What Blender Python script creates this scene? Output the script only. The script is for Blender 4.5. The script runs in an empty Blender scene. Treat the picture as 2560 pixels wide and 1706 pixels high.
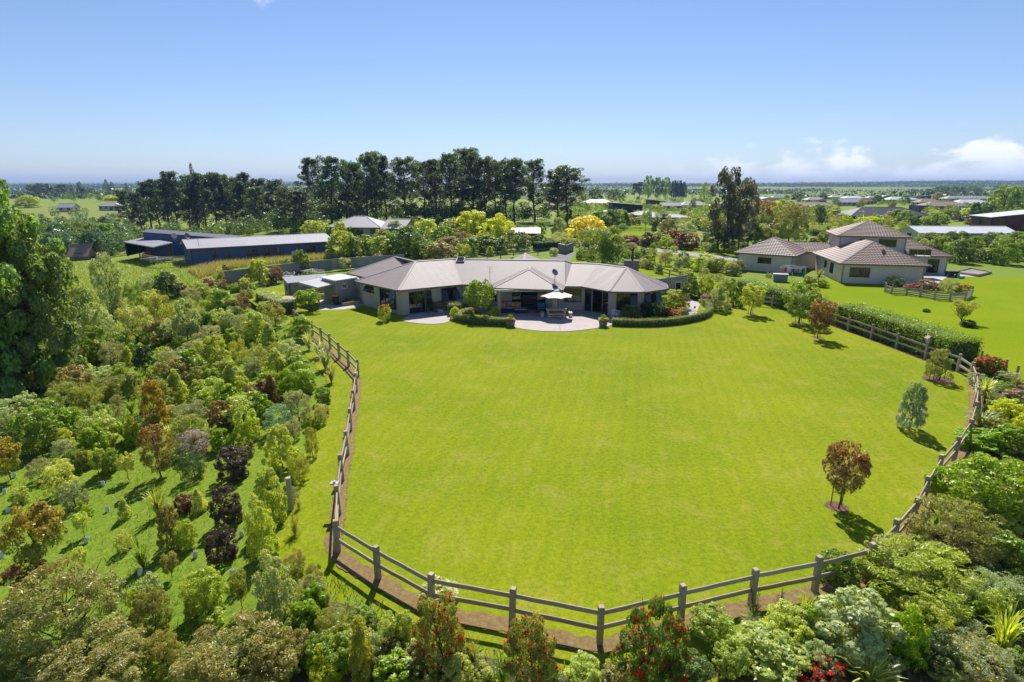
import bpy, bisect, math, random
import numpy as np
from mathutils import Vector

# ------------------------------------------------------------------ camera, sky, sun, exposure
SC = bpy.context.scene
COL = SC.collection
CAM_H, F_PX, CX, CY = 12.2, 1422.0, 1280.0, 853.0          # drone camera, 20 mm equivalent
PITCH = math.atan((853 - 470) / F_PX)
cam_d = bpy.data.cameras.new('camera'); cam = bpy.data.objects.new('camera', cam_d); COL.objects.link(cam)
cam_d.sensor_width = 36; cam_d.lens = F_PX / 2560 * 36; cam_d.clip_start = 0.1; cam_d.clip_end = 40000
cam.location = (0, 0, CAM_H); cam.rotation_euler = (math.radians(90) - PITCH, 0, 0)
SC.camera = cam
SUN_EL, SUN_AZ = math.radians(48), math.radians(2.0)

def build_world():
    w = bpy.data.worlds.new('World'); SC.world = w; w.use_nodes = True
    nt = w.node_tree; nt.nodes.clear(); N = nt.nodes.new; L = nt.links.new
    out = N('ShaderNodeOutputWorld'); bg = N('ShaderNodeBackground'); bg.inputs[1].default_value = 0.078
    sky = N('ShaderNodeTexSky'); sky.sky_type = 'NISHITA'; sky.sun_disc = False
    sky.sun_elevation = SUN_EL; sky.sun_rotation = SUN_AZ; sky.altitude = 30
    sky.air_density = 1.0; sky.dust_density = 0.1; sky.ozone_density = 3.8
    tc = N('ShaderNodeTexCoord'); sep = N('ShaderNodeSeparateXYZ'); L(tc.outputs['Generated'], sep.inputs[0])
    def math_(op, a, b=None, clamp=False):
        m = N('ShaderNodeMath'); m.operation = op; m.use_clamp = clamp
        for i, v in enumerate((a, b)):
            if v is None: continue
            if isinstance(v, (int, float)): m.inputs[i].default_value = v
            else: L(v, m.inputs[i])
        return m.outputs[0]
    def rng(v, a, b, c=0.0, d=1.0):
        m = N('ShaderNodeMapRange'); m.interpolation_type = 'SMOOTHSTEP'
        L(v, m.inputs[0]); m.inputs[1].default_value = a; m.inputs[2].default_value = b
        m.inputs[3].default_value = c; m.inputs[4].default_value = d
        return m.outputs[0]
    # low bank of cumulus along the horizon on the sea side, thinning to nothing elsewhere
    mp = N('ShaderNodeMapping'); L(tc.outputs['Generated'], mp.inputs[0]); mp.inputs['Scale'].default_value = (1, 1, 2.2)
    n1 = N('ShaderNodeTexNoise'); L(mp.outputs[0], n1.inputs[0]); n1.inputs['Scale'].default_value = 16; n1.inputs['Detail'].default_value = 9; n1.inputs['Roughness'].default_value = .56
    n2 = N('ShaderNodeTexNoise'); L(mp.outputs[0], n2.inputs[0]); n2.inputs['Scale'].default_value = 5.0; n2.inputs['Detail'].default_value = 3
    side = rng(sep.outputs[0], 0.10, 0.62)
    top = math_('ADD', math_('MULTIPLY', n2.outputs[0], 0.075), math_('MULTIPLY', side, 0.036))
    top = math_('ADD', top, -0.012)
    hgt = math_('SUBTRACT', top, sep.outputs[2])                     # >0 inside the bank
    dens = math_('ADD', math_('MULTIPLY', hgt, 22.0), math_('MULTIPLY', math_('SUBTRACT', n1.outputs[0], 0.5), 3.0))
    cov = math_('MULTIPLY', rng(dens, 0.0, 0.55), rng(sep.outputs[0], 0.16, 0.50))
    low = rng(sep.outputs[2], -0.01, 0.03, 0.35, 1.0)
    cov = math_('MULTIPLY', cov, low)
    cov = math_('MULTIPLY', cov, 0.80)
    # a lone cloudlet overhead
    dot = N('ShaderNodeVectorMath'); dot.operation = 'DISTANCE'; L(tc.outputs['Generated'], dot.inputs[0])
    dot.inputs[1].default_value = Vector((-0.3505, 0.897, 0.2655)).normalized()
    n3 = N('ShaderNodeTexNoise'); L(tc.outputs['Generated'], n3.inputs[0]); n3.inputs['Scale'].default_value = 55; n3.inputs['Detail'].default_value = 6
    puff = math_('MULTIPLY', rng(dot.outputs['Value'], 0.004, 0.024, 1, 0), rng(n3.outputs[0], 0.42, 0.62))
    cov = math_('MAXIMUM', cov, math_('MULTIPLY', puff, 0.7))
    shade = rng(n1.outputs[0], 0.3, 0.65, 0.78, 1.0)
    cc = N('ShaderNodeMix'); cc.data_type = 'RGBA'; cc.inputs[6].default_value = (8.6, 9.2, 10.2, 1); cc.inputs[7].default_value = (11.6, 11.8, 12.2, 1)
    L(rng(n1.outputs[0], 0.36, 0.6), cc.inputs[0])
    mix = N('ShaderNodeMix'); mix.data_type = 'RGBA'; L(cov, mix.inputs[0]); L(cc.outputs[2], mix.inputs[7])
    wb = N('ShaderNodeMix'); wb.data_type = 'RGBA'; wb.blend_type = 'MULTIPLY'; wb.inputs[0].default_value = 1; wb.inputs[7].default_value = (.91, .91, 1.03, 1); L(sky.outputs[0], wb.inputs[6]); L(wb.outputs[2], mix.inputs[6])
    L(mix.outputs[2], bg.inputs[0]); L(bg.outputs[0], out.inputs[0])
build_world()
sun_d = bpy.data.lights.new('sun', 'SUN'); sun = bpy.data.objects.new('sun', sun_d); COL.objects.link(sun)
sun_d.energy = 5.0; sun_d.angle = math.radians(0.53); sun_d.color = (1.0, 0.955, 0.88)
sun.rotation_euler = Vector((-math.sin(SUN_AZ) * math.cos(SUN_EL), -math.cos(SUN_AZ) * math.cos(SUN_EL), -math.sin(SUN_EL))).to_track_quat('-Z', 'Y').to_euler()
sun.location = (0, 60, 60)
VS = SC.view_settings
VS.view_transform = 'Standard'; VS.look = 'None'; VS.gamma = 1; VS.use_curve_mapping = False; VS.exposure = 0.58
SC.cycles.max_bounces = 7; SC.cycles.transparent_max_bounces = 8; SC.cycles.volume_bounces = 0
SC.cycles.transmission_bounces = 4; SC.cycles.diffuse_bounces = 3; SC.cycles.glossy_bounces = 3

# ------------------------------------------------------------------ survey helpers (image measurement -> ground position)
_c, _s = math.cos(PITCH), math.sin(PITCH)
FENCE_PX = [(734,776),(755,790),(779,806),(801,822),(823,838),(846,859),(869,878),(892,902),(888,936),(882,978),(873,1026),(865,1081),(851,1142),(842,1220),(838,1308),(940,1370),(1075,1441),(1280,1478),(1503,1523),(1708,1473),(1888,1431),(2049,1400),(2185,1367),(2245,1304),(2292,1251),(2322,1196),(2356,1141),(2396,1098)]
def ray(px, py):
    u = (px - CX) / F_PX; v = -(py - CY) / F_PX
    return u, _c + v * _s, -_s + v * _c
def on(px, py, z=0.0):
    d = ray(px, py); t = (z - CAM_H) / d[2]
    return Vector((d[0] * t, d[1] * t, z))
def on_y(px, py, Y):
    d = ray(px, py); t = Y / d[1]
    return Vector((d[0] * t, Y, CAM_H + d[2] * t))
FENCE = [on(x, y, 1.15).xy for x, y in FENCE_PX]
_fy = [p.y for p in FENCE[:15]][::-1]; _fx = [p.x for p in FENCE[:15]][::-1]
_gx = [p.x for p in FENCE[14:23]]; _gy = [p.y for p in FENCE[14:23]]
def smooth(a, b, v):
    t = np.clip((v - a) / (b - a), 0, 1); return t * t * (3 - 2 * t)
def gz(x, y):
    """terrain height: flat lawn plateau, garden bank falling away to the left and below the front fence"""
    x = np.asarray(x, float); y = np.asarray(y, float)
    s = np.interp(y, _fy, _fx) - x
    d = np.maximum(0, s - 2.6)
    z = -4.2 * (1 - np.exp(-d / 30.0)) * (1 - 0.8 * smooth(46, 84, y)) * (1 - smooth(90, 160, y))
    yf = np.interp(x, _gx, _gy)
    z = z - np.minimum(3.0, 0.10 * np.maximum(0, yf - 1.6 - y)) * smooth(-30, -5, x)
    z = z - 5.0 * smooth(-62, -110, x) * smooth(85, 140, y) * (1 - smooth(230, 420, y))
    return z
def _ss(a, b, v):
    t = min(1.0, max(0.0, (v - a) / (b - a))); return t * t * (3 - 2 * t)
def _ip(v, X, Y):
    if v <= X[0]: return Y[0]
    if v >= X[-1]: return Y[-1]
    i = bisect.bisect_right(X, v); t = (v - X[i - 1]) / (X[i] - X[i - 1]); return Y[i - 1] + (Y[i] - Y[i - 1]) * t
def gz1(x, y):
    """gz for one point, without numpy"""
    d = max(0.0, _ip(y, _fy, _fx) - x - 2.6)
    z = -4.2 * (1 - math.exp(-d / 30.0)) * (1 - 0.8 * _ss(46, 84, y)) * (1 - _ss(90, 160, y))
    z -= min(3.0, 0.10 * max(0.0, _ip(x, _gx, _gy) - 1.6 - y)) * _ss(-30, -5, x)
    return z - 5.0 * _ss(-62, -110, x) * _ss(85, 140, y) * (1 - _ss(230, 420, y))
def at(px, py, lift=0.0):
    """first point of the view line that is `lift` above the terrain"""
    d = ray(px, py); lo = 4.0
    t = lo
    while t < 6000:
        z = CAM_H + d[2] * t - lift
        if z <= gz1(d[0] * t, d[1] * t): break
        lo = t; t *= 1.02
    hi = t
    for _ in range(30):
        m = (lo + hi) / 2
        if CAM_H + d[2] * m - lift <= gz1(d[0] * m, d[1] * m): hi = m
        else: lo = m
    x, y = d[0] * hi, d[1] * hi
    return Vector((x, y, gz1(x, y)))
def to_px(p):
    z = p[2] - CAM_H; zc = p[1] * _c - z * _s
    return CX + F_PX * p[0] / zc, CY - F_PX * (p[1] * _s + z * _c) / zc
def zc_of(p): return p[1] * _c - (p[2] - CAM_H) * _s

# ------------------------------------------------------------------ object helpers
ORG = {}
def link(o): COL.objects.link(o); return o
def tag(o, label=None, cat=None, group=None, kind=None):
    if label: o['label'] = label
    if cat: o['category'] = cat
    if group: o['group'] = group
    if kind: o['kind'] = kind
    return o
def thing(name, label, cat, loc, group=None):
    o = link(bpy.data.objects.new(name, None)); o.empty_display_size = 0.2
    o.location = loc; ORG[o.name] = Vector(loc)
    return tag(o, label, cat, group)
def mesh_obj(name, me, parent=None, loc=(0, 0, 0)):
    o = link(bpy.data.objects.new(name, me)); o.location = loc
    if parent is not None: o.parent = parent; ORG[o.name] = ORG.get(parent.name, Vector((0, 0, 0)))
    else: ORG[o.name] = Vector(loc)
    return o
class MB:
    def __init__(s): s.v = []; s.f = []
    def poly(s, pts):
        b = len(s.v); s.v += [tuple(p) for p in pts]; s.f.append(tuple(range(b, b + len(pts)))); return s
    def hexa(s, p):                                   # 8 corners: bottom ring, top ring
        b = len(s.v); s.v += [tuple(q) for q in p]
        s.f += [tuple(b + i for i in q) for q in ((3,2,1,0),(4,5,6,7),(0,1,5,4),(1,2,6,5),(2,3,7,6),(3,0,4,7))]; return s
    def box(s, c, d, rot=0.0):
        x, y, z = c; a, b, h = d[0] / 2, d[1] / 2, d[2] / 2; cr, sr = math.cos(rot), math.sin(rot)
        ring = [(-a,-b),(a,-b),(a,b),(-a,b)]
        ring = [(x + u * cr - v * sr, y + u * sr + v * cr) for u, v in ring]
        return s.hexa([(u, v, z - h) for u, v in ring] + [(u, v, z + h) for u, v in ring])
    def bar(s, p, q, w, h, up=(0, 0, 1)):
        p, q = Vector(p), Vector(q); d = (q - p).normalized(); up = Vector(up)
        sd = d.cross(up)
        if sd.length < 1e-4: sd = d.cross(Vector((1, 0, 0)))
        sd.normalize(); u = sd.cross(d).normalized(); sd *= w / 2; u *= h / 2
        return s.hexa([p - sd - u, q - sd - u, q + sd - u, p + sd - u, p - sd + u, q - sd + u, q + sd + u, p + sd + u])
    def tube(s, pts, rad, n=6, cap=True):
        pts = [Vector(p) for p in pts]; b = len(s.v); m = len(pts)
        for i, p in enumerate(pts):
            d = (pts[min(i + 1, m - 1)] - pts[max(i - 1, 0)]).normalized()
            a = d.cross(Vector((0, 1, 0)) if abs(d.y) < .9 else Vector((1, 0, 0))).normalized(); c = d.cross(a)
            r = rad[i] if hasattr(rad, '__len__') else rad
            for k in range(n):
                t = 2 * math.pi * k / n; s.v.append(tuple(p + a * (r * math.cos(t)) + c * (r * math.sin(t))))
        for i in range(m - 1):
            for k in range(n):
                s.f.append((b + i * n + k, b + i * n + (k + 1) % n, b + (i + 1) * n + (k + 1) % n, b + (i + 1) * n + k))
        if cap: s.f.append(tuple(range(b, b + n))[::-1]); s.f.append(tuple(range(b + (m - 1) * n, b + m * n)))
        return s
    def lathe(s, prof, c=(0, 0, 0), n=12, sx=1, sy=1):
        b = len(s.v)
        for r, z in prof:
            for k in range(n):
                t = 2 * math.pi * k / n; s.v.append((c[0] + sx * r * math.cos(t), c[1] + sy * r * math.sin(t), c[2] + z))
        for i in range(len(prof) - 1):
            for k in range(n): s.f.append((b + i * n + k, b + i * n + (k + 1) % n, b + (i + 1) * n + (k + 1) % n, b + (i + 1) * n + k))
        s.f.append(tuple(range(b, b + n))[::-1]); s.f.append(tuple(range(b + (len(prof) - 1) * n, b + len(prof) * n)))
        return s
    def prism(s, ring, z0, z1):
        b = len(s.v); n = len(ring)
        s.v += [(p[0], p[1], z0) for p in ring] + [(p[0], p[1], z1) for p in ring]
        s.f.append(tuple(range(b, b + n))[::-1]); s.f.append(tuple(range(b + n, b + 2 * n)))
        for k in range(n): s.f.append((b + k, b + (k + 1) % n, b + n + (k + 1) % n, b + n + k))
        return s
    def slab(s, ring, th):                             # 3-D polygon given as its top face, thickened downward
        b = len(s.v); n = len(ring)
        s.v += [tuple(p) for p in ring] + [(p[0], p[1], p[2] - th) for p in ring]
        s.f.append(tuple(range(b, b + n))); s.f.append(tuple(range(b + n, b + 2 * n))[::-1])
        for k in range(n): s.f.append((b + k, b + n + k, b + n + (k + 1) % n, b + (k + 1) % n))
        return s
    def mesh(s, name, mat, org=(0, 0, 0), smooth_=False):
        me = bpy.data.meshes.new(name); o = Vector(org)
        me.from_pydata([(v[0] - o.x, v[1] - o.y, v[2] - o.z) for v in s.v], [], s.f)
        if mat: me.materials.append(mat)
        if smooth_: me.polygons.foreach_set('use_smooth', [True] * len(me.polygons))
        me.update(); return me
    def build(s, name, mat, parent=None, loc=None, smooth_=False):
        if parent is not None: return mesh_obj(name, s.mesh(name, mat, ORG[parent.name], smooth_), parent)
        loc = loc if loc is not None else (0, 0, 0)
        return mesh_obj(name, s.mesh(name, mat, loc, smooth_), None, loc)
def copy_part(o, parent, loc=(0, 0, 0), rot=(0, 0, 0), scale=(1, 1, 1)):
    c = o.copy(); link(c); c.parent = parent; c.location = loc; c.rotation_euler = rot; c.scale = scale; return c

# ------------------------------------------------------------------ materials
MATS = {}
class NT:
    def __init__(s, name):
        m = bpy.data.materials.new(name); m.use_nodes = True; s.m = m; s.nt = m.node_tree; s.nt.nodes.clear()
        s.out = s.n('ShaderNodeOutputMaterial'); s.p = s.n('ShaderNodeBsdfPrincipled'); s.l(s.p.outputs[0], s.out.inputs[0])
    def n(s, t): return s.nt.nodes.new(t)
    def l(s, a, b): s.nt.links.new(a, b)
    def noise(s, scale, detail=3, rough=.5, coord='Object', stretch=None, dist=0):
        tc = s.n('ShaderNodeTexCoord'); o = tc.outputs[coord]
        if coord == 'World': pass
        if stretch: mp = s.n('ShaderNodeMapping'); s.l(o, mp.inputs[0]); mp.inputs['Scale'].default_value = stretch; o = mp.outputs[0]
        t = s.n('ShaderNodeTexNoise'); s.l(o, t.inputs[0]); t.inputs['Scale'].default_value = scale; t.inputs['Detail'].default_value = detail; t.inputs['Roughness'].default_value = rough; t.inputs['Distortion'].default_value = dist
        return t.outputs[0]
    def ramp(s, v, stops):
        r = s.n('ShaderNodeValToRGB'); s.l(v, r.inputs[0]); e = r.color_ramp.elements
        while len(e) < len(stops): e.new(0.5)
        for k, (p, c) in enumerate(stops): e[k].position = p; e[k].color = (*c, 1) if len(c) == 3 else c
        return r.outputs[0]
    def mix(s, f, a, b, mode='MIX'):
        m = s.n('ShaderNodeMix'); m.data_type = 'RGBA'; m.blend_type = mode
        for i, v in ((0, f), (6, a), (7, b)):
            if isinstance(v, (int, float)): m.inputs[i].default_value = v
            elif isinstance(v, tuple): m.inputs[i].default_value = (*v[:3], 1)
            else: s.l(v, m.inputs[i])
        return m.outputs[2]
    def mul(s, a, b, op='MULTIPLY'):
        m = s.n('ShaderNodeMath'); m.operation = op
        for i, v in enumerate((a, b)):
            if isinstance(v, (int, float)): m.inputs[i].default_value = v
            else: s.l(v, m.inputs[i])
        return m.outputs[0]
    def bump(s, h, strength=.3, dist=.02):
        b = s.n('ShaderNodeBump'); b.inputs['Strength'].default_value = strength; b.inputs['Distance'].default_value = dist; s.l(h, b.inputs['Height']); s.l(b.outputs[0], s.p.inputs['Normal'])
    def col(s, c):
        if isinstance(c, tuple): s.p.inputs['Base Color'].default_value = (*c[:3], 1)
        else: s.l(c, s.p.inputs['Base Color'])
    def rough(s, v, spec=.4, metal=0):
        s.p.inputs['Roughness'].default_value = v; s.p.inputs['Specular IOR Level'].default_value = spec; s.p.inputs['Metallic'].default_value = metal
def plain(name, c, rough=.6, spec=.4, metal=0, var=.12, scale=3.0, bump=0, bscale=60):
    if name in MATS: return MATS[name]
    t = NT(name); t.rough(rough, spec, metal)
    n = t.noise(scale, 4, .6)
    lo = tuple(x * (1 - var) for x in c); hi = tuple(min(1, x * (1 + var)) for x in c)
    t.col(t.ramp(n, [(.3, lo), (.7, hi)]))
    if bump: t.bump(t.noise(bscale, 3), bump, .01)
    MATS[name] = t.m; return t.m
def wood(name, c, grain=(1, 12, 12), var=.35):
    if name in MATS: return MATS[name]
    t = NT(name); t.rough(.8, .25)
    oi = t.n('ShaderNodeObjectInfo')
    n = t.noise(3, 5, .65, stretch=grain); n2 = t.noise(1.3, 3)
    a = t.ramp(n, [(.25, tuple(x * (1 - var) for x in c)), (.75, tuple(x * (1 + var) for x in c))])
    a = t.mix(.25, a, t.ramp(n2, [(.35, tuple(x * .6 for x in c)), (.7, tuple(x * 1.25 for x in c))]))
    v = t.n('ShaderNodeMapRange'); t.l(oi.outputs['Random'], v.inputs[0]); v.inputs[3].default_value = .82; v.inputs[4].default_value = 1.12
    h = t.n('ShaderNodeHueSaturation'); t.l(a, h.inputs['Color']); t.l(v.outputs[0], h.inputs['Value']); t.col(h.outputs[0])
    t.bump(n, .35, .006); MATS[name] = t.m; return t.m
def leaf_mat(name, tip=None, trans=.50, rough=.40, spec=.5, wav=.16):
    t = NT(name); t.rough(rough, spec)
    oi = t.n('ShaderNodeObjectInfo'); ge = t.n('ShaderNodeNewGeometry')
    c = oi.outputs['Color']
    if tip:
        at_ = t.n('ShaderNodeAttribute'); at_.attribute_name = 'tip'; c = t.mix(at_.outputs['Fac'], c, tip)
    n = t.noise(3.2, 2, .5)
    hs = t.n('ShaderNodeHueSaturation'); t.l(c, hs.inputs['Color']); hs.inputs['Saturation'].default_value = 1.04
    r = t.n('ShaderNodeMapRange'); t.l(ge.outputs['Random Per Island'], r.inputs[0]); r.inputs[3].default_value = .72; r.inputs[4].default_value = 1.28
    r2 = t.n('ShaderNodeMapRange'); t.l(n, r2.inputs[0]); r2.inputs[1].default_value = .3; r2.inputs[2].default_value = .7; r2.inputs[3].default_value = 1 - wav; r2.inputs[4].default_value = 1 + wav
    t.l(t.mul(r.outputs[0], r2.outputs[0]), hs.inputs['Value'])
    r3 = t.n('ShaderNodeMapRange'); t.l(oi.outputs['Random'], r3.inputs[0]); r3.inputs[3].default_value = .494; r3.inputs[4].default_value = .508; t.l(r3.outputs[0], hs.inputs['Hue'])
    col = hs.outputs[0]; t.col(col)
    tr = t.n('ShaderNodeBsdfTranslucent'); g = t.n('ShaderNodeGamma'); t.l(col, g.inputs[0]); g.inputs[1].default_value = .85
    y = t.mix(1.0, g.outputs[0], (1.08, 1.0, .45), 'MULTIPLY'); t.l(y, tr.inputs[0])
    ms = t.n('ShaderNodeMixShader'); ms.inputs[0].default_value = trans; t.l(t.p.outputs[0], ms.inputs[1]); t.l(tr.outputs[0], ms.inputs[2]); t.l(ms.outputs[0], t.out.inputs[0])
    MATS[name] = t.m; return t.m
LEAF = leaf_mat('leaf')
LEAF_OR = leaf_mat('leaf_orange_tips', (.42, .24, .03))
LEAF_RD = leaf_mat('leaf_red_tips', (.42, .17, .075))
LEAF_LM = leaf_mat('leaf_lime_tips', (.47, .55, .17))
LEAF_BR = leaf_mat('leaf_copper_tips', (.38, .30, .08), trans=.45)
PETAL = leaf_mat('petals', trans=.35, rough=.6, spec=.2, wav=.05)
BARK = wood('bark', (.11, .085, .065), (9, 9, 1.5))
GLASS = None
def mk_glass():
    t = NT('window_glass'); t.rough(.02, .5); t.col((.014, .017, .02)); t.p.inputs['IOR'].default_value = 1.45
    gl = t.n('ShaderNodeBsdfGlossy'); gl.inputs['Roughness'].default_value = .015; gl.inputs[0].default_value = (.85, .9, .95, 1)
    ms = t.n('ShaderNodeMixShader'); ms.inputs[0].default_value = .03; t.l(t.p.outputs[0], ms.inputs[1]); t.l(gl.outputs[0], ms.inputs[2]); t.l(ms.outputs[0], t.out.inputs[0])
    return t.m
GLASS = mk_glass()
# ------------------------------------------------------------------ ground
def grass_mat(name, a, b, c, fine=.45, mow=False, bump=.5):
    t = NT(name); t.rough(.9, .03)
    big = t.noise(.10, 5, .62); mid = t.noise(1.1, 5, .7, stretch=(1, .55, 1)); fin = t.noise(5.5, 4, .75); vf = t.noise(26, 2, .6)
    col = t.ramp(big, [(.36, a), (.64, b)])
    col = t.mix(t.mul(mid, .75), col, c)
    if mow:                                            # faint arcs left by the mower, circling the lawn
        tc = t.n('ShaderNodeTexCoord'); mp = t.n('ShaderNodeMapping'); t.l(tc.outputs['Object'], mp.inputs[0]); mp.inputs['Location'].default_value = (-6, -33, 0)
        wv = t.n('ShaderNodeTexWave'); wv.wave_type = 'BANDS'; wv.bands_direction = 'X'; t.l(mp.outputs[0], wv.inputs[0]); wv.inputs['Scale'].default_value = .42; wv.inputs['Distortion'].default_value = 3.0; wv.inputs['Detail'].default_value = 2; wv.inputs['Detail Scale'].default_value = .25; mp.inputs['Rotation'].default_value = (0, 0, .22)
        col = t.mix(t.mul(wv.outputs['Fac'], .16), col, tuple(x * .82 for x in a))
        # dry, yellowed patches and clover
        dry = t.noise(.55, 5, .7, dist=.6); col = t.mix(t.mul(t.ramp(dry, [(.50, (0, 0, 0)), (.70, (1, 1, 1))]), .50), col, (.30, .27, .05))
        clo = t.noise(6.5, 3, .7); col = t.mix(t.mul(t.ramp(clo, [(.66, (0, 0, 0)), (.76, (1, 1, 1))]), .38), col, (.38, .40, .17))
        drk = t.noise(9.5, 3, .75); col = t.mix(t.mul(t.ramp(drk, [(.68, (0, 0, 0)), (.78, (1, 1, 1))]), .55), col, (.05, .08, .01))
    v = t.mul(t.mul(fin, .6), t.mul(vf, .4), 'ADD')
    r = t.n('ShaderNodeMapRange'); t.l(v, r.inputs[0]); r.inputs[1].default_value = .3; r.inputs[2].default_value = .7; r.inputs[3].default_value = 1 - fine; r.inputs[4].default_value = 1 + fine
    h = t.n('ShaderNodeHueSaturation'); t.l(col, h.inputs['Color']); t.l(r.outputs[0], h.inputs['Value']); t.col(h.outputs[0])
    t.bump(v, bump, .05); MATS[name] = t.m; return t.m
LAWN = grass_mat('mown_lawn', (.132, .207, .007), (.236, .272, .010), (.225, .245, .012), .45, True)
PASTURE = grass_mat('pasture', (.13, .21, .012), (.19, .24, .02), (.15, .2, .02), .35)
BANK = grass_mat('rough_bank_grass', (.11, .215, .010), (.165, .25, .012), (.19, .205, .04), .55, bump=.9)
NLAWN = grass_mat('neighbour_lawn', (.14, .22, .002), (.19, .255, .003), (.20, .24, .005), .38)
def soil_mat(name, c):
    t = NT(name); t.rough(.95, .1)
    n = t.noise(7, 5, .7); n2 = t.noise(40, 3, .7)
    a = t.ramp(n, [(.3, tuple(x * .6 for x in c)), (.7, tuple(x * 1.3 for x in c))]); a = t.mix(t.mul(n2, .5), a, tuple(x * .5 for x in c)); t.col(a)
    t.bump(n2, .9, .04); MATS[name] = t.m; return t.m
MULCH = soil_mat('bark_mulch', (.30, .21, .09)); SOIL = soil_mat('dark_soil', (.075, .05, .035))
def paving(name, c):
    t = NT(name); t.rough(.8, .3); n = t.noise(.9, 5, .6); n2 = t.noise(45, 3)
    a = t.ramp(n, [(.3, tuple(x * .86 for x in c)), (.7, tuple(x * 1.1 for x in c))]); a = t.mix(.2, a, t.ramp(n2, [(.3, tuple(x * .7 for x in c)), (.7, tuple(x * 1.25 for x in c))])); t.col(a); t.bump(n2, .15, .005); MATS[name] = t.m; return t.m
CONC = paving('patio_concrete', (.40, .345, .325)); ASPH = paving('asphalt', (.12, .115, .12)); CONC2 = paving('pale_concrete', (.45, .42, .38))

def axis(fine0, fine1, step, lo, hi, g=1.22):
    a = list(np.arange(fine0, fine1 + .01, step)); s = step
    while a[-1] < hi: s *= g; a.append(a[-1] + s)
    s = step
    while a[0] > lo: s *= g; a.insert(0, a[0] - s)
    return np.array(a)
def hills(X, Y): return 40 * smooth(1300, 3400, Y) * (.72 + .28 * np.sin(X / 830. + 1.2) * np.cos(X / 2100. + Y / 1700.)) + 60 * smooth(4200, 7500, Y) * (.75 + .25 * np.sin(X / 1500. + 4))
def terrain():
    xs = axis(-75, 40, 1.25, -9000, 9000); ys = axis(2, 112, 1.25, -3000, 9500)
    X, Y = np.meshgrid(xs, ys); Z = gz(X, Y) - 0.012
    rr = np.hypot(X, Y)
    # far country: low rolling hills closing the view
    hill = hills(X, Y)
    Z = Z + hill
    v = np.stack([X, Y, Z], -1).reshape(-1, 3); nx, ny = len(xs), len(ys)
    i = np.arange((ny - 1) * (nx - 1)); r, c = i // (nx - 1), i % (nx - 1); b = r * nx + c
    f = np.stack([b, b + 1, b + nx + 1, b + nx], -1)
    me = bpy.data.meshes.new('ground'); me.from_pydata(v.tolist(), [], f.tolist()); me.polygons.foreach_set('use_smooth', [True] * len(f))
    t = NT('ground'); t.rough(.85, .1)
    big = t.noise(.004, 4, .6, stretch=(1, .6, 1)); mid = t.noise(.07, 4, .6); fin = t.noise(9, 3, .7)
    a = t.ramp(big, [(.35, (.14, .21, .02)), (.5, (.19, .25, .02)), (.62, (.22, .24, .05)), (.7, (.13, .18, .03))])
    a = t.mix(t.mul(mid, .5), a, (.12, .17, .02)); h = t.n('ShaderNodeHueSaturation'); t.l(a, h.inputs['Color'])
    r = t.n('ShaderNodeMapRange'); t.l(fin, r.inputs[0]); r.inputs[3].default_value = .55; r.inputs[4].default_value = 1.45; t.l(r.outputs[0], h.inputs['Value']); t.col(h.outputs[0]); t.bump(fin, .6, .05)
    me.materials.append(t.m); tag(mesh_obj('ground', me), kind='structure')
terrain()
def sheet(name, pts, mat, lift=.004, step=None, kind='structure', smoothpts=False):
    """flat ground sheet; with step it is cut on a grid and follows the terrain"""
    m = MB()
    if not step: m.poly([(p[0], p[1], lift) for p in pts])
    else:
        P = [(p[0], p[1]) for p in pts]; x0, x1 = min(p[0] for p in P), max(p[0] for p in P); y0, y1 = min(p[1] for p in P), max(p[1] for p in P)
        x = x0
        while x < x1:
            y = y0
            while y < y1:
                q = clip(clip(clip(clip(P, 0, x, 1), 0, x + step, -1), 1, y, 1), 1, y + step, -1)
                if len(q) > 2: m.poly([(a, b, float(gz1(a, b)) + lift) for a, b in q])
                y += step
            x += step
    return tag(m.build(name, mat), kind=kind)
def clip(P, ax, val, sg):
    out = []
    for i in range(len(P)):
        a, b = P[i], P[(i + 1) % len(P)]; da, db = sg * (a[ax] - val), sg * (b[ax] - val)
        if da >= 0: out.append(a)
        if (da > 0 and db < 0) or (da < 0 and db > 0):
            t = da / (da - db); out.append(tuple(a[k] + (b[k] - a[k]) * t for k in range(len(a))))
    return out
def catmull(pts, n=6, closed=False):
    P = [Vector(p) for p in pts]; out = []; N = len(P)
    for i in range(N if closed else N - 1):
        a, b, c, d = (P[(i - 1) % N] if closed or i else P[0]), P[i], P[(i + 1) % N], (P[(i + 2) % N] if closed or i + 2 < N else P[-1])
        for k in range(n):
            t = k / n; out.append(.5 * ((2 * b) + (c - a) * t + (2 * a - 5 * b + 4 * c - d) * t * t + (3 * b - a - 3 * c + d) * t ** 3))
    if not closed: out.append(P[-1])
    return out
# fence line: left, front and right runs are FENCE; the hedge side continues to the house garden
HEDGE_PX = [(2401,890),(2320,861),(2247,836),(2183,814),(2124,795),(2070,777),(2020,760),(1968,745),(1932,742),(1895,738)]
HFENCE = [on(x, y, 1.15).xy for x, y in HEDGE_PX]
RGAP = [Vector((22.6, 26.0)), Vector((24.6, 28.2)), Vector((26.6, 30.6)), Vector((28.6, 33.2)), Vector((30.0, 35.3))]
PERIM = FENCE + RGAP + HFENCE
lawn_ring = PERIM + [on(1860, 745).xy, on(1760, 715).xy, on(1720, 690).xy, Vector((24, 70)), Vector((0, 72)), on(700, 715).xy, on(600, 735).xy, on(650, 772).xy]
sheet('lawn', lawn_ring, LAWN, .004)
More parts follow.
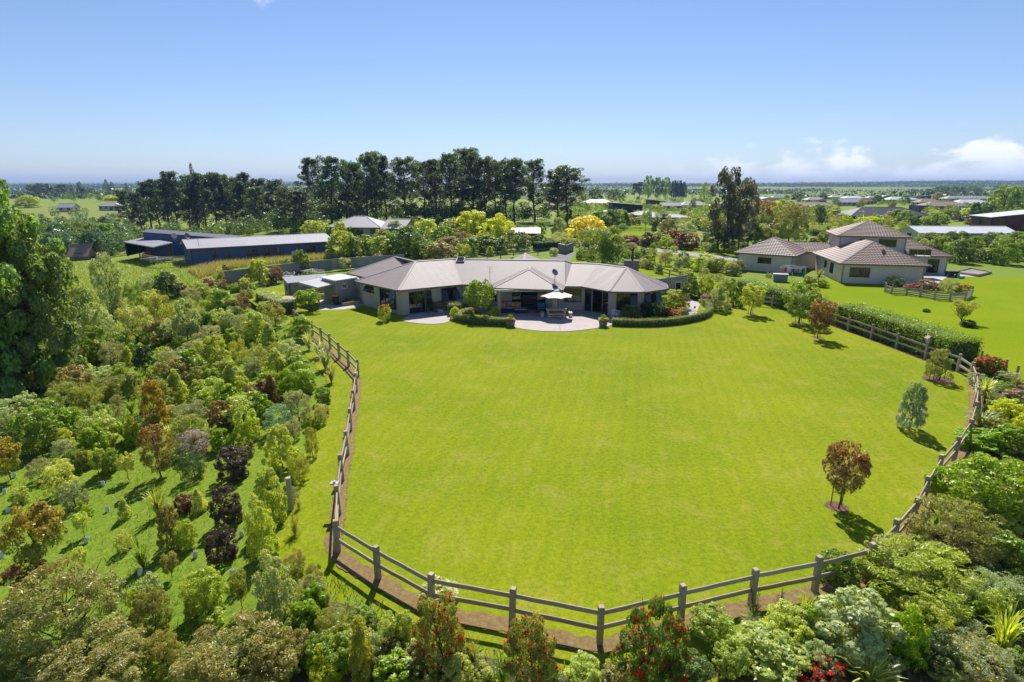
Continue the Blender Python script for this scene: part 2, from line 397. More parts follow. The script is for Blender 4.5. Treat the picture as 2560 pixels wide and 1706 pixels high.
# mulch strip that the fence stands in, and mown strip outside the left fence
def strip(name, path, w0, w1, mat, lift, wob=.12, seed=1, follow=False):
    r = random.Random(seed); P = catmull([(p[0], p[1], 0) for p in path], 14); L, R = [], []
    for i, p in enumerate(P):
        d = (P[min(i + 1, len(P) - 1)] - P[max(i - 1, 0)]).normalized(); n = Vector((-d.y, d.x, 0))
        L.append(p + n * (w0 + r.uniform(-wob, wob))); R.append(p - n * (w1 + r.uniform(-wob, wob)))
    m = MB()
    for i in range(len(P) - 1):
        q = [L[i], R[i], R[i + 1], L[i + 1]]
        m.poly([(a.x, a.y, (float(gz1(a.x, a.y)) if follow else 0) + lift) for a in q])
    return tag(m.build(name, mat), kind='structure')
strip('mulch_strip', FENCE[7:24], .24, .34, MULCH, .032, .07, 3)
strip('mulch_strip', FENCE[23:] + RGAP, .26, .4, MULCH, .034, .08, 4)
strip('mulch_strip', FENCE[:8], .15, .5, MULCH, .032, .07, 5)
strip('garden_bed', [HFENCE[0]] + HFENCE[1:8], 0.35, .55, SOIL, .010, .05, 6)
strip('mown_strip', FENCE[4:20], 0, 2.0, LAWN, .022, .10, 12, True)
bank = [(-7.6, 16), (-9, 22), (-10.6, 29), (-12, 34.5), (-14.5, 40), (-18, 45), (-23, 53), (-30, 62), (-70, 75), (-70, 8), (-6, 8)]
sheet('grass_bank', bank, BANK, .012, 1.25)
front = [(-6, 8), (-6.6, 15.2), (-4.6, 14.4), (-2.6, 13.1), (2.4, 11.7), (5, 12.4), (9.4, 13.8), (12, 14.6), (15, 17.6), (19, 22), (24, 27), (30, 34), (38, 36), (40, 6)]
sheet('garden_bed', front, MATS.get('bed') or soil_mat('bed', (.16, .13, .055)), .016, 1.25)
# neighbour's lawn and the paddock left of the blue house
sheet('neighbour_lawn', [(31.2, 36), (31, 44), (30.4, 50), (27, 58), (25, 66), (24, 76), (120, 84), (120, 30), (44, 24)], NLAWN, .008)
sheet('paddock', [on(1380, 590).xy, on(1640, 600).xy, on(1640, 560).xy, on(1380, 560).xy], NLAWN, .008)
sheet('verge_lawn', [on(1610, 690).xy, on(1850, 690).xy, on(1850, 655).xy, on(1580, 626).xy, on(1560, 640).xy], NLAWN, .008)
sheet('verge_lawn', [on(1640, 622).xy, on(1860, 642).xy, on(1860, 626).xy, on(1660, 614).xy], NLAWN, .008)
sheet('verge_lawn', [on(1420, 660).xy, on(1455, 660).xy, on(1455, 635).xy, on(1432, 640).xy], NLAWN, .008)
sheet('field', [on(60, 555).xy, on(260, 545).xy, on(250, 520).xy, on(60, 525).xy], NLAWN, -4.2)
sheet('driveway', [on(1315, 668).xy, on(1420, 662).xy, on(1438, 634).xy, on(1428, 622).xy, on(1412, 622).xy, on(1395, 640).xy], ASPH, .014)
sheet('driveway', [on(1590, 624).xy, on(1860, 656).xy, on(1860, 648).xy, on(1640, 620).xy], paving('gravel_drive', (.26, .24, .22)), .014)
sheet('road', [on(1890, 560).xy, on(1960, 578).xy, on(1980, 572).xy, on(1900, 553).xy], ASPH, .014)
sheet('parking_pad', [on(1812, 680).xy, on(1852, 684).xy, on(1858, 660).xy, on(1835, 662).xy], CONC2, .016)
sheet('terrace', [on(2296, 712).xy, on(2340, 712).xy, on(2372, 690).xy, on(2440, 693).xy, on(2380, 680).xy, on(2290, 690).xy], CONC2, .016)
# patio: curved concrete apron with saw-cut joints (slabs set apart by narrow gaps)
def ground_px(L_): return [on(x, y).xy for x, y in L_]
pat = catmull([(*p, 0) for p in ground_px([(1248,808),(1275,817),(1310,824),(1345,828),(1385,829.5),(1425,829),(1465,825),(1500,820),(1526,815)])], 4)
joint_x = [-1.9, 3.1, 8.2]
ring = [(p.x, p.y) for p in pat] + [(11.2, 55.6), (9.6, 55.8), (7.4, 58.4), (-5.4, 58.6), (-2.2, 55.6)]
edges = [-9, -0.4, 4.3, 30]
pp = tag(MB().poly([(x, y, .012) for x, y in ring]).build('patio', plain('joint', (.08, .075, .07))), kind='structure')
for a, b in zip(edges, edges[1:]):
    for y0, y1 in ((40, 53.55), (53.57, 70)):
        q = clip(clip(clip(clip(ring, 0, a + .012, 1), 0, b - .012, -1), 1, y0, 1), 1, y1, -1)
        if len(q) > 2: MB().prism(q, .013, .04).build('slab', CONC, pp)
pat2 = catmull([(*p, 0) for p in ground_px([(1003,801),(1018,806),(1040,809),(1065,811),(1090,811),(1112,808),(1135,801)])], 4)
ring2 = [(p.x, p.y) for p in pat2] + [(-5.2, 58.3), (-9.9, 55.7)]
p2 = tag(MB().poly([(x, y, .012) for x, y in ring2]).build('patio', MATS['joint']), kind='structure')
MB().prism([(p[0], p[1]) for p in ring2], .013, .04).build('slab', CONC, p2)
sheet('path', [on(1735, 800).xy, on(1750, 760).xy, on(1722, 745).xy, on(1712, 752).xy, on(1728, 770).xy, on(1716, 782).xy], CONC, .016)
sheet('courtyard', [on(795, 776).xy, on(860, 774).xy, on(912, 764).xy, on(905, 745).xy, on(800, 745).xy], CONC2, .014)
# ------------------------------------------------------------------ building kit
def brick_mat(name, c, m=.5):
    t = NT(name); t.rough(.85, .2)
    n = t.noise(1.2, 4, .6); n2 = t.noise(14, 3, .7); n3 = t.noise(30, 2, .6, stretch=(1, 1, 2.6))
    a = t.ramp(n, [(.3, tuple(x * .9 for x in c)), (.7, tuple(x * 1.08 for x in c))])
    a = t.mix(t.mul(n2, m), a, tuple(x * .72 for x in c)); t.col(a); t.bump(n3, .35, .012); MATS[name] = t.m; return t.m
def metal_roof(name, c, rough=.62, spec=.3):
    t = NT(name); t.rough(rough, spec)
    n = t.noise(.5, 4, .6); n2 = t.noise(5, 4, .7)
    a = t.ramp(n, [(.3, tuple(x * .93 for x in c)), (.7, tuple(x * 1.06 for x in c))]); a = t.mix(t.mul(n2, .22), a, tuple(x * .8 for x in c))
    oi = t.n('ShaderNodeObjectInfo'); v = t.n('ShaderNodeMapRange'); t.l(oi.outputs['Random'], v.inputs[0]); v.inputs[3].default_value = .98; v.inputs[4].default_value = 1.015
    h = t.n('ShaderNodeHueSaturation'); t.l(a, h.inputs['Color']); t.l(v.outputs[0], h.inputs['Value']); t.col(h.outputs[0]); MATS[name] = t.m; return t.m
BRICK = brick_mat('taupe_brick', (.43, .39, .34)); ROOF = metal_roof('taupe_steel_roof', (.265, .215, .203)); ROOFCAP = metal_roof('ridge_cap_steel', (.36, .305, .29))
TRIM = plain('dark_trim', (.085, .075, .07), .5); FRAME = plain('dark_window_frame', (.05, .046, .046), .45); GUT = plain('gutter', (.15, .125, .115), .45)
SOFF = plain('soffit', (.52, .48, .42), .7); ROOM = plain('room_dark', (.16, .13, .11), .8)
CAPR = .09
def plane_fit(ring):
    n = Vector((0, 0, 0)); N = len(ring)
    for i in range(N): n += Vector(ring[i]).cross(Vector(ring[(i + 1) % N]))
    n.normalize(); return n if n.z > 0 else -n
def clip_dir(P, d, o, val, sg):
    out = []
    for i in range(len(P)):
        a, b = P[i], P[(i + 1) % len(P)]; da, db = sg * ((a - o).dot(d) - val), sg * ((b - o).dot(d) - val)
        if da >= 0: out.append(a)
        if (da > 0 and db < 0) or (da < 0 and db > 0): out.append(a + (b - a) * (da / (da - db)))
    return out
def roof_sheets(parent, ring, eave, mat, w=.84, th=.05, name='roof_sheet'):
    """steel roof face: overlapping long-run sheets laid down the slope, each with a standing rib at its edge"""
    ring = [Vector(p) for p in ring]; e = (Vector(eave[1]) - Vector(eave[0])); e.z = 0; e.normalize(); o = Vector(eave[0])
    u = [(p - o).dot(e) for p in ring]; lo, hi = min(u), max(u); n = plane_fit(ring); k = 0; x = lo
    MB().slab([p - n * .09 for p in ring], th).build('roof_deck', SOFF, parent)
    while x < hi - 1e-3:
        q = clip_dir(clip_dir(ring, e, o, x + .004, 1), e, o, min(x + w, hi), -1)
        if len(q) > 2:
            m = MB().slab([p + n * .012 for p in q], .06)
            s0 = sorted(q, key=lambda p: (p - o).dot(e))[-2:]      # edge rib
            if (s0[0] - s0[1]).length > .3 and abs((s0[0] - s0[1]).dot(e)) < .05: m.bar(s0[0] + n * .016, s0[1] + n * .016, .04, .012)
            for fr in (.33, .66):
                xx = x + w * fr; a = [p for p in cut_line(q, e, o, xx)]
                if len(a) == 2 and (a[0] - a[1]).length > .3: m.bar(a[0] + n * .014, a[1] + n * .014, .03, .008)
            m.build(name, mat, parent)
        x += w; k += 1
def cut_line(P, d, o, val):
    out = []
    for i in range(len(P)):
        a, b = P[i], P[(i + 1) % len(P)]; da, db = (a - o).dot(d) - val, (b - o).dot(d) - val
        if da * db < 0: out.append(a + (b - a) * (da / (da - db)))
    return out
def roof_tiles(parent, ring, eave, mat, course=.42, under=None, name='tile_course'):
    """pressed-tile face: stepped courses parallel to the eave, scalloped front edge"""
    ring = [Vector(p) for p in ring]; n = plane_fit(ring); e = (Vector(eave[1]) - Vector(eave[0])).normalized(); up = n.cross(e)
    if up.z < 0: up = -up
    o = Vector(eave[0]); hs = [(p - o).dot(up) for p in ring]; top = max(hs); k = 0
    MB().slab([p - n * .03 for p in ring], .06).build('roof_deck', under or SOFF, parent)
    h = 0
    while h < top - .05:
        q = clip_dir(clip_dir(ring, up, o, h, 1), up, o, min(h + course + .03, top), -1)
        if len(q) > 2:
            m = MB(); lo = [p for p in q if (p - o).dot(up) < h + .02]
            f = lambda p: p + n * (.055 * (1 - ((p - o).dot(up) - h) / course) + .004)
            if len(lo) >= 2:
                a, b = min(lo, key=lambda p: p.dot(e)), max(lo, key=lambda p: p.dot(e)); hi = [p for p in q if p not in lo]
                if hi:
                    c, d = min(hi, key=lambda p: p.dot(e)), max(hi, key=lambda p: p.dot(e)); W = (b - a).length; N = max(1, int(W / .19))
                    B0 = []; T0 = []
                    for i in range(N + 1):
                        t = i / N; bump = n * (.03 * (i % 2)); B0.append(f(a.lerp(b, t)) + bump); T0.append(f(c.lerp(d, t)) + bump * .9)
                    for i in range(N):
                        m.poly([B0[i], B0[i + 1], T0[i + 1], T0[i]]); m.poly([B0[i] - n * .07, B0[i + 1] - n * .07, B0[i + 1], B0[i]])
            if m.f: m.build(name, mat, parent)
        h += course; k += 1
def cap(parent, p, q, mat=None, w=.26, name='ridge_cap', lift=.05):
    p, q = Vector(p), Vector(q); d = (q - p).normalized(); s = d.cross(Vector((0, 0, 1))).normalized() * (w / 2); up = Vector((0, 0, lift))
    m = MB(); r = [p - s + up * .4, p + up * 1.5, p + s + up * .4, q - s + up * .4, q + up * 1.5, q + s + up * .4]
    m.poly([r[0], r[3], r[4], r[1]]); m.poly([r[1], r[4], r[5], r[2]]); m.poly([r[0], r[1], r[2]]); m.poly([r[3], r[5], r[4]])
    return m.build(name, mat or ROOFCAP, parent)
def gutter(parent, a, b, mat=None):
    a, b = Vector(a), Vector(b)
    return MB().bar(a - Vector((0, 0, .06)), b - Vector((0, 0, .06)), .13, .15).build('gutter', mat or GUT, parent)
class Wall:
    def __init__(s, p, q, h, th=.2, z0=0.0):
        s.p, s.q = Vector((p[0], p[1], 0)), Vector((q[0], q[1], 0)); s.L = (s.q - s.p).length; s.d = (s.q - s.p) / s.L
        s.n = Vector((s.d.y, -s.d.x, 0)); s.h = h; s.th = th; s.z0 = z0; s.op = []
    def u_of(s, px, py=760):
        r = ray(px, py); a, b = r[0], r[1]                     # horizontal view line against the wall line
        det = a * s.d.y - b * s.d.x
        t = (s.p.x * s.d.y - s.p.y * s.d.x) / det
        return (Vector((a * t, b * t, 0)) - s.p).dot(s.d)
    def P(s, u, z, out=0.0): return s.p + s.d * u + s.n * out + Vector((0, 0, z))
    def block(s, m, u0, u1, z0, z1, o0=None, o1=0.0):
        o0 = -s.th if o0 is None else o0
        if u1 - u0 < .005 or z1 - z0 < .005: return
        m.hexa([s.P(u0, z0, o1), s.P(u1, z0, o1), s.P(u1, z0, o0), s.P(u0, z0, o0), s.P(u0, z1, o1), s.P(u1, z1, o1), s.P(u1, z1, o0), s.P(u0, z1, o0)])
    def build(s, parent, mat, name='wall'):
        m = MB(); x = 0
        for u0, u1, z0, z1 in sorted(s.op):
            s.block(m, x, u0, s.z0, s.h); s.block(m, u0, u1, s.z0, z0); s.block(m, u0, u1, z1, s.h); x = u1
        s.block(m, x, s.L, s.z0, s.h); return m.build(name, mat, parent)
    def window(s, parent, u0, u1, z0, z1, panes=2, frame=None, opened=(), name='window', door=False, sill=True, cols=None):
        """opening with a set-back frame, panes, and (opened) awning sashes swung out"""
        s.op.append((u0, u1, z0, z1)); fr = frame or FRAME; m = MB(); t = .055; o0, o1 = -.14, -.05
        s.block(m, u0, u1, z0, z0 + t, o0, o1); s.block(m, u0, u1, z1 - t, z1, o0, o1); s.block(m, u0, u0 + t, z0 + t, z1 - t, o0, o1); s.block(m, u1 - t, u1, z0 + t, z1 - t, o0, o1)
        c = cols or [k / panes for k in range(panes + 1)]; W = u1 - u0
        for f in c[1:-1]: s.block(m, u0 + W * f - t / 2, u0 + W * f + t / 2, z0 + t, z1 - t, o0, o1)
        w = m.build(name, fr, parent)
        for k, (a, b) in enumerate(zip(c, c[1:])):
            ua, ub = u0 + W * a + t / 2, u0 + W * b - t / 2; g = MB()
            if k in opened:
                out = .42; A, B, C, D = s.P(ua, z1 - t, -.03), s.P(ub, z1 - t, -.03), s.P(ub, z0 + t + .1, out), s.P(ua, z0 + t + .1, out)
                nn = Vector((s.n.x, s.n.y, .25)).normalized() * .012
                g.hexa([D - nn, C - nn, B - nn, A - nn, D + nn, C + nn, B + nn, A + nn]); sa = g.build('open_sash', GLASS, w)
                e = MB(); [e.bar(x, y, .05, .04) for x, y in ((A, B), (B, C), (C, D), (D, A))]; e.build('sash_frame', fr, w)
                k2 = MB(); s.block(k2, ua, ub, z0 + t, z1 - t, -.24, -.23); k2.build('dark_panel', ROOM, w)  # dark panel closes the opening, standing for the room behind the sash
            else: s.block(g, ua, ub, z0 + t * .6, z1 - t * .6, -.105, -.09); g.build('pane', GLASS, w)
        if sill and not door:
            k = MB(); s.block(k, u0 - .05, u1 + .05, z0 - .07, z0, -.1, .035); k.build('sill', TRIM, w)
        return w
# ------------------------------------------------------------------ the long brick house
EV = 2.62
def main_house():
    H = thing('house', 'long single-storey brick house with taupe metal roof in the middle of the picture', 'house', (0, 60, 0))
    e = lambda x, y: on(x, y, EV)
    W0, A, B, D, E, Fp, G, Hh = e(887,703), e(994.5,726.4), e(1154,711.5), e(1454,716.4), e(1524,729), e(1611,730.4), e(1670,722), e(1667,711.5)
    P0, P1 = e(1231,721), e(1406,726.5); ZR = 4.62
    R0, R1, R3 = on(1039,654,ZR), on(1130.5,648,ZR), on(1412,652,ZR)
    ZL = 4.36; R4, R5, X = on(1430,658,ZL), on(1493,660,ZL), on(1566,668.7,ZL)
    RA = on(1313.5,633.7,ZR); K0, K1, KA = e(867,683), e(909.5,692.4), on(988,642.5,4.4)
    R2 = on(1310, 650.5, ZR)
    C = D + (B - D) * ((D.x - 5.35) / (D.x - B.x)); Pl = D + (B - D) * ((D.x + 2.2) / (D.x - B.x))
    nb = Vector((.12, .993, 0))
    Bb = B + nb * 10.3 + Vector((-3, 1, 0)); Db = D + nb * 9.0; back = lambda p, k: p + nb * k
    kn = plane_fit([K0, K1, KA]); KR = Vector((R0.x - .1, R0.y + .35, 0)); KR.z = K0.z - (kn.x * (KR.x - K0.x) + kn.y * (KR.y - K0.y)) / kn.z
    faces = [  # (ring, eave)
        ([W0, A, R0], (W0, A)), ([A, B, R1, R0], (A, B)), ([B, C, R3, R1], (B, C)), ([C, R4, R3], (B, C)), ([C, D, R5, R4], (C, D)),
        ([D, E, X, R5], (D, E)), ([E, Fp, X], (E, Fp)), ([Fp, G, X], (Fp, G)), ([G, Hh, X], (G, Hh)),
        ([K0, K1 + (K1 - K0).normalized() * .45, KR, KA], (K0, K1)),
    ]
    for ring, ev in faces: roof_sheets(H, ring, ev, ROOF)
    # rear slopes, seen only from behind
    Kb = KA + Vector((-1.5, 5.5, 0)); Kb.z = EV; Kc = KA + Vector((5.5, 3.5, 0)); Kc.z = EV
    Wb = W0 + Vector((3.2, 3.9, 0)); Hb = Hh + Vector((-2.2, 3.6, 0)); M1 = Vector((-4.4, 68.8, EV)); M2 = Vector((8.2, 66.2, EV)); Q1 = Vector((RA.x - 3.6, RA.y + 3, EV)); Q2 = Vector((RA.x + 4.2, RA.y + 2.4, EV))
    N1 = Vector((RA.x - 4.3, 68.6, EV)); N2 = Vector((RA.x + 4.3, 67.6, EV))
    rear = MB()
    for r in ([W0, Wb, R0], [KA, Kb, K0], [KA, R0, Kc, Kb], [R0, R1, M1, Kc], [R1, R2, N1, M1], [R2, R3, M2, N2], [R3, R4, R5, Hb, M2], [R5, X, Hh, Hb], [R2, RA, Q1, N1], [RA, R2, N2, Q2], [RA, Q2, Q1]): rear.slab([p + Vector((0, 0, .02)) for p in r], .06)
    rear.build('rear_roof', ROOF, H)
    # entry porch over the terrace: hipped, thrown forward of the main eave
    ZP = 4.05; PA = on(1330, 666, ZP); PF = on(1323, 674.5, ZP - .02)
    PA = Vector((PF.x + .25, PF.y + 1.9, ZP))
    up = Vector((0, 0, .03))
    for ring, ev in (([P0, P1, PF], (P0, P1)), ([Pl, P0, PF, PA], (Pl, P0)), ([P1, C, PA, PF], (P1, C))): roof_sheets(H, [p + up for p in ring], [p + up for p in ev], ROOF)
    for a, b in ((P0, PF), (P1, PF), (PF, PA)): cap(H, a + up, b + up)
    for a, b in ((A, R0), (W0, R0), (R0, R1), (R1, R3), (R3, R4), (R4, R5), (R5, X), (E, X), (Fp, X), (G, X), (Hh, X), (KA, R0), (K0, KA), (R2, RA)): cap(H, a, b)
    for a, b in ((B, R1), (D, R5)): cap(H, a + Vector((0, 0, .005)), b, ROOFCAP, .2, 'valley', .02)
    for a, b in ((W0, A), (A, B), (B, Pl), (P0, P1), (Pl, P0), (P1, C), (C, D), (D, E), (E, Fp), (Fp, G), (G, Hh), (K0, K1)): gutter(H, a, b)
    # walls, set in under the eaves
    h = EV - .1
    wA = on(1007, 789).xy; wL = on(912, 765.5).xy; wP = on(889, 745).xy; wB = Vector((-5.75, 58.35)); wD = Vector((7.3, 57.25))
    wE = Vector((9.75, 54.85)); wF = Vector((12.55, 54.6)); wG = Vector((14.95, 56.25)); wH = Vector((15.2, 58.3))
    Wl = Wall(wL, wA, h); Wf = Wall(wA, wB, h); Wm = Wall(wB, wD, h); Wd = Wall(wD, wE, h); We = Wall(wE, wF, h); Wg = Wall(wF, wG, h); Wh = Wall(wG, wH, h); Wp = Wall(wP, wL, h)
    def uu(w, a, b, py=750): return w.u_of(a, py), w.u_of(b, py)
    Wl.window(H, *uu(Wl, 914.5, 934.5, 722), 1.65, 2.35, 2, opened=(0,))
    Wl.window(H, *uu(Wl, 949, 989.5, 745), .45, 2.3, 3, opened=(2,), cols=[0, .32, .66, 1])
    Wf.window(H, *uu(Wf, 1022.5, 1063, 755), .05, 2.25, 2, door=True, name='glazed_door'); Wf.window(H, *uu(Wf, 1063.5, 1079, 755), .05, 2.3, 1, opened=(0,), door=True)
    Wf.window(H, *uu(Wf, 1104, 1146.5, 740), .95, 2.3, 3, opened=(0, 2), cols=[0, .33, .66, 1])
    Wm.window(H, *uu(Wm, 1280, 1301, 745), .05, 2.25, 1, door=True, name='sliding_door')
    u0, u1 = uu(Wm, 1301.5, 1343, 745); Wm.op.append((u0, u1, .05, 2.25))            # open doorway
    Wm.window(H, *uu(Wm, 1343.5, 1364, 745), .05, 2.25, 1, door=True, name='sliding_door')
    Wm.window(H, *uu(Wm, 1410.5, 1453.5, 735), .95, 2.3, 2, cols=[0, .55, 1])
    Wm.window(H, *uu(Wm, 1166, 1186, 740), 1.1, 2.25, 2)
    Wm.window(H, *uu(Wm, 1222, 1242, 745), .9, 2.25, 2)
    Wd.window(H, *uu(Wd, 1461.5, 1478.5, 748), .05, 2.3, 1, door=True, name='sliding_door')
    u0, u1 = uu(Wd, 1479, 1505, 755); Wd.op.append((u0, u1, .05, 2.3))
    Wd.window(H, *uu(Wd, 1505.5, 1520, 755), .05, 2.3, 1, door=True, name='sliding_door')
    We.window(H, *uu(We, 1541, 1593, 750), .55, 2.3, 3, opened=(2,), cols=[0, .33, .66, 1])
    Wg.window(H, *uu(Wg, 1611, 1650, 745), .75, 2.3, 3, opened=(0, 2), cols=[0, .34, .66, 1])
    for w in (Wl, Wf, Wm, Wd, We, Wg, Wh, Wp): w.build(H, BRICK)
    rearw = MB(); pts = [wH, Hb.xy + Vector((-.6, -.4)), M2.xy + Vector((-.5, -.6)), N2.xy + Vector((-.6, -.6)), Q2.xy + Vector((-.6, -.6)), Q1.xy + Vector((.6, -.6)), N1.xy + Vector((.6, -.6)), M1.xy + Vector((.4, -.6)), Kc.xy + Vector((-.4, -.6)), Kb.xy + Vector((.4, -.7)), K0.xy + Vector((.8, .1)), K1.xy + Vector((.5, .4)), wP]
    for a, b in zip(pts, pts[1:]): rearw.bar((a.x, a.y, h / 2), (b.x, b.y, h / 2), .2, h)
    rearw.build('rear_wall', BRICK, H)
    fl = [wL, wA, wB, wD, wE, wF, wG, wH, Hb.xy, M2.xy, M1.xy, Kc.xy, Kb.xy, K0.xy]
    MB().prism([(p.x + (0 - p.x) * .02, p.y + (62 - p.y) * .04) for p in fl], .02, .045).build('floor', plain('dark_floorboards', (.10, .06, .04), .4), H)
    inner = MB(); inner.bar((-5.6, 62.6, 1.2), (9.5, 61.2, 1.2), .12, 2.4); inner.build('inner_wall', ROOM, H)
    # porch posts and their beam
    for px, py in ((1248.5, 789), (1384.5, 787)):
        p = on(px, py); MB().box((p.x, p.y, EV / 2 - .06), (.28, .28, EV - .12), -.12).build('porch_post', BRICK, H)
    a, b = on(1248.5, 789), on(1384.5, 787); MB().bar((a.x - .6, a.y + .07, EV - .16), (b.x + .5, b.y - .06, EV - .16), .2, .2).build('porch_beam', SOFF, H)
    # chimney, flue, skylight, aerial, dish
    c = Vector((12.9, 61.6, 0)); MB().box((c.x, c.y, 2.3), (1.55, .9, 4.6), -.1).box((c.x, c.y, 4.63), (1.65, 1.0, .08), -.1).build('chimney', brick_mat('chimney_plaster', (.2, .185, .18)), H)
    fl = MB().lathe([(.11, 0), (.11, 1.0), (.17, 1.0), (.17, 1.25), (.08, 1.3), (.08, 1.4)], (c.x + .1, c.y, 4.67), 10).build('flue', plain('black_steel', (.015, .015, .017), .4), H)
    def on_face(px, py, ring):
        n = plane_fit([Vector(p) for p in ring]); d = Vector(ray(px, py)); o = Vector((0, 0, CAM_H)); t = (Vector(ring[0]) - o).dot(n) / d.dot(n); return o + d * t
    s = on_face(1152, 651, [B, D, R1]); m = MB(); n = plane_fit([B, D, R1]); rx = Vector((1, -.1, 0)).normalized(); ry = n.cross(rx)
    for hh, sc in ((.16, 1),): m.hexa([s + rx * (a * .45) + ry * (b * .5) + n * z for z in (0.02, hh) for a, b in ((-1, -1), (1, -1), (1, 1), (-1, 1))])
    sk = m.build('skylight', TRIM, H); m = MB().hexa([s + rx * (a * .38) + ry * (b * .43) + n * z for z in (.161, .175) for a, b in ((-1, -1), (1, -1), (1, 1), (-1, 1))]); m.build('pane', GLASS, sk)
    s = on_face(1225, 710, [B, D, R1]); ALU = plain('aluminium', (.5, .5, .52), .35, .5, .8)
    m = MB().tube([s, s + Vector((0, 0, 1.75))], .022, 6); top = s + Vector((0, 0, 1.7))
    an = m.build('aerial', ALU, H); m = MB()
    for z, L_ in ((0, .38), (-.2, .3), (-.5, .36)):
        for k in (-1, 1):
            q = top + Vector((.02, 0, z)); m.bar(q, q + Vector((k * L_, 0, .06)), .025, .025)
            m.bar(q + Vector((k * L_, 0, .06)), q + Vector((k * L_, .45, .06)), .02, .02)
    m.build('aerial_arms', ALU, an)
    dish(H, on_face(1387, 710, [P1, C, PA]), 0.95, 'satellite_dish', .36)
    for px, py, w in ((1171, 770, Wm), (1156, 770, Wm)):
        u = w.u_of(px, py); m = MB(); w.block(m, u - .04, u + .04, .02, h, .01, .09); m.build('downpipe', GUT, H)
    return H
def dish(parent, base, h, name, r, mat=None, face=(.5, .75, .35)):
    mt = mat or plain('dish_grey', (.14, .145, .17), .5); d = MB(); f = Vector(face).normalized(); a = f.cross(Vector((0, 0, 1))).normalized(); b = f.cross(a); c = base + Vector((0, 0, h + r * .6))
    rings = []
    for k in range(5):
        rr = r * k / 4; rings.append([c - f * (.12 * (1 - (k / 4) ** 2)) + a * (rr * math.cos(t)) * .92 + b * (rr * math.sin(t)) for t in np.linspace(0, 2 * math.pi, 17)[:-1]])
    d.v = [tuple(p) for rg in rings for p in rg]
    for k in range(4):
        for j in range(16): d.f.append((k * 16 + j, k * 16 + (j + 1) % 16, (k + 1) * 16 + (j + 1) % 16, (k + 1) * 16 + j))
    o = d.build(name, mt, parent)
    MB().tube([base, base + Vector((0, 0, h)), c - f * .13], .03, 6).build('mast', mt, o)
    lnb = c + f * r * .9; MB().bar(c - b * -r * .9, lnb, .025, .025).box(lnb, (.07, .07, .09)).build('feed_arm', mt, o)
    return o
main_house()
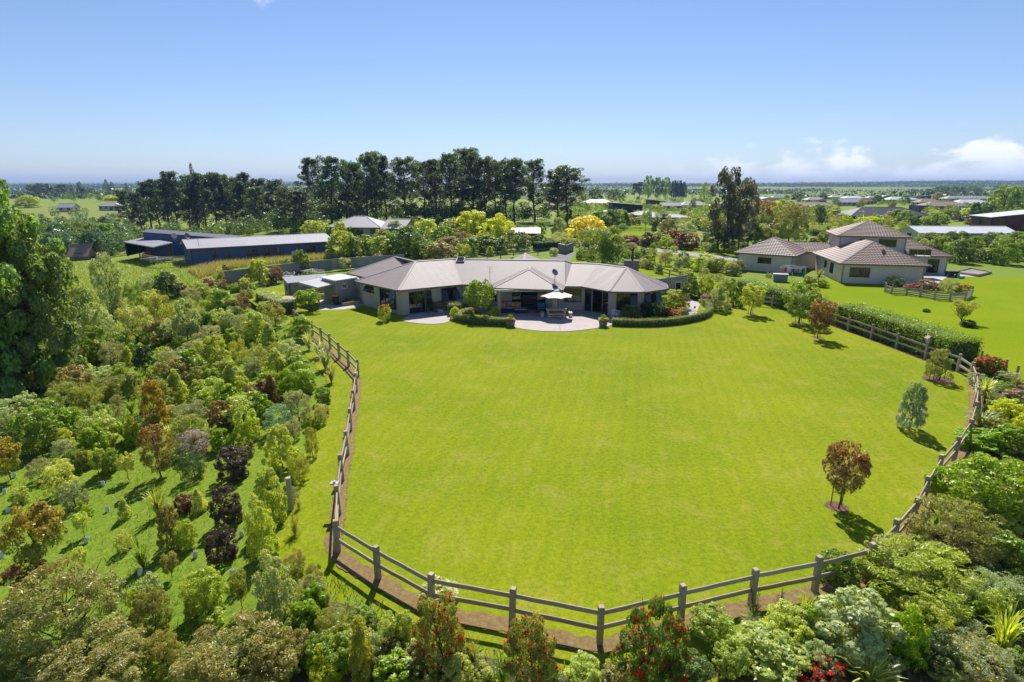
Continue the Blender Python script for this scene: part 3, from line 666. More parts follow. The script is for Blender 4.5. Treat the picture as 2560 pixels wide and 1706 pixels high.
# ------------------------------------------------------------------ generic houses of the neighbourhood
def gen_house(name, label, loc, w, d, rot=0, hw=2.5, roof='hip', pitch=22, wall=None, rmat=None, wins=4, over=.5, tiles=False, chim=False, group=None, z=None, side_win=True, door=True, sheets=False, cat='house', rise=None, into=None, front=None):
    loc = Vector((loc[0], loc[1], float(gz1(loc[0], loc[1])) if z is None else z)); H = into or thing(name, label, cat, loc, group)
    cr, sr = math.cos(rot), math.sin(rot); T = lambda x, y, zz=0: Vector((loc.x + x * cr - y * sr, loc.y + x * sr + y * cr, loc.z + zz))
    wall = wall or plain('render_grey', (.42, .39, .34), .8); rmat = rmat or ROOF; a, b = w / 2, d / 2
    cs = [(-a, -b), (a, -b), (a, b), (-a, b)]
    for k in range(4):
        (x0, y0), (x1, y1) = cs[k], cs[(k + 1) % 4]; W = Wall(T(x0, y0).xy, T(x1, y1).xy, loc.z + hw, z0=loc.z - .3)
        L_ = W.L
        if k == 0 and front is not None:
            for p0, p1, q0, q1, n, dr in front:
                u0, u1 = sorted((W.u_of(p0, 640), W.u_of(p1, 640)))
                W.window(H, max(.15, u0), min(L_ - .15, u1), loc.z + q0, loc.z + q1, n, door=dr, name='glazed_door' if dr else 'window')
            W.build(H, wall); continue
        if k in (0, 1, 3) and wins and (k == 0 or side_win):
            n = wins if k == 0 else max(1, wins // 2); st = L_ / n
            for i in range(n):
                u = st * (i + .5); ww = min(1.6, st * .55)
                if k == 0 and door and i == n // 2: W.window(H, u - .85, u + .85, loc.z + .05, loc.z + 2.1, 2, door=True, name='glazed_door')
                else: W.window(H, u - ww / 2, u + ww / 2, loc.z + hw * .38, loc.z + hw * .86, 2, sill=False)
        W.build(H, wall)
    ao, bo = a + over, b + over; r = rise if rise is not None else math.tan(math.radians(pitch)) * min(ao, bo)
    e = [T(-ao, -bo, hw), T(ao, -bo, hw), T(ao, bo, hw), T(-ao, bo, hw)]
    fs = []
    if roof == 'hip':
        if ao >= bo: r0, r1 = T(-ao + bo, 0, hw + r), T(ao - bo, 0, hw + r); fs = [([e[0], e[1], r1, r0], (e[0], e[1])), ([e[1], e[2], r1], (e[1], e[2])), ([e[2], e[3], r0, r1], (e[2], e[3])), ([e[3], e[0], r0], (e[3], e[0]))]
        else: r0, r1 = T(0, -bo + ao, hw + r), T(0, bo - ao, hw + r); fs = [([e[0], e[1], r0], (e[0], e[1])), ([e[1], e[2], r1, r0], (e[1], e[2])), ([e[2], e[3], r1], (e[2], e[3])), ([e[3], e[0], r0, r1], (e[3], e[0]))]
        caps = [(r0, r1), (e[0], r0), (e[3], r0) if ao >= bo else (e[1], r0), (e[1], r1) if ao >= bo else (e[2], r1), (e[2], r1) if ao >= bo else (e[3], r1)]
    elif roof == 'gable':
        r0, r1 = T(-ao, 0, hw + r), T(ao, 0, hw + r); fs = [([e[0], e[1], r1, r0], (e[0], e[1])), ([e[2], e[3], r0, r1], (e[2], e[3]))]; caps = [(r0, r1)]
        g = MB()
        for x in (-a, a): g.slab([T(x - .06, -b, hw), T(x + .06, -b, hw), T(x + .06, 0, hw + r * .93), T(x - .06, 0, hw + r * .93)], .05); 
        gm = MB()
        for x in (-a, a):
            q = [T(x, -b, hw), T(x, b, hw), T(x, 0, hw + r * b / bo)]; gm.poly(q); gm.poly([p + T(.08 if x < 0 else -.08, 0, 0) - T(0, 0, 0) for p in q][::-1])
        gm.build('gable_wall', wall, H)
    elif roof == 'gable_y':
        r0, r1 = T(0, -bo, hw + r), T(0, bo, hw + r); fs = [([e[1], e[2], r1, r0], (e[1], e[2])), ([e[3], e[0], r0, r1], (e[3], e[0]))]; caps = [(r0, r1)]
        gm = MB()
        for y in (-b, b): gm.poly([T(-a, y, hw), T(a, y, hw), T(0, y, hw + r * a / ao)])
        gm.build('gable_wall', wall, H)
    else:                                              # mono pitch, high edge on the +x side, -x side, or at the back
        dx = {'mono_r': (0, 1, 1, 0), 'mono_l': (1, 0, 0, 1), 'mono_b': (0, 0, 1, 1), 'mono_f': (1, 1, 0, 0)}[roof]
        ring = [p + Vector((0, 0, r * k)) for p, k in zip(e, dx)]; fs = [(ring, (ring[0], ring[1]) if roof in ('mono_b', 'mono_f') else (ring[3], ring[0]))]; caps = []
        gm = MB()
        cc = [T(x, y, hw) for x, y in cs]; hi = [p + Vector((0, 0, (r - .08) * k)) for p, k in zip(cc, dx)]
        for k in range(4):
            q = [cc[k], cc[(k + 1) % 4], hi[(k + 1) % 4], hi[k]]; gm.poly(q)
        gm.build('upper_wall', wall, H)
    for ring, ev in fs:
        if tiles: roof_tiles(H, ring, ev, rmat)
        elif sheets: roof_sheets(H, ring, ev, rmat)
        else: MB().slab(ring, .12).build('roof', rmat, H)
    for p, q in caps: cap(H, p, q, rmat if not tiles else TILECAP, .28)
    for k in range(4):
        if roof == 'hip': gutter(H, e[k], e[(k + 1) % 4])
        elif roof == 'gable' and k in (0, 2): gutter(H, e[k], e[(k + 1) % 4])
    if chim: MB().box(T(a * .4, b * .3, hw + r * .7), (.9, .7, 2.0), rot).build('chimney', plain('chimney_dark', (.06, .06, .07)), H)
    return H, T
TILE = metal_roof('brown_tile', (.255, .18, .145), .6, .35); TILECAP = metal_roof('brown_tile_cap', (.15, .115, .1), .6, .3)
RENDER = brick_mat('cream_render', (.66, .59, .50), .25)
GREYW = wood("weathered_fence_wood", (.41, .335, .245), (2, 14, 14)); PALEW = wood("pale_new_timber", (.62, .50, .33), (3, 10, 10)); DARKW = wood("dark_fence_wood", (.17, .16, .15), (2, 12, 12))
TILECAP_ = None
def tile_house():
    H, T = gen_house('house', 'cream two-storey house with brown tiled hip roofs across the hedge', (49.7, 80.0), 9.6, 12.6, math.radians(-13), 2.6, 'hip', 25, RENDER, TILE, 0, tiles=True, front=[(2130, 2182, .9, 2.1, 2, False)])
    gen_house('', '', (40.9, 89.7), 7.8, 9.8, math.radians(-37), 2.6, 'hip', 26, RENDER, TILE, 0, tiles=True, into=H, front=[(1895, 1930, 1.25, 2.1, 2, False)])
    gen_house('', '', (53.4, 87.0), 8.4, 8.6, math.radians(-19), 5.45, 'hip', 23, RENDER, TILE, 0, tiles=True, into=H, front=[(2142, 2155, 4.3, 5.1, 1, False), (2191, 2236, 4.1, 5.1, 2, False)])
    gen_house('', '', (60.2, 87.8), 8.0, 8.4, math.radians(-9), 2.6, 'hip', 25, RENDER, TILE, 0, tiles=True, into=H, front=[(2322, 2352, .1, 2.15, 2, True)])
    gen_house('', '', (46.6, 92.0), 7.0, 5.0, math.radians(-14), 2.55, 'gable', 22, RENDER, TILE, 0, tiles=True, into=H, front=[])
    # side windows of the front wing
    cr, sr = math.cos(math.radians(-13)), math.sin(math.radians(-13)); Tw = lambda x, y: Vector((49.7 + x * cr - y * sr, 80 + x * sr + y * cr))
    for y0, y1, z0, z1 in ((-2.6, -1.2, .7, 2.1), (.6, 1.6, 1.1, 2.1)):
        m = MB(); a, b = Tw(-4.83, y0), Tw(-4.83, y1); m.bar((a.x, a.y, (z0 + z1) / 2), (b.x, b.y, (z0 + z1) / 2), .06, z1 - z0); w = m.build('window', FRAME, H)
        a, b = Tw(-4.875, y0 + .07), Tw(-4.875, y1 - .07); MB().bar((a.x, a.y, (z0 + z1) / 2), (b.x, b.y, (z0 + z1) / 2), .03, z1 - z0 - .14).build('pane', GLASS, w)
    # balcony on the upper floor
    c = on(2297, 640, 2.95); rot = math.radians(-19); MB().box((c.x, c.y + .6, 2.9), (3.0, 2.2, .18), rot).build('balcony', CONC2, H)
    rail = plain('rail_steel', (.3, .32, .33), .4, .5, .6); cr, sr = math.cos(rot), math.sin(rot); Q = lambda x, y, z: Vector((c.x + x * cr - y * sr, c.y + .6 + x * sr + y * cr, z))
    pts = [Q(-1.2, -1.05, 3), Q(-.2, -1.05, 3), Q(.7, -1.05, 3), Q(1.45, -1.05, 3), Q(1.45, 0, 3), Q(1.45, 1.0, 3)]
    for p in pts: MB().bar(p, p + Vector((0, 0, 1)), .05, .05).build('balustrade_post', rail, H)
    for a, b in zip(pts, pts[1:]):
        MB().bar(a + Vector((0, 0, 1)), b + Vector((0, 0, 1)), .05, .05).build('handrail', rail, H)
        gl = MB(); gl.bar(a + Vector((0, 0, .5)), b + Vector((0, 0, .5)), .015, .8); gl.build('glass_panel', GLASS, H)
    n = on(2206, 652, 3.3); dish(H, Vector((n.x, n.y, 3.55)), .55, 'satellite_dish', .42, face=(.35, -.85, .4))
tile_house()
NAVY = plain('navy_cladding', (.062, .10, .215), .55, .4, var=.1); GREYR = metal_roof('grey_steel_roof', (.31, .30, .33)); WHITER = metal_roof('white_steel_roof', (.62, .62, .62), .4)
CHAR = metal_roof('charcoal_roof', (.05, .045, .055), .5); BLK = plain('black_timber', (.018, .018, .024), .6); PALE = plain('pale_render', (.5, .47, .42), .8)
TAN = metal_roof('tan_tile_roof', (.27, .2, .15), .7, .25); LGREY = metal_roof('light_grey_roof', (.36, .34, .34), .5); RUST = plain('dark_red_timber', (.09, .022, .02), .6); CREAM = plain('cream_wall', (.55, .5, .4), .8)
def blue_house():
    rot = .611
    H, T = gen_house('house', 'long dark blue house with grey metal roof behind the tall dry grass', (-47.3, 107.5), 24, 10.4, rot, 2.75, 'gable', 11, NAVY, GREYR, 0, sheets=True,
        front=[(531, 541, .75, 2.0, 1, False), (566, 576, .75, 2.0, 1, False), (618, 646, .95, 2.05, 2, False), (662, 675, .2, 2.15, 1, True), (678, 688, 1.1, 2.1, 1, False), (691, 703, .1, 2.15, 1, True), (766, 790, .9, 2.1, 2, False)])
    gen_house('', '', (-63.5, 114.5), 15, 7, .3, 3.0, 'mono_l', 0, NAVY, CHAR, 0, into=H, rise=1.7, front=[(385, 400, 3.05, 3.2, 1, False)] if False else [])
    b = on_y(592, 634, 101); MB().box((b.x, b.y - .35, b.z), (.5, .14, .7), rot).build('meter_box', PALE, H)
    for px, py, f in ((437, 602, (.7, -.6, .35)), (470, 602, (.8, -.3, .35))):
        p = on(px, py, 3.7); dish(H, p, .5, 'satellite_dish', .5, PALE if px < 450 else None, f)
    p = on(497, 617, 2.8); MB().tube([p, p + Vector((0, 0, 1.9))], .03, 5).build('aerial', plain('pole_grey', (.3, .3, .32)), H)
    for px in (733, 737):
        p = on(px, 649); MB().lathe([(.0, 0), (.19, 0.02), (.19, 1.15), (.1, 1.3), (.06, 1.4)], (p.x, p.y - .1, 0), 10).build('gas_bottle', plain('gas_white', (.42, .45, .5), .4), H)
    # open-fronted carport on the left end
    C = thing('carport', 'open grey-roofed carport at the left end of the blue house', 'carport', (-63.5, 104, 0))
    A, B, D, E = [on(x, y, z) for x, y, z in ((307.5, 605, 2.6), (382, 618, 2.5), (431, 606.5, 2.6), (358, 597.5, 2.75))]
    E = A + (D - B); E.z = 2.75
    roof_sheets(C, [A, B, D, E], (A, B), GREYR, 1.0)
    for t, (p, q) in enumerate(((A, B), (A, B), (A, B), (B, D), (B, D))):
        k = (.06, .5, .93, .08, .92)[t]; r = p.lerp(q, k); r = r.lerp((A + D) / 2, .05); MB().bar((r.x, r.y, 0), (r.x, r.y, r.z - .06), .14, .14, (1, 0, 0)).build('post', BLK, C)
    MB().bar((E.x, E.y - .4, 1.2), (D.x, D.y - .2, 1.2), .15, 2.4).build('back_wall', NAVY, C); MB().bar((A.x + .3, A.y, 1.2), (E.x + .3, E.y - .4, 1.2), .12, 2.4).build('side_wall', BLK, C)
    m = (A + B) / 2; tr = tag(MB().box((m.x + .6, m.y + 1.6, .55), (1.7, 1.0, .5), .3).box((m.x + .6, m.y + 1.6, .95), (.9, .8, .3), .3).lathe([(.28, 0), (.28, .2)], (m.x - .1, m.y + 1.2, .02), 10).lathe([(.28, 0), (.28, .2)], (m.x + 1.3, m.y + 1.5, .02), 10).build('ride_on_mower', plain('mower_red', (.4, .03, .02), .4), None, (m.x + .6, m.y + 1.6, 0)), 'red ride-on mower parked in the carport', 'mower')
    # timber yard rails in front of the carport
    F = thing('yard_fence', 'weathered yard fence of horizontal rails beside the carport', 'fence', (*on(400, 652).xy, 0))
    P = [on(x, y) for x, y in ((352, 652), (378, 658), (404, 661), (432, 660), (463, 658))]
    for p in P: MB().bar(p, p + Vector((0, 0, 1.25)), .14, .14, (1, 0, 0)).build('post', GREYW, F)
    for a, b in zip(P, P[1:]):
        for z in (.25, .5, .75, 1.0, 1.2): MB().bar(a + Vector((0, 0, z)), b + Vector((0, 0, z)), .04, .1).build('rail', GREYW, F)

blue_house()
# ------------------------------------------------------------------ sheds and court beside the long house
def sheds():
    SH = plain('shed_olive', (.26, .24, .18), .6)
    S = thing('garden_shed', 'olive green garden shed with ribbed grey roof left of the white canopy', 'shed', (-23, 64.5, 0))
    c = Vector((-24.9, 62.8)); ex = Vector((.85, .53)); ey = Vector((-.53, .85))
    cs = [c, c + ex * 4.6, c + ex * 4.6 + ey * 2.6, c + ey * 2.6]
    for k in range(4):
        a, b = cs[k], cs[(k + 1) % 4]; W = Wall(a, b, 1.95)
        if k == 3: W.window(S, 1.0, 1.6, 1.0, 1.6, 1)
        W.build(S, SH)
    z = lambda p, zz: Vector((p.x, p.y, zz)); o = .12
    r = [z(cs[0] - ex * o - ey * o, 1.98), z(cs[1] + ex * o - ey * o, 1.98), z(cs[2] + ex * o + ey * o, 2.3), z(cs[3] - ex * o + ey * o, 2.3)]
    roof_sheets(S, r, (r[0], r[1]), metal_roof('shed_roof', (.24, .25, .28)), .38)
    B = thing('outbuilding', 'small plastered outbuilding with glaring white flat roof and butterfly plaque', 'outbuilding', (-19.3, 63, 0))
    L_, F_, R_, K_ = [on(x, y, 2.65) for x, y in ((800.5, 693), (839, 701.6), (893, 693.4), (849, 684.6))]
    cen = (L_ + F_ + R_ + K_) / 4
    MB().slab([F_, R_, K_, L_], .1).build('roof', plain('gloss_white_roof', (.80, .79, .76), .25, .5, var=.03), B)
    q = [cen + (p - cen) * .93 for p in (L_, F_, R_, K_)]
    for a, b in zip(q, q[1:] + q[:1]): Wall(a.xy, b.xy, 2.55).build(B, brick_mat('grey_plaster', (.33, .30, .28), .3))
    W = Wall(q[1].xy, q[2].xy, 2.5); u = W.u_of(861, 713); m = MB(); W.block(m, u - .4, u + .4, 1.55, 2.25, .005, .03); pl = m.build('plaque', PALE, B)
    bf = MB()
    for sx in (-1, 1):
        for pts in (((.03, .02), (.30, .24), (.27, .05), (.12, -.02)), ((.03, -.02), (.14, -.03), (.22, -.2), (.08, -.17))): bf.poly([W.P(u + sx * x, 1.9 + y, .045) for x, y in pts])
    W.block(bf, u - .02, u + .02, 1.78, 2.02, .035, .05); bf.build('butterfly', BLK, pl)
    C = thing('canopy', 'white lean-to canopy roof on posts between shed and house', 'canopy', (-21, 61.5, 0))
    Q = [on(x, y, zz) for x, y, zz in ((746, 706, 2.25), (794.6, 719.5, 2.15), (840.5, 708.4, 2.2), (798, 696.5, 2.35))]
    roof_sheets(C, Q, (Q[0], Q[1]), metal_roof('canopy_white', (.55, .53, .5), .45), .6)
    for k in (0, 1): p = Q[k].lerp(Q[3], .06); MB().bar((p.x, p.y, 0), (p.x, p.y, p.z - .08), .1, .1, (1, 0, 0)).build('post', GREYW, C)
    MB().bar(Q[0] - Vector((0, 0, .1)), Q[1] - Vector((0, 0, .1)), .06, .14).build('fascia', PALE, C)
    # wheelie bin with yellow lid
    p = on(840.5, 763); b = thing('wheelie_bin', 'dark wheelie bin with bright yellow lid under the canopy edge', 'bin', p)
    x, y = p.x, p.y; MB().hexa([(x - .2, y - .22, .08), (x + .2, y - .22, .08), (x + .2, y + .2, .08), (x - .2, y + .2, .08), (x - .28, y - .3, .98), (x + .28, y - .3, .98), (x + .28, y + .32, .98), (x - .28, y + .32, .98)]).build('body', plain('bin_green', (.03, .035, .03), .5), b)
    MB().hexa([(x - .3, y - .34, .99), (x + .3, y - .34, .99), (x + .3, y + .36, .99), (x - .3, y + .36, .99), (x - .25, y - .25, 1.08), (x + .25, y - .25, 1.08), (x + .25, y + .28, 1.1), (x - .25, y + .28, 1.1)]).build('lid', plain('bin_yellow', (.75, .36, .01), .45), b)
    for s in (-1, 1): MB().tube([(x + s * .2, y + .27, .1), (x + s * .27, y + .27, .1)], .1, 10).build('wheel', BLK, b)
    MB().tube([(x - .24, y + .4, .97), (x + .24, y + .4, .97)], .022, 6).build('handle', BLK, b)
    # raised vegetable bed of sleepers
    R = thing('raised_bed', 'raised timber vegetable bed beside the brick wall', 'planter', (*on(880, 766).xy, 0))
    a, b2, c2, d2 = [on(*p).xy for p in ((857, 766.5), (900, 760.5), (893, 755), (853, 761))]
    for p, q in ((a, b2), (b2, c2), (c2, d2), (d2, a)):
        for k in (0, 1): MB().bar((p.x, p.y, .1 + k * .2), (q.x, q.y, .1 + k * .2), .07, .19).build('sleeper', GREYW, R)
    MB().poly([(p.x, p.y, .3) for p in (a, b2, c2, d2)]).build('soil', SOIL, R)
    # kennel by the hedge
    p = on(727, 776); k = thing('kennel', 'dark kennel with flat grey roof at the hedge end', 'kennel', p)
    m = MB(); m.box((p.x, p.y + .45, .62), (.95, .06, 1.2)); m.box((p.x - .45, p.y, .62), (.06, .9, 1.2)); m.box((p.x + .45, p.y, .62), (.06, .9, 1.2)); m.box((p.x, p.y, .05), (.9, .9, .06)); m.build('body', DARKW, k)
    MB().hexa([(p.x - .75, p.y - .7, 1.2), (p.x + .75, p.y - .7, 1.2), (p.x + .75, p.y + .65, 1.32), (p.x - .75, p.y + .65, 1.32), (p.x - .75, p.y - .7, 1.26), (p.x + .75, p.y - .7, 1.26), (p.x + .75, p.y + .65, 1.38), (p.x - .75, p.y + .65, 1.38)]).build('roof', GREYW, k)
    # potting bench under the canopy
    p = on(812, 755); t = thing('bench_table', 'white-topped potting bench standing under the canopy', 'table', p)
    MB().box((p.x, p.y, .86), (1.5, .6, .05), .3).build('table_top', PALE, t)
    for sx, sy in ((-.65, -.2), (.65, -.2), (-.65, .2), (.65, .2)): MB().bar((p.x + sx, p.y + sy, 0), (p.x + sx, p.y + sy, .84), .06, .06, (1, 0, 0)).build('leg', PALE, t)
sheds()
def palings():
    """close-boarded grey fence between the long house and the blue house: panels of vertical boards with a capping"""
    F = thing('paling_fence', 'tall grey close-boarded fence between the brick house and the dry grass', 'fence', (-30, 84, 0))
    P = [on(x, y, 1.75).xy for x, y in ((560, 678), (577, 676), (655, 667), (735, 657), (830, 648), (895, 643), (960, 639), (1010, 637))]
    for a, b in zip(P, P[1:]):
        n = max(1, round((b - a).length / 2.4)); d = (b - a) / n
        for k in range(n):
            s = a + d * k; m = MB(); L_ = d.length; u = d / L_; nb = int(L_ / .16); nn = Vector((u.y, -u.x)) 
            for j in range(nb):
                x0 = s + u * (j * L_ / nb + .012); x1 = s + u * ((j + 1) * L_ / nb - .012); off = nn * (.012 * (j % 2))
                m.bar((x0.x + off.x, x0.y + off.y, .87), (x1.x + off.x, x1.y + off.y, .87), .022, 1.62)
            m.bar((s.x, s.y, .9), (s.x + d.x, s.y + d.y, .9), .01, 1.55)
            m.build('panel', GREYW2, F); MB().bar((s.x, s.y, 1.72), (s.x + d.x, s.y + d.y, 1.72), .1, .05).build('capping', GREYW2, F)
            MB().bar((s.x, s.y + .08, 0), (s.x, s.y + .08, 1.7), .1, .1, (1, 0, 0)).build('post', GREYW2, F)
GREYW2 = wood('grey_paling_wood', (.30, .29, .295), (8, 8, 2))
palings()
# ------------------------------------------------------------------ post-and-rail fences
def post_mesh(h=1.22, w=.17, mat=None, slope=.03):
    m = MB(); a = w / 2; b = .012
    ring = [(-a + b, -a), (a - b, -a), (a, -a + b), (a, a - b), (a - b, a), (-a + b, a), (-a, a - b), (-a, -a + b)]
    v = [(x, y, -.25) for x, y in ring] + [(x, y, h) for x, y in ring] + [(x * .86, y * .86, h + slope) for x, y in ring]
    m.v = v
    for k in range(8): m.f += [(k, (k + 1) % 8, 8 + (k + 1) % 8, 8 + k), (8 + k, 8 + (k + 1) % 8, 16 + (k + 1) % 8, 16 + k)]
    m.f.append(tuple(range(16, 24))); return m.mesh('post', mat or GREYW)
def rail_mesh(mat=None, w=.05, h=.15):
    m = MB(); N = 4; b = .012
    prof = [(-w / 2, -h / 2 + b), (-w / 2 + b, -h / 2), (w / 2 - b, -h / 2), (w / 2, -h / 2 + b), (w / 2, h / 2 - b), (w / 2 - b, h / 2), (-w / 2 + b, h / 2), (-w / 2, h / 2 - b)]
    r = random.Random(2); v = []
    for i in range(N + 1):
        jy, jz = r.uniform(-.004, .004), r.uniform(-.006, .006); v += [(i / N, y + jy, z + jz) for y, z in prof]
    m.v = v
    for i in range(N):
        for k in range(8): m.f.append((i * 8 + k, (i + 1) * 8 + k, (i + 1) * 8 + (k + 1) % 8, i * 8 + (k + 1) % 8))
    m.f += [tuple(range(8))[::-1], tuple(range(N * 8, N * 8 + 8))]; return m.mesh('rail', mat or GREYW)
PM, RM = post_mesh(), rail_mesh(); PM2, RM2 = post_mesh(1.1, .13, DARKW), rail_mesh(DARKW)
def rail_fence(label, pts, pm=None, rm=None, zs=(.52, 1.0), face=-1, seed=1, name='post_and_rail_fence', skip_last=False, terrain=False, hs=1.0):
    pm, rm = pm or PM, rm or RM; r = random.Random(seed); o = pts[0]; F = thing(name, label, 'fence', (o[0], o[1], 0)); O = ORG[F.name]
    Z = [float(gz1(p[0], p[1])) if terrain else 0 for p in pts]
    for k, p in enumerate(pts):
        if skip_last and k == len(pts) - 1: break
        q = pts[min(k + 1, len(pts) - 1)]; q0 = pts[max(k - 1, 0)]; a = math.atan2(q[1] - q0[1], q[0] - q0[0])
        po = mesh_obj('post', pm, F, (p[0] - O.x, p[1] - O.y, Z[k])); po.rotation_euler = (r.uniform(-.025, .025), r.uniform(-.025, .025), a); po.scale = (1, 1, hs * r.uniform(.97, 1.03))
    for k, (p, q) in enumerate(zip(pts, pts[1:])):
        d = Vector((q[0] - p[0], q[1] - p[1], 0)); L_ = d.length; d /= L_; n = Vector((-d.y, d.x, 0)) * (face * .06)
        for z in zs:
            z *= hs; s, e = z + r.uniform(-.02, .02) + Z[k], z + r.uniform(-.02, .02) + Z[k + 1]
            ro = mesh_obj('rail', rm, F, (p[0] - O.x + n.x, p[1] - O.y + n.y, s)); ro.scale = (L_, 1, 1); ro.rotation_euler = (r.uniform(-.04, .04), -math.atan2(e - s, L_), math.atan2(d.y, d.x))
    return F
rail_fence('weathered two-rail fence curving down the left side of the lawn', [tuple(p) for p in FENCE[:15]], seed=2, face=0)
rail_fence('weathered two-rail fence across the front of the lawn', [tuple(p) for p in FENCE[14:23]], seed=3, face=0)
rail_fence('weathered two-rail fence along the lawn behind the right-hand planting', [tuple(p) for p in FENCE[22:]] + [tuple(p) for p in RGAP], seed=4, face=0)
rail_fence('weathered two-rail fence in front of the long clipped hedge', [tuple(RGAP[-1])] + [tuple(p) for p in HFENCE], seed=5, face=0)
def pxl(L_): return [tuple(on(x, y).xy) for x, y in L_]
rail_fence('dark two-rail fence behind the brick house roof on the driveway side', pxl([(1175, 652), (1218, 649), (1252, 646), (1284, 643), (1345, 638), (1385, 633)]), PM2, RM2, seed=6)
rail_fence('dark two-rail fence right of the chimney toward the neighbour', pxl([(1592, 652), (1612, 666), (1632, 676), (1652, 687), (1673, 694), (1700, 700)]), PM2, RM2, seed=7)
rail_fence('dark rail fence of the small paddock with young trees', pxl([(1500, 583), (1530, 582), (1560, 580), (1600, 579), (1640, 583)]), PM2, RM2, (.4, .8, 1.1), seed=8)
rail_fence('dark rail fence at the foot of the small paddock', pxl([(1555, 608), (1580, 605), (1605, 602)]), PM2, RM2, (.4, .8, 1.1), seed=9)
rail_fence('short timber fence beside the driveway gate pillar', pxl([(1432, 626), (1448, 624), (1462, 622)]), PM, RM, (.4, .8, 1.1), seed=11)
bed_pts = pxl([(2212, 731), (2228, 736), (2266, 738), (2300, 743), (2336, 750), (2374, 753), (2412, 750), (2428, 741)])
rail_fence('low four-rail timber fence round the neighbour flower bed', bed_pts, PM, RM, (.15, .38, .62, .86), seed=10, hs=.95)
# plastered gate wall by the driveway
g0, g1, g2 = on(1396, 632), on(1412, 636), on(1432, 628)
gw = thing('gate_wall', 'rendered grey wall flanking the driveway entrance', 'wall', (g1.x, g1.y, 0))
MB().bar((g0.x, g0.y, .85), (g1.x, g1.y, .85), .25, 1.7).build('wall', brick_mat('gate_render', (.25, .22, .21), .2), gw); MB().bar((g1.x + .1, g1.y + .2, .85), (g2.x, g2.y, .85), .25, 1.66).build('wall', MATS['gate_render'], gw)
MB().bar((g0.x, g0.y, 1.74), (g1.x, g1.y, 1.74), .32, .08).build('coping', CONC2, gw)
# timber screen gate right of the chimney
g0, g1 = on(1640, 735), on(1718, 722); sg = thing('screen_fence', 'grey boarded side gate and screen beyond the right end of the brick house', 'fence', (g0.x, g0.y, 0))
d = (g1 - g0); N = int(d.length / .3)
for k in range(N): a, b = g0 + d * ((k + .04) / N), g0 + d * ((k + .96) / N); MB().bar((a.x, a.y, .85), (b.x, b.y, .85), .03, 1.65).build('board', GREYW2, sg)
MB().bar((g0.x, g0.y, 1.72), (g1.x, g1.y, 1.72), .1, .07).build('capping', GREYW2, sg)
for k in range(4): p = g0 + d * (k / 3); MB().bar((p.x, p.y + .08, 0), (p.x, p.y + .08, 1.85), .12, .12, (1, 0, 0)).build('post', GREYW2, sg)
m0 = on(1693, 716, .9); mr = thing('garden_mirror', 'small white-framed mirror hung on the grey side screen', 'mirror', (m0.x, m0.y - .1, 0.5)); MB().box((m0.x, m0.y - .35, 1.0), (.75, .05, .95)).build('frame', PALE, mr); MB().box((m0.x, m0.y - .385, 1.0), (.55, .02, .75)).build('pane', GLASS, mr)
# ------------------------------------------------------------------ houses of the wider neighbourhood, placed by ridge line
def far_house(label, px0, px1, pytop, roof='hip', wall=None, rmat=None, rot=0, hr=4.6, depth=None, wins=4, chim=False, hw=2.5, cat='house', name='house', group=None):
    c = on((px0 + px1) / 2, pytop, hr); w = (px1 - px0) / F_PX * zc_of(c) - 1.0; d = depth or max(6, min(11, w * .55)); y = c.y + .3
    half = (min(w, d) / 2 + .5) if roof == 'hip' else (d / 2 + .5)
    if roof.startswith('mono'): half = 1
    return gen_house(name, label, (c.x, y), w, d, rot, hw, roof, 20, wall, rmat, wins, chim=chim, z=float(gz1(c.x, y)), rise=max(.5, hr - hw - float(gz1(c.x, y))), group=group, cat=cat)
far_house('taupe hip-roofed house among shrubs left of the golden trees', 828, 972, 541, 'hip', BRICK, LGREY, -.12, 5.0, 11, 4)
far_house('small gabled wing with pale roof beside the taupe hip-roofed house', 966, 1030, 548, 'gable', BRICK, LGREY, -.25, 4.6, 8, 2)
far_house('low grey shed with pale roof right of the golden-lime trees', 1274, 1352, 570, 'gable', NAVY2 if 'NAVY2' in globals() else plain('shed_blue_grey', (.16, .18, .2)), LGREY, -.08, 3.2, 6, 2, hw=2.2, cat='shed', name='shed')
far_house('black two-storey flat-roofed house beyond the golden-yellow tree', 1524, 1604, 506, 'mono_l', BLK, LGREY, .05, 6.3, 9, 4, hw=5.3)
far_house('low dark wing with pale garage joined to the black house', 1480, 1520, 527, 'mono_r', PALE, LGREY, .05, 3.4, 6, 1, hw=2.6)
far_house('long low house with blue-grey roof and timber porch beyond the paddock', 1575, 1652, 527, 'hip', PALE, GREYR, .04, 3.9, 9, 4)
far_house('open carport with dark roof and pale timber posts', 1620, 1722, 536, 'hip', CREAM, GREYR, .03, 3.4, 7, 3)
far_house('far house with pale brown roof left of the tall pine', 1405, 1450, 497, 'hip', PALE, TAN, .1, 4.8)
far_house('far house with broad pinkish roof behind the dark green trees', 1452, 1535, 499, 'hip', PALE, LGREY, 0, 4.8)
far_house('far white-walled house with orange-tinged roof under the pines', 1362, 1425, 503, 'hip', CREAM, TAN, 0, 4.8)
far_house('far dark-roofed house below the poplars', 1618, 1660, 499, 'mono_l', BLK, GREYR, .1, 5.2, 8, 3, hw=4.0)
far_house('far long grey-roofed house right of the poplars', 1650, 1702, 506, 'gable', CREAM, GREYR, 0, 4.4)
far_house('far cream house with wide pale roof behind the conifer', 1696, 1770, 503, 'hip', CREAM, LGREY, .15, 4.8)
far_house('far pale-roofed house partly behind the tall dark tree', 1770, 1845, 505, 'hip', CREAM, LGREY, 0, 4.7)
far_house('far grey-white house cluster right of the tall dark tree', 1880, 1950, 493, 'gable_y', CREAM, LGREY, .2, 4.7)
far_house('far white house with steep small gable', 1925, 1962, 489, 'hip', CREAM, LGREY, .1, 5.0)
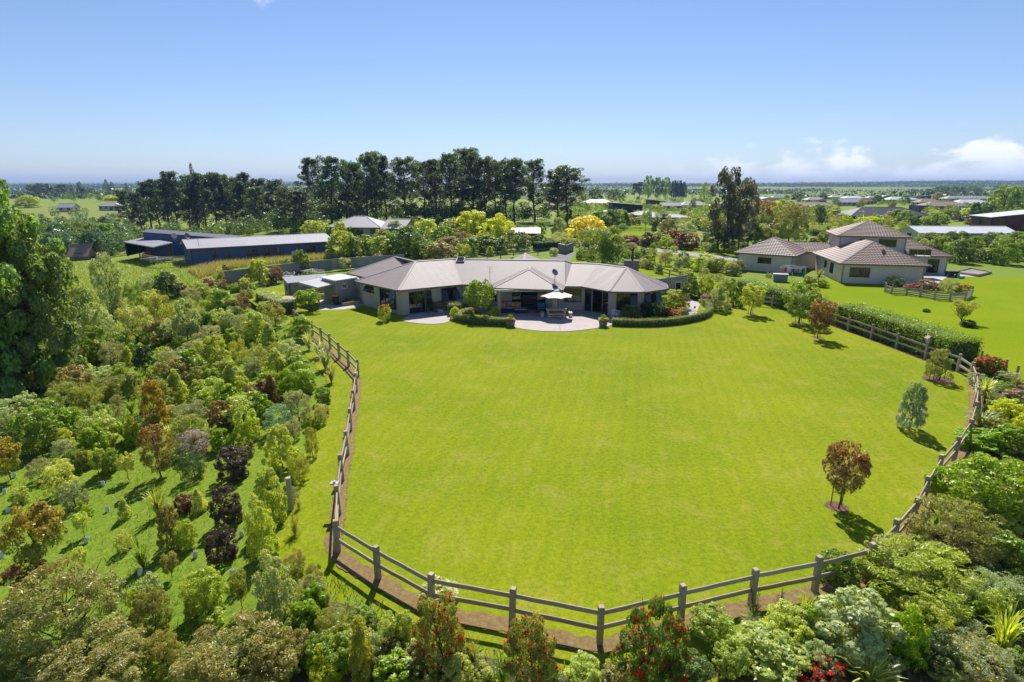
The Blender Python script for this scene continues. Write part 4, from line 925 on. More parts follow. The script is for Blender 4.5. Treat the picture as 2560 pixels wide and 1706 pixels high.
far_house('far tan house half hidden at the right of the reddish trees', 1962, 2000, 507, 'hip', CREAM, TAN, 0, 4.8)
far_house('wide tan-roofed house standing behind the brown-leaved tree', 1970, 2086, 506, 'hip', CREAM, TAN, -.05, 4.7, 10)
far_house('grey gabled house right of the wide tan roof', 2090, 2150, 497, 'gable', PALE, LGREY, .2, 4.9)
far_house('far tan house between the grey gables', 2142, 2182, 495, 'hip', CREAM, TAN, 0, 4.9)
far_house('far white-roofed house behind the grey gabled house', 2012, 2062, 493, 'hip', CREAM, LGREY, 0, 4.7)
far_house('far white-roofed house near the green field edge', 2072, 2116, 488, 'hip', CREAM, LGREY, 0, 4.7)
far_house('far pale hip roof right of the green field', 2106, 2160, 490, 'hip', CREAM, WHITER, 0, 4.7)
far_house('bright white-roofed house in the right distance', 2214, 2290, 492, 'hip', CREAM, WHITER, 0, 4.9)
far_house('far pale house with low roof left of the dark flat one', 2166, 2204, 489, 'hip', CREAM, LGREY, 0, 4.7)
far_house('far house with small white gable', 2196, 2230, 488, 'gable_y', CREAM, WHITER, 0, 4.7)
far_house('far dark blue flat-roofed house', 2278, 2324, 489, 'mono_r', BLK, CHAR, 0, 4.6, 8, 3, hw=3.4)
far_house('far orange-tan roof beside the dark flat-roofed house', 2290, 2350, 497, 'hip', CREAM, TAN, 0, 4.9)
far_house('large tan hip roof in front of the blue-grey roofs', 2304, 2412, 504, 'hip', PALE, TAN, -.03, 4.9, 11)
far_house('long blue-grey roof near the right edge', 2358, 2470, 490, 'hip', CREAM, GREYR, 0, 5.0, 11)
far_house('long pale blue roof below the blue-grey one at right', 2382, 2468, 499, 'hip', CREAM, WHITER, 0, 4.9, 10)
far_house('dark navy flat-roofed house beside the charcoal roof', 2285, 2370, 513, 'mono_l', NAVY, CHAR, 0, 3.9, 8, 4, hw=3.2)
far_house('broad charcoal hip-roofed house behind the two-storey tiled house', 2106, 2302, 518, 'hip', BLK, CHAR, -.04, 5.4, 14, 5, True)
far_house('long white metal roof barn behind the two-storey house', 2278, 2512, 566, 'gable', PALE, WHITER, -.06, 3.6, 8, 3, hw=2.3, cat='barn', name='barn')
far_house('dark red house with white sloping roof at the right edge', 2468, 2620, 522, 'mono_r', RUST, WHITER, -.25, 6.2, 12, 3, hw=3.9)
far_house('small white cottage with grey roof in the left distance', 252, 304, 507, 'hip', CREAM, LGREY, 0, 3.4, 7, 4, hw=2.6)
far_house('far pair of pale roofs by the left-hand field', 148, 188, 509, 'gable', CREAM, GREYR, .1, 3.2, 7, 2, hw=2.4)
far_house('low old shed with pink rusty roof below the left tree line', 178, 228, 610, 'gable', plain('old_boards', (.22, .17, .15)), TAN, .1, -.9, 5, 1, hw=1.3, cat='shed', name='shed')
# ------------------------------------------------------------------ plants: unit meshes (1 m high, 1 m wide), copied and scaled
def fast_mesh(name, V, nper, faces_per, mat, tip=None, colour=None):
    """V: (N, nper, 3) vertex blocks, faces_per: list of index tuples inside one block (all quads or all tris)"""
    N = len(V); me = bpy.data.meshes.new(name); v = V.reshape(-1, 3).astype(np.float32)
    k = len(faces_per[0]); f = (np.arange(N)[:, None, None] * nper + np.array(faces_per)[None]).reshape(-1)
    nf = N * len(faces_per)
    me.vertices.add(len(v)); me.vertices.foreach_set('co', v.ravel()); me.loops.add(len(f)); me.loops.foreach_set('vertex_index', f.astype(np.int32))
    me.polygons.add(nf); me.polygons.foreach_set('loop_start', np.arange(nf, dtype=np.int32) * k); me.polygons.foreach_set('loop_total', np.full(nf, k, np.int32))
    me.update(calc_edges=True)
    if tip is not None:
        a = me.attributes.new('tip', 'FLOAT', 'POINT'); a.data.foreach_set('value', np.repeat(tip, nper).astype(np.float32))
    me.materials.append(mat); return me
def norm(a): return a / np.maximum(1e-9, np.linalg.norm(a, axis=-1, keepdims=True))
def leaves(rg, P, Nn, L, W, jit=.6, hang=0.0, axis=None):
    """one kite-shaped leaf per point"""
    n = len(P); nn = norm(Nn + rg.normal(0, jit, (n, 3)) + np.array([0, 0, .3])); r = rg.normal(0, 1, (n, 3)); r[:, 2] -= hang * 2
    if axis is not None: r = r * .45 + axis
    t = norm(r - nn * np.sum(r * nn, -1, keepdims=True)); b = np.cross(nn, t)
    s = rg.uniform(.65, 1.25, (n, 1)); l, w = t * (L * s / 2), b * (W * s / 2); cup = nn * (W * .18 * s)
    return np.stack([P - l, P + w - l * .1 + cup, P + l, P - w - l * .1 + cup], 1)
def clumps_shape(rg, n, prof, z0, z1, cr, push=.35, squash=.8):
    z = []; 
    while len(z) < n:
        q = rg.uniform(z0, z1)
        if rg.uniform() < prof(q) / .5 + .08: z.append(q)
    z = np.array(z); R = np.array([prof(q) for q in z]); rad = np.maximum(0, R - cr * .75) * rg.uniform(0, 1, n) ** push; a = rg.uniform(0, 2 * np.pi, n)
    c = np.stack([rad * np.cos(a), rad * np.sin(a), z], -1); r = cr * rg.uniform(.65, 1.25, n); return c, r, squash
def crown_pts(rg, n, C, r, squash, up=.25):
    w = r ** 2; idx = rg.choice(len(C), n, p=w / w.sum()); d = norm(rg.normal(0, 1, (n, 3)) + np.array([0, 0, up])); out = C[idx] * np.array([1, 1, 0]); out = norm(out) * np.linalg.norm(out, axis=-1, keepdims=True)
    d = norm(d + out * 1.0); rr = r[idx][:, None] * rg.uniform(.55, 1.08, (n, 1)) ** .6
    P = C[idx] + d * rr * np.array([1, 1, squash]); return P, d
def fit(V, top=1.0, width=1.0):
    lo, hi = np.percentile(V[..., 2], .5), np.percentile(V[..., 2], 99.7)
    m = np.percentile(np.hypot(V[..., 0], V[..., 1]), 98.5)
    V[..., :2] *= .5 / m * width; return V
def trunk_mesh(name, rg, h, r, limbs=6, spread=.3, top=.8, bend=.03, zl=.35):
    m = MB(); pts = [(0, 0, -.04)]; n = 6
    for k in range(1, n + 1): pts.append((rg.normal(0, bend), rg.normal(0, bend), h * k / n))
    m.tube(pts, [r * (1.25 - k / n) for k in range(n + 1)], 6)
    for k in range(limbs):
        a = rg.uniform(0, 6.28); z = h * rg.uniform(zl, .9); b = int(z / h * n); p = Vector(pts[b]); p.z = z; L_ = spread * rg.uniform(.6, 1.1)
        q = p + Vector((math.cos(a) * L_ * .6, math.sin(a) * L_ * .6, L_ * .5)); e = p + Vector((math.cos(a) * L_, math.sin(a) * L_, L_ * 1.1)); e.z = min(e.z, top)
        m.tube([p, q, e], [r * .5, r * .35, r * .12], 5)
    return m.mesh(name, BARK)
PROTO = {}
def reg(kind, crown, trunk=None, flowers=None): PROTO.setdefault(kind, []).append((crown, trunk, flowers))
def mk_crown(kind, seed, prof, z0, z1, ncl, cr, nl, L, W, jit=.55, squash=.85, push=.35, hang=0, up=.25, trunk=None, nflow=0, fl=.035, tipz=.55, mat=None, axis_up=False):
    rg = np.random.default_rng(seed); C, r, sq = clumps_shape(rg, ncl, prof, z0, z1, cr, push, squash); P, d = crown_pts(rg, nl, C, r, sq, up)
    ax = None
    if axis_up: ax = norm(P - np.array([0, 0, -.25])) * 1.3
    V = fit(leaves(rg, P, d, L, W, jit, hang, ax)); V[..., 2] = np.maximum(V[..., 2], 0.004)
    zz = V[:, 0, 2]; tip = np.clip((zz - tipz) / (1 - tipz) + rg.normal(0, .25, len(zz)), 0, 1) * np.clip(np.hypot(P[:, 0] - 0, P[:, 1]) * 1.2 + .5, 0, 1)
    me = fast_mesh(kind, V, 4, [(0, 1, 2, 3)], mat or LEAF, tip)
    tm = None
    if trunk: tm = trunk_mesh('trunk', rg, *trunk)
    fm = None
    if nflow:
        i = rg.choice(len(P), nflow, replace=False); Q = V[i].mean(1); o = d[i]; keep = (o[:, 2] > -.2); Q, o = Q[keep] + o[keep] * .015, o[keep]
        F = np.concatenate([leaves(rg, Q, o, fl, fl * .9, .35), leaves(rg, Q + rg.normal(0, fl * .25, Q.shape), o, fl, fl * .8, .8)], 0); fm = fast_mesh('flowers', F, 4, [(0, 1, 2, 3)], PETAL)
    reg(kind, me, tm, fm)
dome = lambda z: .5 * math.sqrt(max(0, 1 - ((z - .42) / .6) ** 2))
egg = lambda z: .5 * math.sqrt(max(0, 1 - ((z - .40) / .62) ** 2)) * (1.08 - .3 * z)
cone = lambda z: .5 * max(.03, (1 - z)) ** .75 * (.55 + .45 * min(1, z / .15))
colm = lambda z: .5 * (min(1, z / .12) ** .5) * max(0.02, 1 - z ** 3.2) ** .7
ball = lambda z: .5 * math.sqrt(max(0, 1 - ((z - .66) / .36) ** 2))
tall = lambda z: .5 * math.sqrt(max(0, 1 - ((z - .58) / .46) ** 2))
vase = lambda z: .5 * max(0.05, min(1, z * 1.15)) * (1 if z < .8 else max(.1, (1.05 - z) * 4))
TB = (.55, .022, 5, .3, .8, .02, .12)
for s in range(4): mk_crown('round', 10 + s, dome, .08, .9, 110, .080, 8600, .046, .028, trunk=TB, nflow=170, fl=.12)
for s in range(3): mk_crown('small_leaf', 20 + s, dome, .08, .9, 120, .072, 9600, .036, .021, trunk=TB, nflow=170, fl=.06)
for s in range(3): mk_crown('big_leaf', 30 + s, egg, .08, .92, 80, .092, 4600, .072, .038, jit=.5, trunk=TB, hang=.4, nflow=60, fl=.06)
for s in range(3): mk_crown('fine', 40 + s, dome, .08, .92, 110, .08, 8600, .055, .011, jit=.9, trunk=TB, nflow=130, fl=.04, axis_up=True)
for s in range(3): mk_crown('cone', 50 + s, cone, .05, .97, 120, .072, 8400, .044, .026, trunk=(.8, .02, 4, .2, .9, .02, .1))
for s in range(3): mk_crown('egg', 60 + s, egg, .06, .95, 120, .078, 8400, .044, .027, trunk=TB, nflow=120, fl=.10)
for s in range(2): mk_crown('column', 70 + s, colm, .03, .97, 60, .13, 5400, .05, .05, trunk=(.8, .03, 3, .15, .9, .02, .1))
for s in range(3): mk_crown('broom', 80 + s, dome, .1, .9, 50, .12, 6400, .13, .014, jit=.5, axis_up=True, up=.6, trunk=TB)
for s in range(3): mk_crown('tree', 90 + s, ball, .32, .98, 60, .09, 5200, .046, .029, trunk=(.82, .018, 9, .28, .92, .02, .4), nflow=120, fl=.04)
for s in range(3): mk_crown('tall_tree', 100 + s, tall, .14, .99, 130, .066, 8600, .036, .022, trunk=(.88, .02, 12, .28, .95, .02, .25))
for s in range(2): mk_crown('airy', 110 + s, dome, .15, .95, 60, .10, 4200, .085, .014, jit=.9, hang=1.2, trunk=(.75, .02, 12, .35, .9, .04, .15))
for s in range(2): mk_crown('gum', 115 + s, dome, .12, .95, 170, .062, 24000, .036, .0095, jit=.9, hang=1.0, trunk=(.8, .016, 16, .38, .92, .05, .12), tipz=.3)
for s in range(2): mk_crown('willow', 120 + s, dome, .1, .95, 60, .11, 8000, .075, .013, jit=.4, hang=2.5, trunk=(.7, .03, 8, .3, .85, .03, .2))
for s in range(2): mk_crown('vase', 125 + s, vase, .3, .95, 34, .12, 2600, .085, .02, jit=.7, axis_up=True, trunk=(.7, .02, 14, .5, .95, .02, .1))
for s in range(2): mk_crown('brush', 130 + s, dome, .12, .95, 90, .085, 11500, .050, .015, jit=.8, axis_up=True, trunk=(.75, .018, 12, .38, .92, .03, .1), nflow=420, fl=.040)
for s in range(2): mk_crown('poplar', 150 + s, lambda z: .5 * math.sqrt(max(0, 1 - ((z - .48) / .56) ** 2)) * (.86 + .2 * math.sin(12 * z + 1) + .1 * math.sin(27 * z)), .03, .98, 190, .062, 26000, .027, .019, trunk=(.82, .022, 14, .18, .88, .02, .15), jit=.6, push=.55)
for s in range(2): mk_crown('dense_tree', 140 + s, egg, .05, .95, 150, .075, 9000, .040, .024, trunk=(.7, .03, 6, .3, .85, .02, .1))
def mk_pine(seed, bare=.42, wid=1.0, kind='pine'):
    rg = np.random.default_rng(seed); m = MB(); n = 9; pts = []; x = y = 0
    for k in range(n + 1): pts.append((x, y, k / n * .93 - .01)); x += rg.normal(0, .008); y += rg.normal(0, .008)
    m.tube(pts, [.017 * (1.15 - k / n) for k in range(n + 1)], 6); C = []; R = []
    for k in range(60):
        z = bare * .7 + (0.97 - bare * .7) * (k / 59) ** .9; a = k * 2.4 + rg.normal(0, .4); t = (z - bare) / (1 - bare); L_ = max(.06, .34 * (1 - max(0, t)) ** .42 * rg.uniform(.5, 1.15)) if t > 0 else rg.uniform(.08, .28)
        i = min(n, int(z / .93 * n)); p = Vector(pts[i]); p.z = min(z, .93); e = p + Vector((math.cos(a) * L_, math.sin(a) * L_, L_ * rg.uniform(.15, .7))); q = p.lerp(e, .55) - Vector((0, 0, L_ * .08))
        m.tube([p, q, e], [.006, .004, .002], 4, False)
        if t < 0 and rg.uniform() < .45: continue
        for j in range(5):
            f = rg.uniform(.45, 1.05); c = p.lerp(e, f) + Vector((rg.normal(0, .02), rg.normal(0, .02), rg.uniform(0, .03))); C.append(tuple(c)); R.append(rg.uniform(.024, .054))
    C = np.array(C); C[:, :2] *= wid; R = np.array(R); P, d = crown_pts(rg, 9000, C, R, .75, .5)
    V = leaves(rg, P, d, .032, .010, .8, 0, norm(P - np.array([0, 0, .2])) * .6 + np.array([0, 0, .8])); V[..., :2] *= 1.6 / wid * .5 / .36
    for i, v in enumerate(m.v): m.v[i] = (v[0] * 1.6 * .5 / .36, v[1] * 1.6 * .5 / .36, v[2])
    reg(kind, fast_mesh('pine', V, 4, [(0, 1, 2, 3)], LEAF), m.mesh('trunk', PINEB))
PINEB = wood('pine_bark', (.085, .062, .05), (6, 6, 1))
for s in range(4): mk_pine(210 + s, (.12, .18, .08, .15)[s], kind='pine_low')
for s in range(6): mk_pine(200 + s, (.28, .38, .44, .34, .46, .22)[s])
def mk_conifer(seed):
    rg = np.random.default_rng(seed); C = []; R = []
    for k in range(70): z = .06 + .92 * (k / 69); a = k * 2.4; L_ = .44 * (1 - z) ** .8 * rg.uniform(.6, 1.1) + .02; C.append((math.cos(a) * L_, math.sin(a) * L_, z - L_ * .15)); R.append(.05 + .05 * (1 - z))
    P, d = crown_pts(rg, 5200, np.array(C), np.array(R), .55, .1); V = fit(leaves(rg, P, d, .045, .014, .6, .3))
    reg('conifer', fast_mesh('conifer', V, 4, [(0, 1, 2, 3)], LEAF), trunk_mesh('trunk', rg, .9, .02, 0))
for s in range(2): mk_conifer(230 + s)
def strap_mesh(rg, n, L, w, el=(40, 88), droop=1.0, z0=0.0, base=.04, seg=5, up_only=True):
    V = np.zeros((n, seg * 2 + 2, 3)); a = rg.uniform(0, 2 * np.pi, n); e = np.radians(rg.uniform(el[0], el[1], n)); l = L * rg.uniform(.6, 1.1, n); dr = droop * rg.uniform(.3, 1.3, n)
    rad = base * np.sqrt(rg.uniform(0, 1, n)); x = rad.copy(); z = np.full(n, z0); ang = e.copy(); wd = w * rg.uniform(.7, 1.2, n)
    for k in range(seg + 1):
        t = k / seg; ww = wd * (1 - t) ** .55 * (.55 + .9 * min(1, t * 3)) if k < seg else wd * .02
        V[:, 2 * k] = np.stack([x * np.cos(a) - ww / 2 * np.sin(a), x * np.sin(a) + ww / 2 * np.cos(a), z], -1); V[:, 2 * k + 1] = np.stack([x * np.cos(a) + ww / 2 * np.sin(a), x * np.sin(a) - ww / 2 * np.cos(a), z], -1)
        x = x + np.cos(ang) * l / seg; z = z + np.sin(ang) * l / seg; ang = ang - dr * (k + .6) / seg * .75
    V[..., 2] = np.maximum(V[..., 2], .005) if up_only else V[..., 2]
    return V, [(2 * k, 2 * k + 1, 2 * k + 3, 2 * k + 2) for k in range(seg)]
def mk_strap(kind, seed, n, L, w, el, droop, seg=5, fit_=True, stalks=0):
    rg = np.random.default_rng(seed); V, f = strap_mesh(rg, n, L, w, el, droop, seg=seg); V[..., :2] *= .5 / np.percentile(np.hypot(V[..., 0], V[..., 1]), 99); V[..., 2] /= np.percentile(V[..., 2], 99.8)
    st = None
    if stalks:
        m = MB()
        for k in range(stalks):
            a = rg.uniform(0, 6.28); t = rg.uniform(.1, .35); p = Vector((0, 0, 0)); e = Vector((math.cos(a) * t, math.sin(a) * t, rg.uniform(1.4, 2.0))); m.tube([p, p.lerp(e, .5), e], [.012, .01, .006], 4)
            for j in range(9): b = p.lerp(e, .6 + .04 * j); c = b + Vector((rg.normal(0, .06), rg.normal(0, .06), .05)); m.tube([b, c], [.008, .012], 4)
        st = m.mesh('flower_stalks', plain('dried_stalk', (.07, .04, .035)))
    reg(kind, fast_mesh(kind, V, 2 * seg + 2, f, LEAF), st)
for s in range(3): mk_strap('flax', 300 + s, 95, 1.0, .055, (48, 88), 1.1)
for s in range(2): mk_strap('clump', 310 + s, 170, 1.0, .03, (25, 85), 1.5)
for s in range(1): mk_strap('stalk_flax', 320 + s, 80, 1.0, .05, (55, 88), .8, stalks=5)
def mk_cabbage(seed, trunk=.5, n=110):
    rg = np.random.default_rng(seed); V, f = strap_mesh(rg, n, .5, .032, (-25, 88), .55, z0=trunk, base=.02, up_only=False); V[..., :2] *= .5 / np.percentile(np.hypot(V[..., 0], V[..., 1]), 99); 
    m = MB().tube([(0, 0, -.03), (.01, 0, trunk * .5), (0, 0, trunk)], [.035, .028, .03], 6); reg('cabbage' if trunk > .2 else 'yucca', fast_mesh('leaves', V, 12, f, LEAF), m.mesh('trunk', BARK))
for s in range(2): mk_cabbage(330 + s)
for s in range(2): mk_cabbage(340 + s, .12, 150)
# ------------------------------------------------------------------ placing plants
COLS = dict(lime=(.49, .565, .075), pale=(.57, .63, .16), green=(.235, .345, .042), bright=(.30, .44, .028), dark=(0.085, 0.145, 0.040), olive=(.295, .33, .06), gold=(0.400, 0.420, 0.060), grey=(.36, .40, .20), greybrown=(.34, .36, .17),
    silver=(.44, .51, .23), purple=(.105, .08, .07), redbrown=(0.240, 0.150, 0.060), bronze=(0.300, 0.290, 0.080), orange=(0.380, 0.270, 0.040), yellow=(.86, .70, .012), yellime=(.60, .66, .012), blue=(0.220, 0.360, 0.210), wheat=(0.500, 0.540, 0.160), pine=(0.050, 0.085, 0.035), pinel=(0.090, 0.140, 0.050), deep=(.14, .225, .035), teal=(0.120, 0.210, 0.090), wine=(0.200, 0.065, 0.055), white=(0.850, 0.850, 0.820), pink=(0.800, 0.320, 0.420), red=(.78, .03, .04), coral=(0.800, 0.200, 0.090), magenta=(0.700, 0.220, 0.500), sky=(0.350, 0.400, 0.600), yflow=(0.850, 0.600, 0.020), cream=(0.700, 0.600, 0.400), mauve=(0.420, 0.360, 0.400))
MATK = dict(o=LEAF_OR, r=LEAF_RD, l=LEAF_LM, b=LEAF_BR)
NAMES = dict(pine='pine_tree', pine_low='pine_tree', conifer='conifer_tree', cabbage='cabbage_tree', yucca='yucca', flax='flax', stalk_flax='flax', clump='grass_clump', tree='tree', tall_tree='tree', gum='gum_tree', willow='willow_tree', dense_tree='tree', poplar='tree', vase='tree', brush='bottlebrush')
CATS = dict(pine='tree', pine_low='tree', poplar='tree', conifer='tree', cabbage='cabbage tree', yucca='yucca', flax='flax', stalk_flax='flax', clump='grass clump', tree='tree', tall_tree='tree', gum='tree', willow='tree', dense_tree='tree', vase='tree', brush='shrub')
RG = random.Random(77); PLANTS = []
def put(kind, loc, w, h, col, look, region, tip=None, flow=None, var=None, group=None, rot=None, name=None, cat=None, label=None, shareable=False, wy=None):
    pr = PROTO[kind]; cm, tm, fm = pr[RG.randrange(len(pr)) if var is None else var % len(pr)]
    lw = (label or look).split(); ty = next((w for w in ('bush', 'dome', 'sapling') if w in lw), None) or ('tree' if lw and lw[-1] == 'tree' else None)
    ty = {'dome': 'shrub', 'sapling': 'sapling'}.get(ty, ty); nm = name or NAMES.get(kind) or (ty if ty != 'shrub' else None) or ('flowering_shrub' if flow else {'cone': 'conical_shrub', 'egg': 'upright_shrub', 'fine': 'fine_leaved_shrub', 'airy': 'fine_leaved_shrub', 'small_leaf': 'small_leaved_shrub', 'big_leaf': 'broad_leaved_shrub', 'broom': 'broom_shrub', 'column': 'columnar_shrub'}.get(kind, 'shrub'))
    T = link(bpy.data.objects.new(nm, None)); T.empty_display_size = .1; T.location = loc; T.scale = (w, wy or w, h); tl = .045 if kind.startswith('pine') else (.06 if h < 6 and kind not in ('flax', 'clump') else .0); T.rotation_euler = (RG.uniform(-tl, tl), RG.uniform(-tl, tl), RG.uniform(0, 6.28) if rot is None else rot)
    c = COLS[col] if isinstance(col, str) else col; j = RG.uniform(.98, 1.26)
    o = link(bpy.data.objects.new('leaves' if kind in ('flax', 'clump', 'stalk_flax', 'yucca', 'cabbage') else 'crown', cm)); o.parent = T; o.color = (c[0] * j * RG.uniform(.94, 1.04), c[1] * j, c[2] * j, 1)
    if tip: o.material_slots[0].link = 'OBJECT'; o.material_slots[0].material = MATK[tip]
    if tm: b = link(bpy.data.objects.new('flower_stalks' if kind == 'stalk_flax' else 'trunk', tm)); b.parent = T
    if flow and fm: fo = link(bpy.data.objects.new('flowers', fm)); fo.parent = T; fo['kind'] = 'stuff'; fo.color = (*COLS[flow], 1)
    T['category'] = cat or CATS.get(kind) or ty or 'shrub'
    if group: T['group'] = group
    PLANTS.append(dict(o=T, look=look, region=region, px=to_px(loc), label=label, share=shareable)); return T
def shrub(kind, cx, by, wp, hp, col, look, region, **k):
    """a mound whose outline in the photo is centred on cx, wp wide, hp high and ends at by"""
    cy = by - hp / 2; dep = PITCH + math.atan((cy - CY) / F_PX); b = .5; p = None
    for _ in range(3):
        p = at(cx, cy, b); s = zc_of((p.x, p.y, p.z + b)) / F_PX; a = wp * s / 2; hh = hp * s / 2
        v = hh ** 2 - (a * math.sin(dep)) ** 2; b = math.sqrt(max(v, (.38 * a) ** 2)) / math.cos(dep)
    return put(kind, p, wp * s * 1.04, 2 * b, col, look, region, **k)
def tree(kind, bx, by, wp, hp, col, look, region, **k):
    """a tree standing at (bx, by); hp is its apparent height"""
    p = at(bx, by); zc = zc_of(p); dep = PITCH + math.atan((by - hp / 2 - CY) / F_PX); hp = max(hp * .55, hp - .35 * wp * max(0, math.sin(dep))); return put(kind, p, wp / F_PX * zc, hp / F_PX * zc / max(.5, math.cos(dep)), col, look, region, **k)
def A(sc, ox, oy):
    f = lambda row: (row[0], ox + row[1] / sc, oy + row[2] / sc, row[3] / sc, row[4] / sc)
    return f
# ------------------------------------------------------------------ planting tables: (mode, kind, centre x, foot y, width, height, colour, look, options) measured on enlargements
LP = 'on the left planted bank'
def table(sc, ox, oy, region, rows):
    for r in rows:
        m, kind, x, y, w, h, col, look = r[:8]; k = dict(r[8]) if len(r) > 8 else {}
        if region == LP and y / sc + oy < 1400 and kind != 'gum': w *= .90; h *= 1.10
        if region in (globals().get('BG'), globals().get('MG'), globals().get('RB')): w *= 1.18; h *= 1.12
        (shrub if m == 's' else tree)(kind, ox + x / sc, oy + y / sc, w / sc, h / sc, col, look, region, **k)
LP = 'on the left planted bank'
tree('poplar', 20, 985, 340, 600, (.20, .30, .07), 'tall dense broad-leaved tree at the left edge', LP, var=0, label='tall dense dark green tree filling the left edge of the picture')
tree('poplar', -70, 1000, 300, 480, (.18, .27, .07), 'second dense dark tree at the left edge', LP, var=1, label='dense dark tree cut off by the left edge behind the tallest one')
tree('poplar', 110, 965, 250, 420, (.21, .31, .08), 'lower dense dark tree', LP, label='lower dark leafy tree leaning right out of the tall left-edge tree')
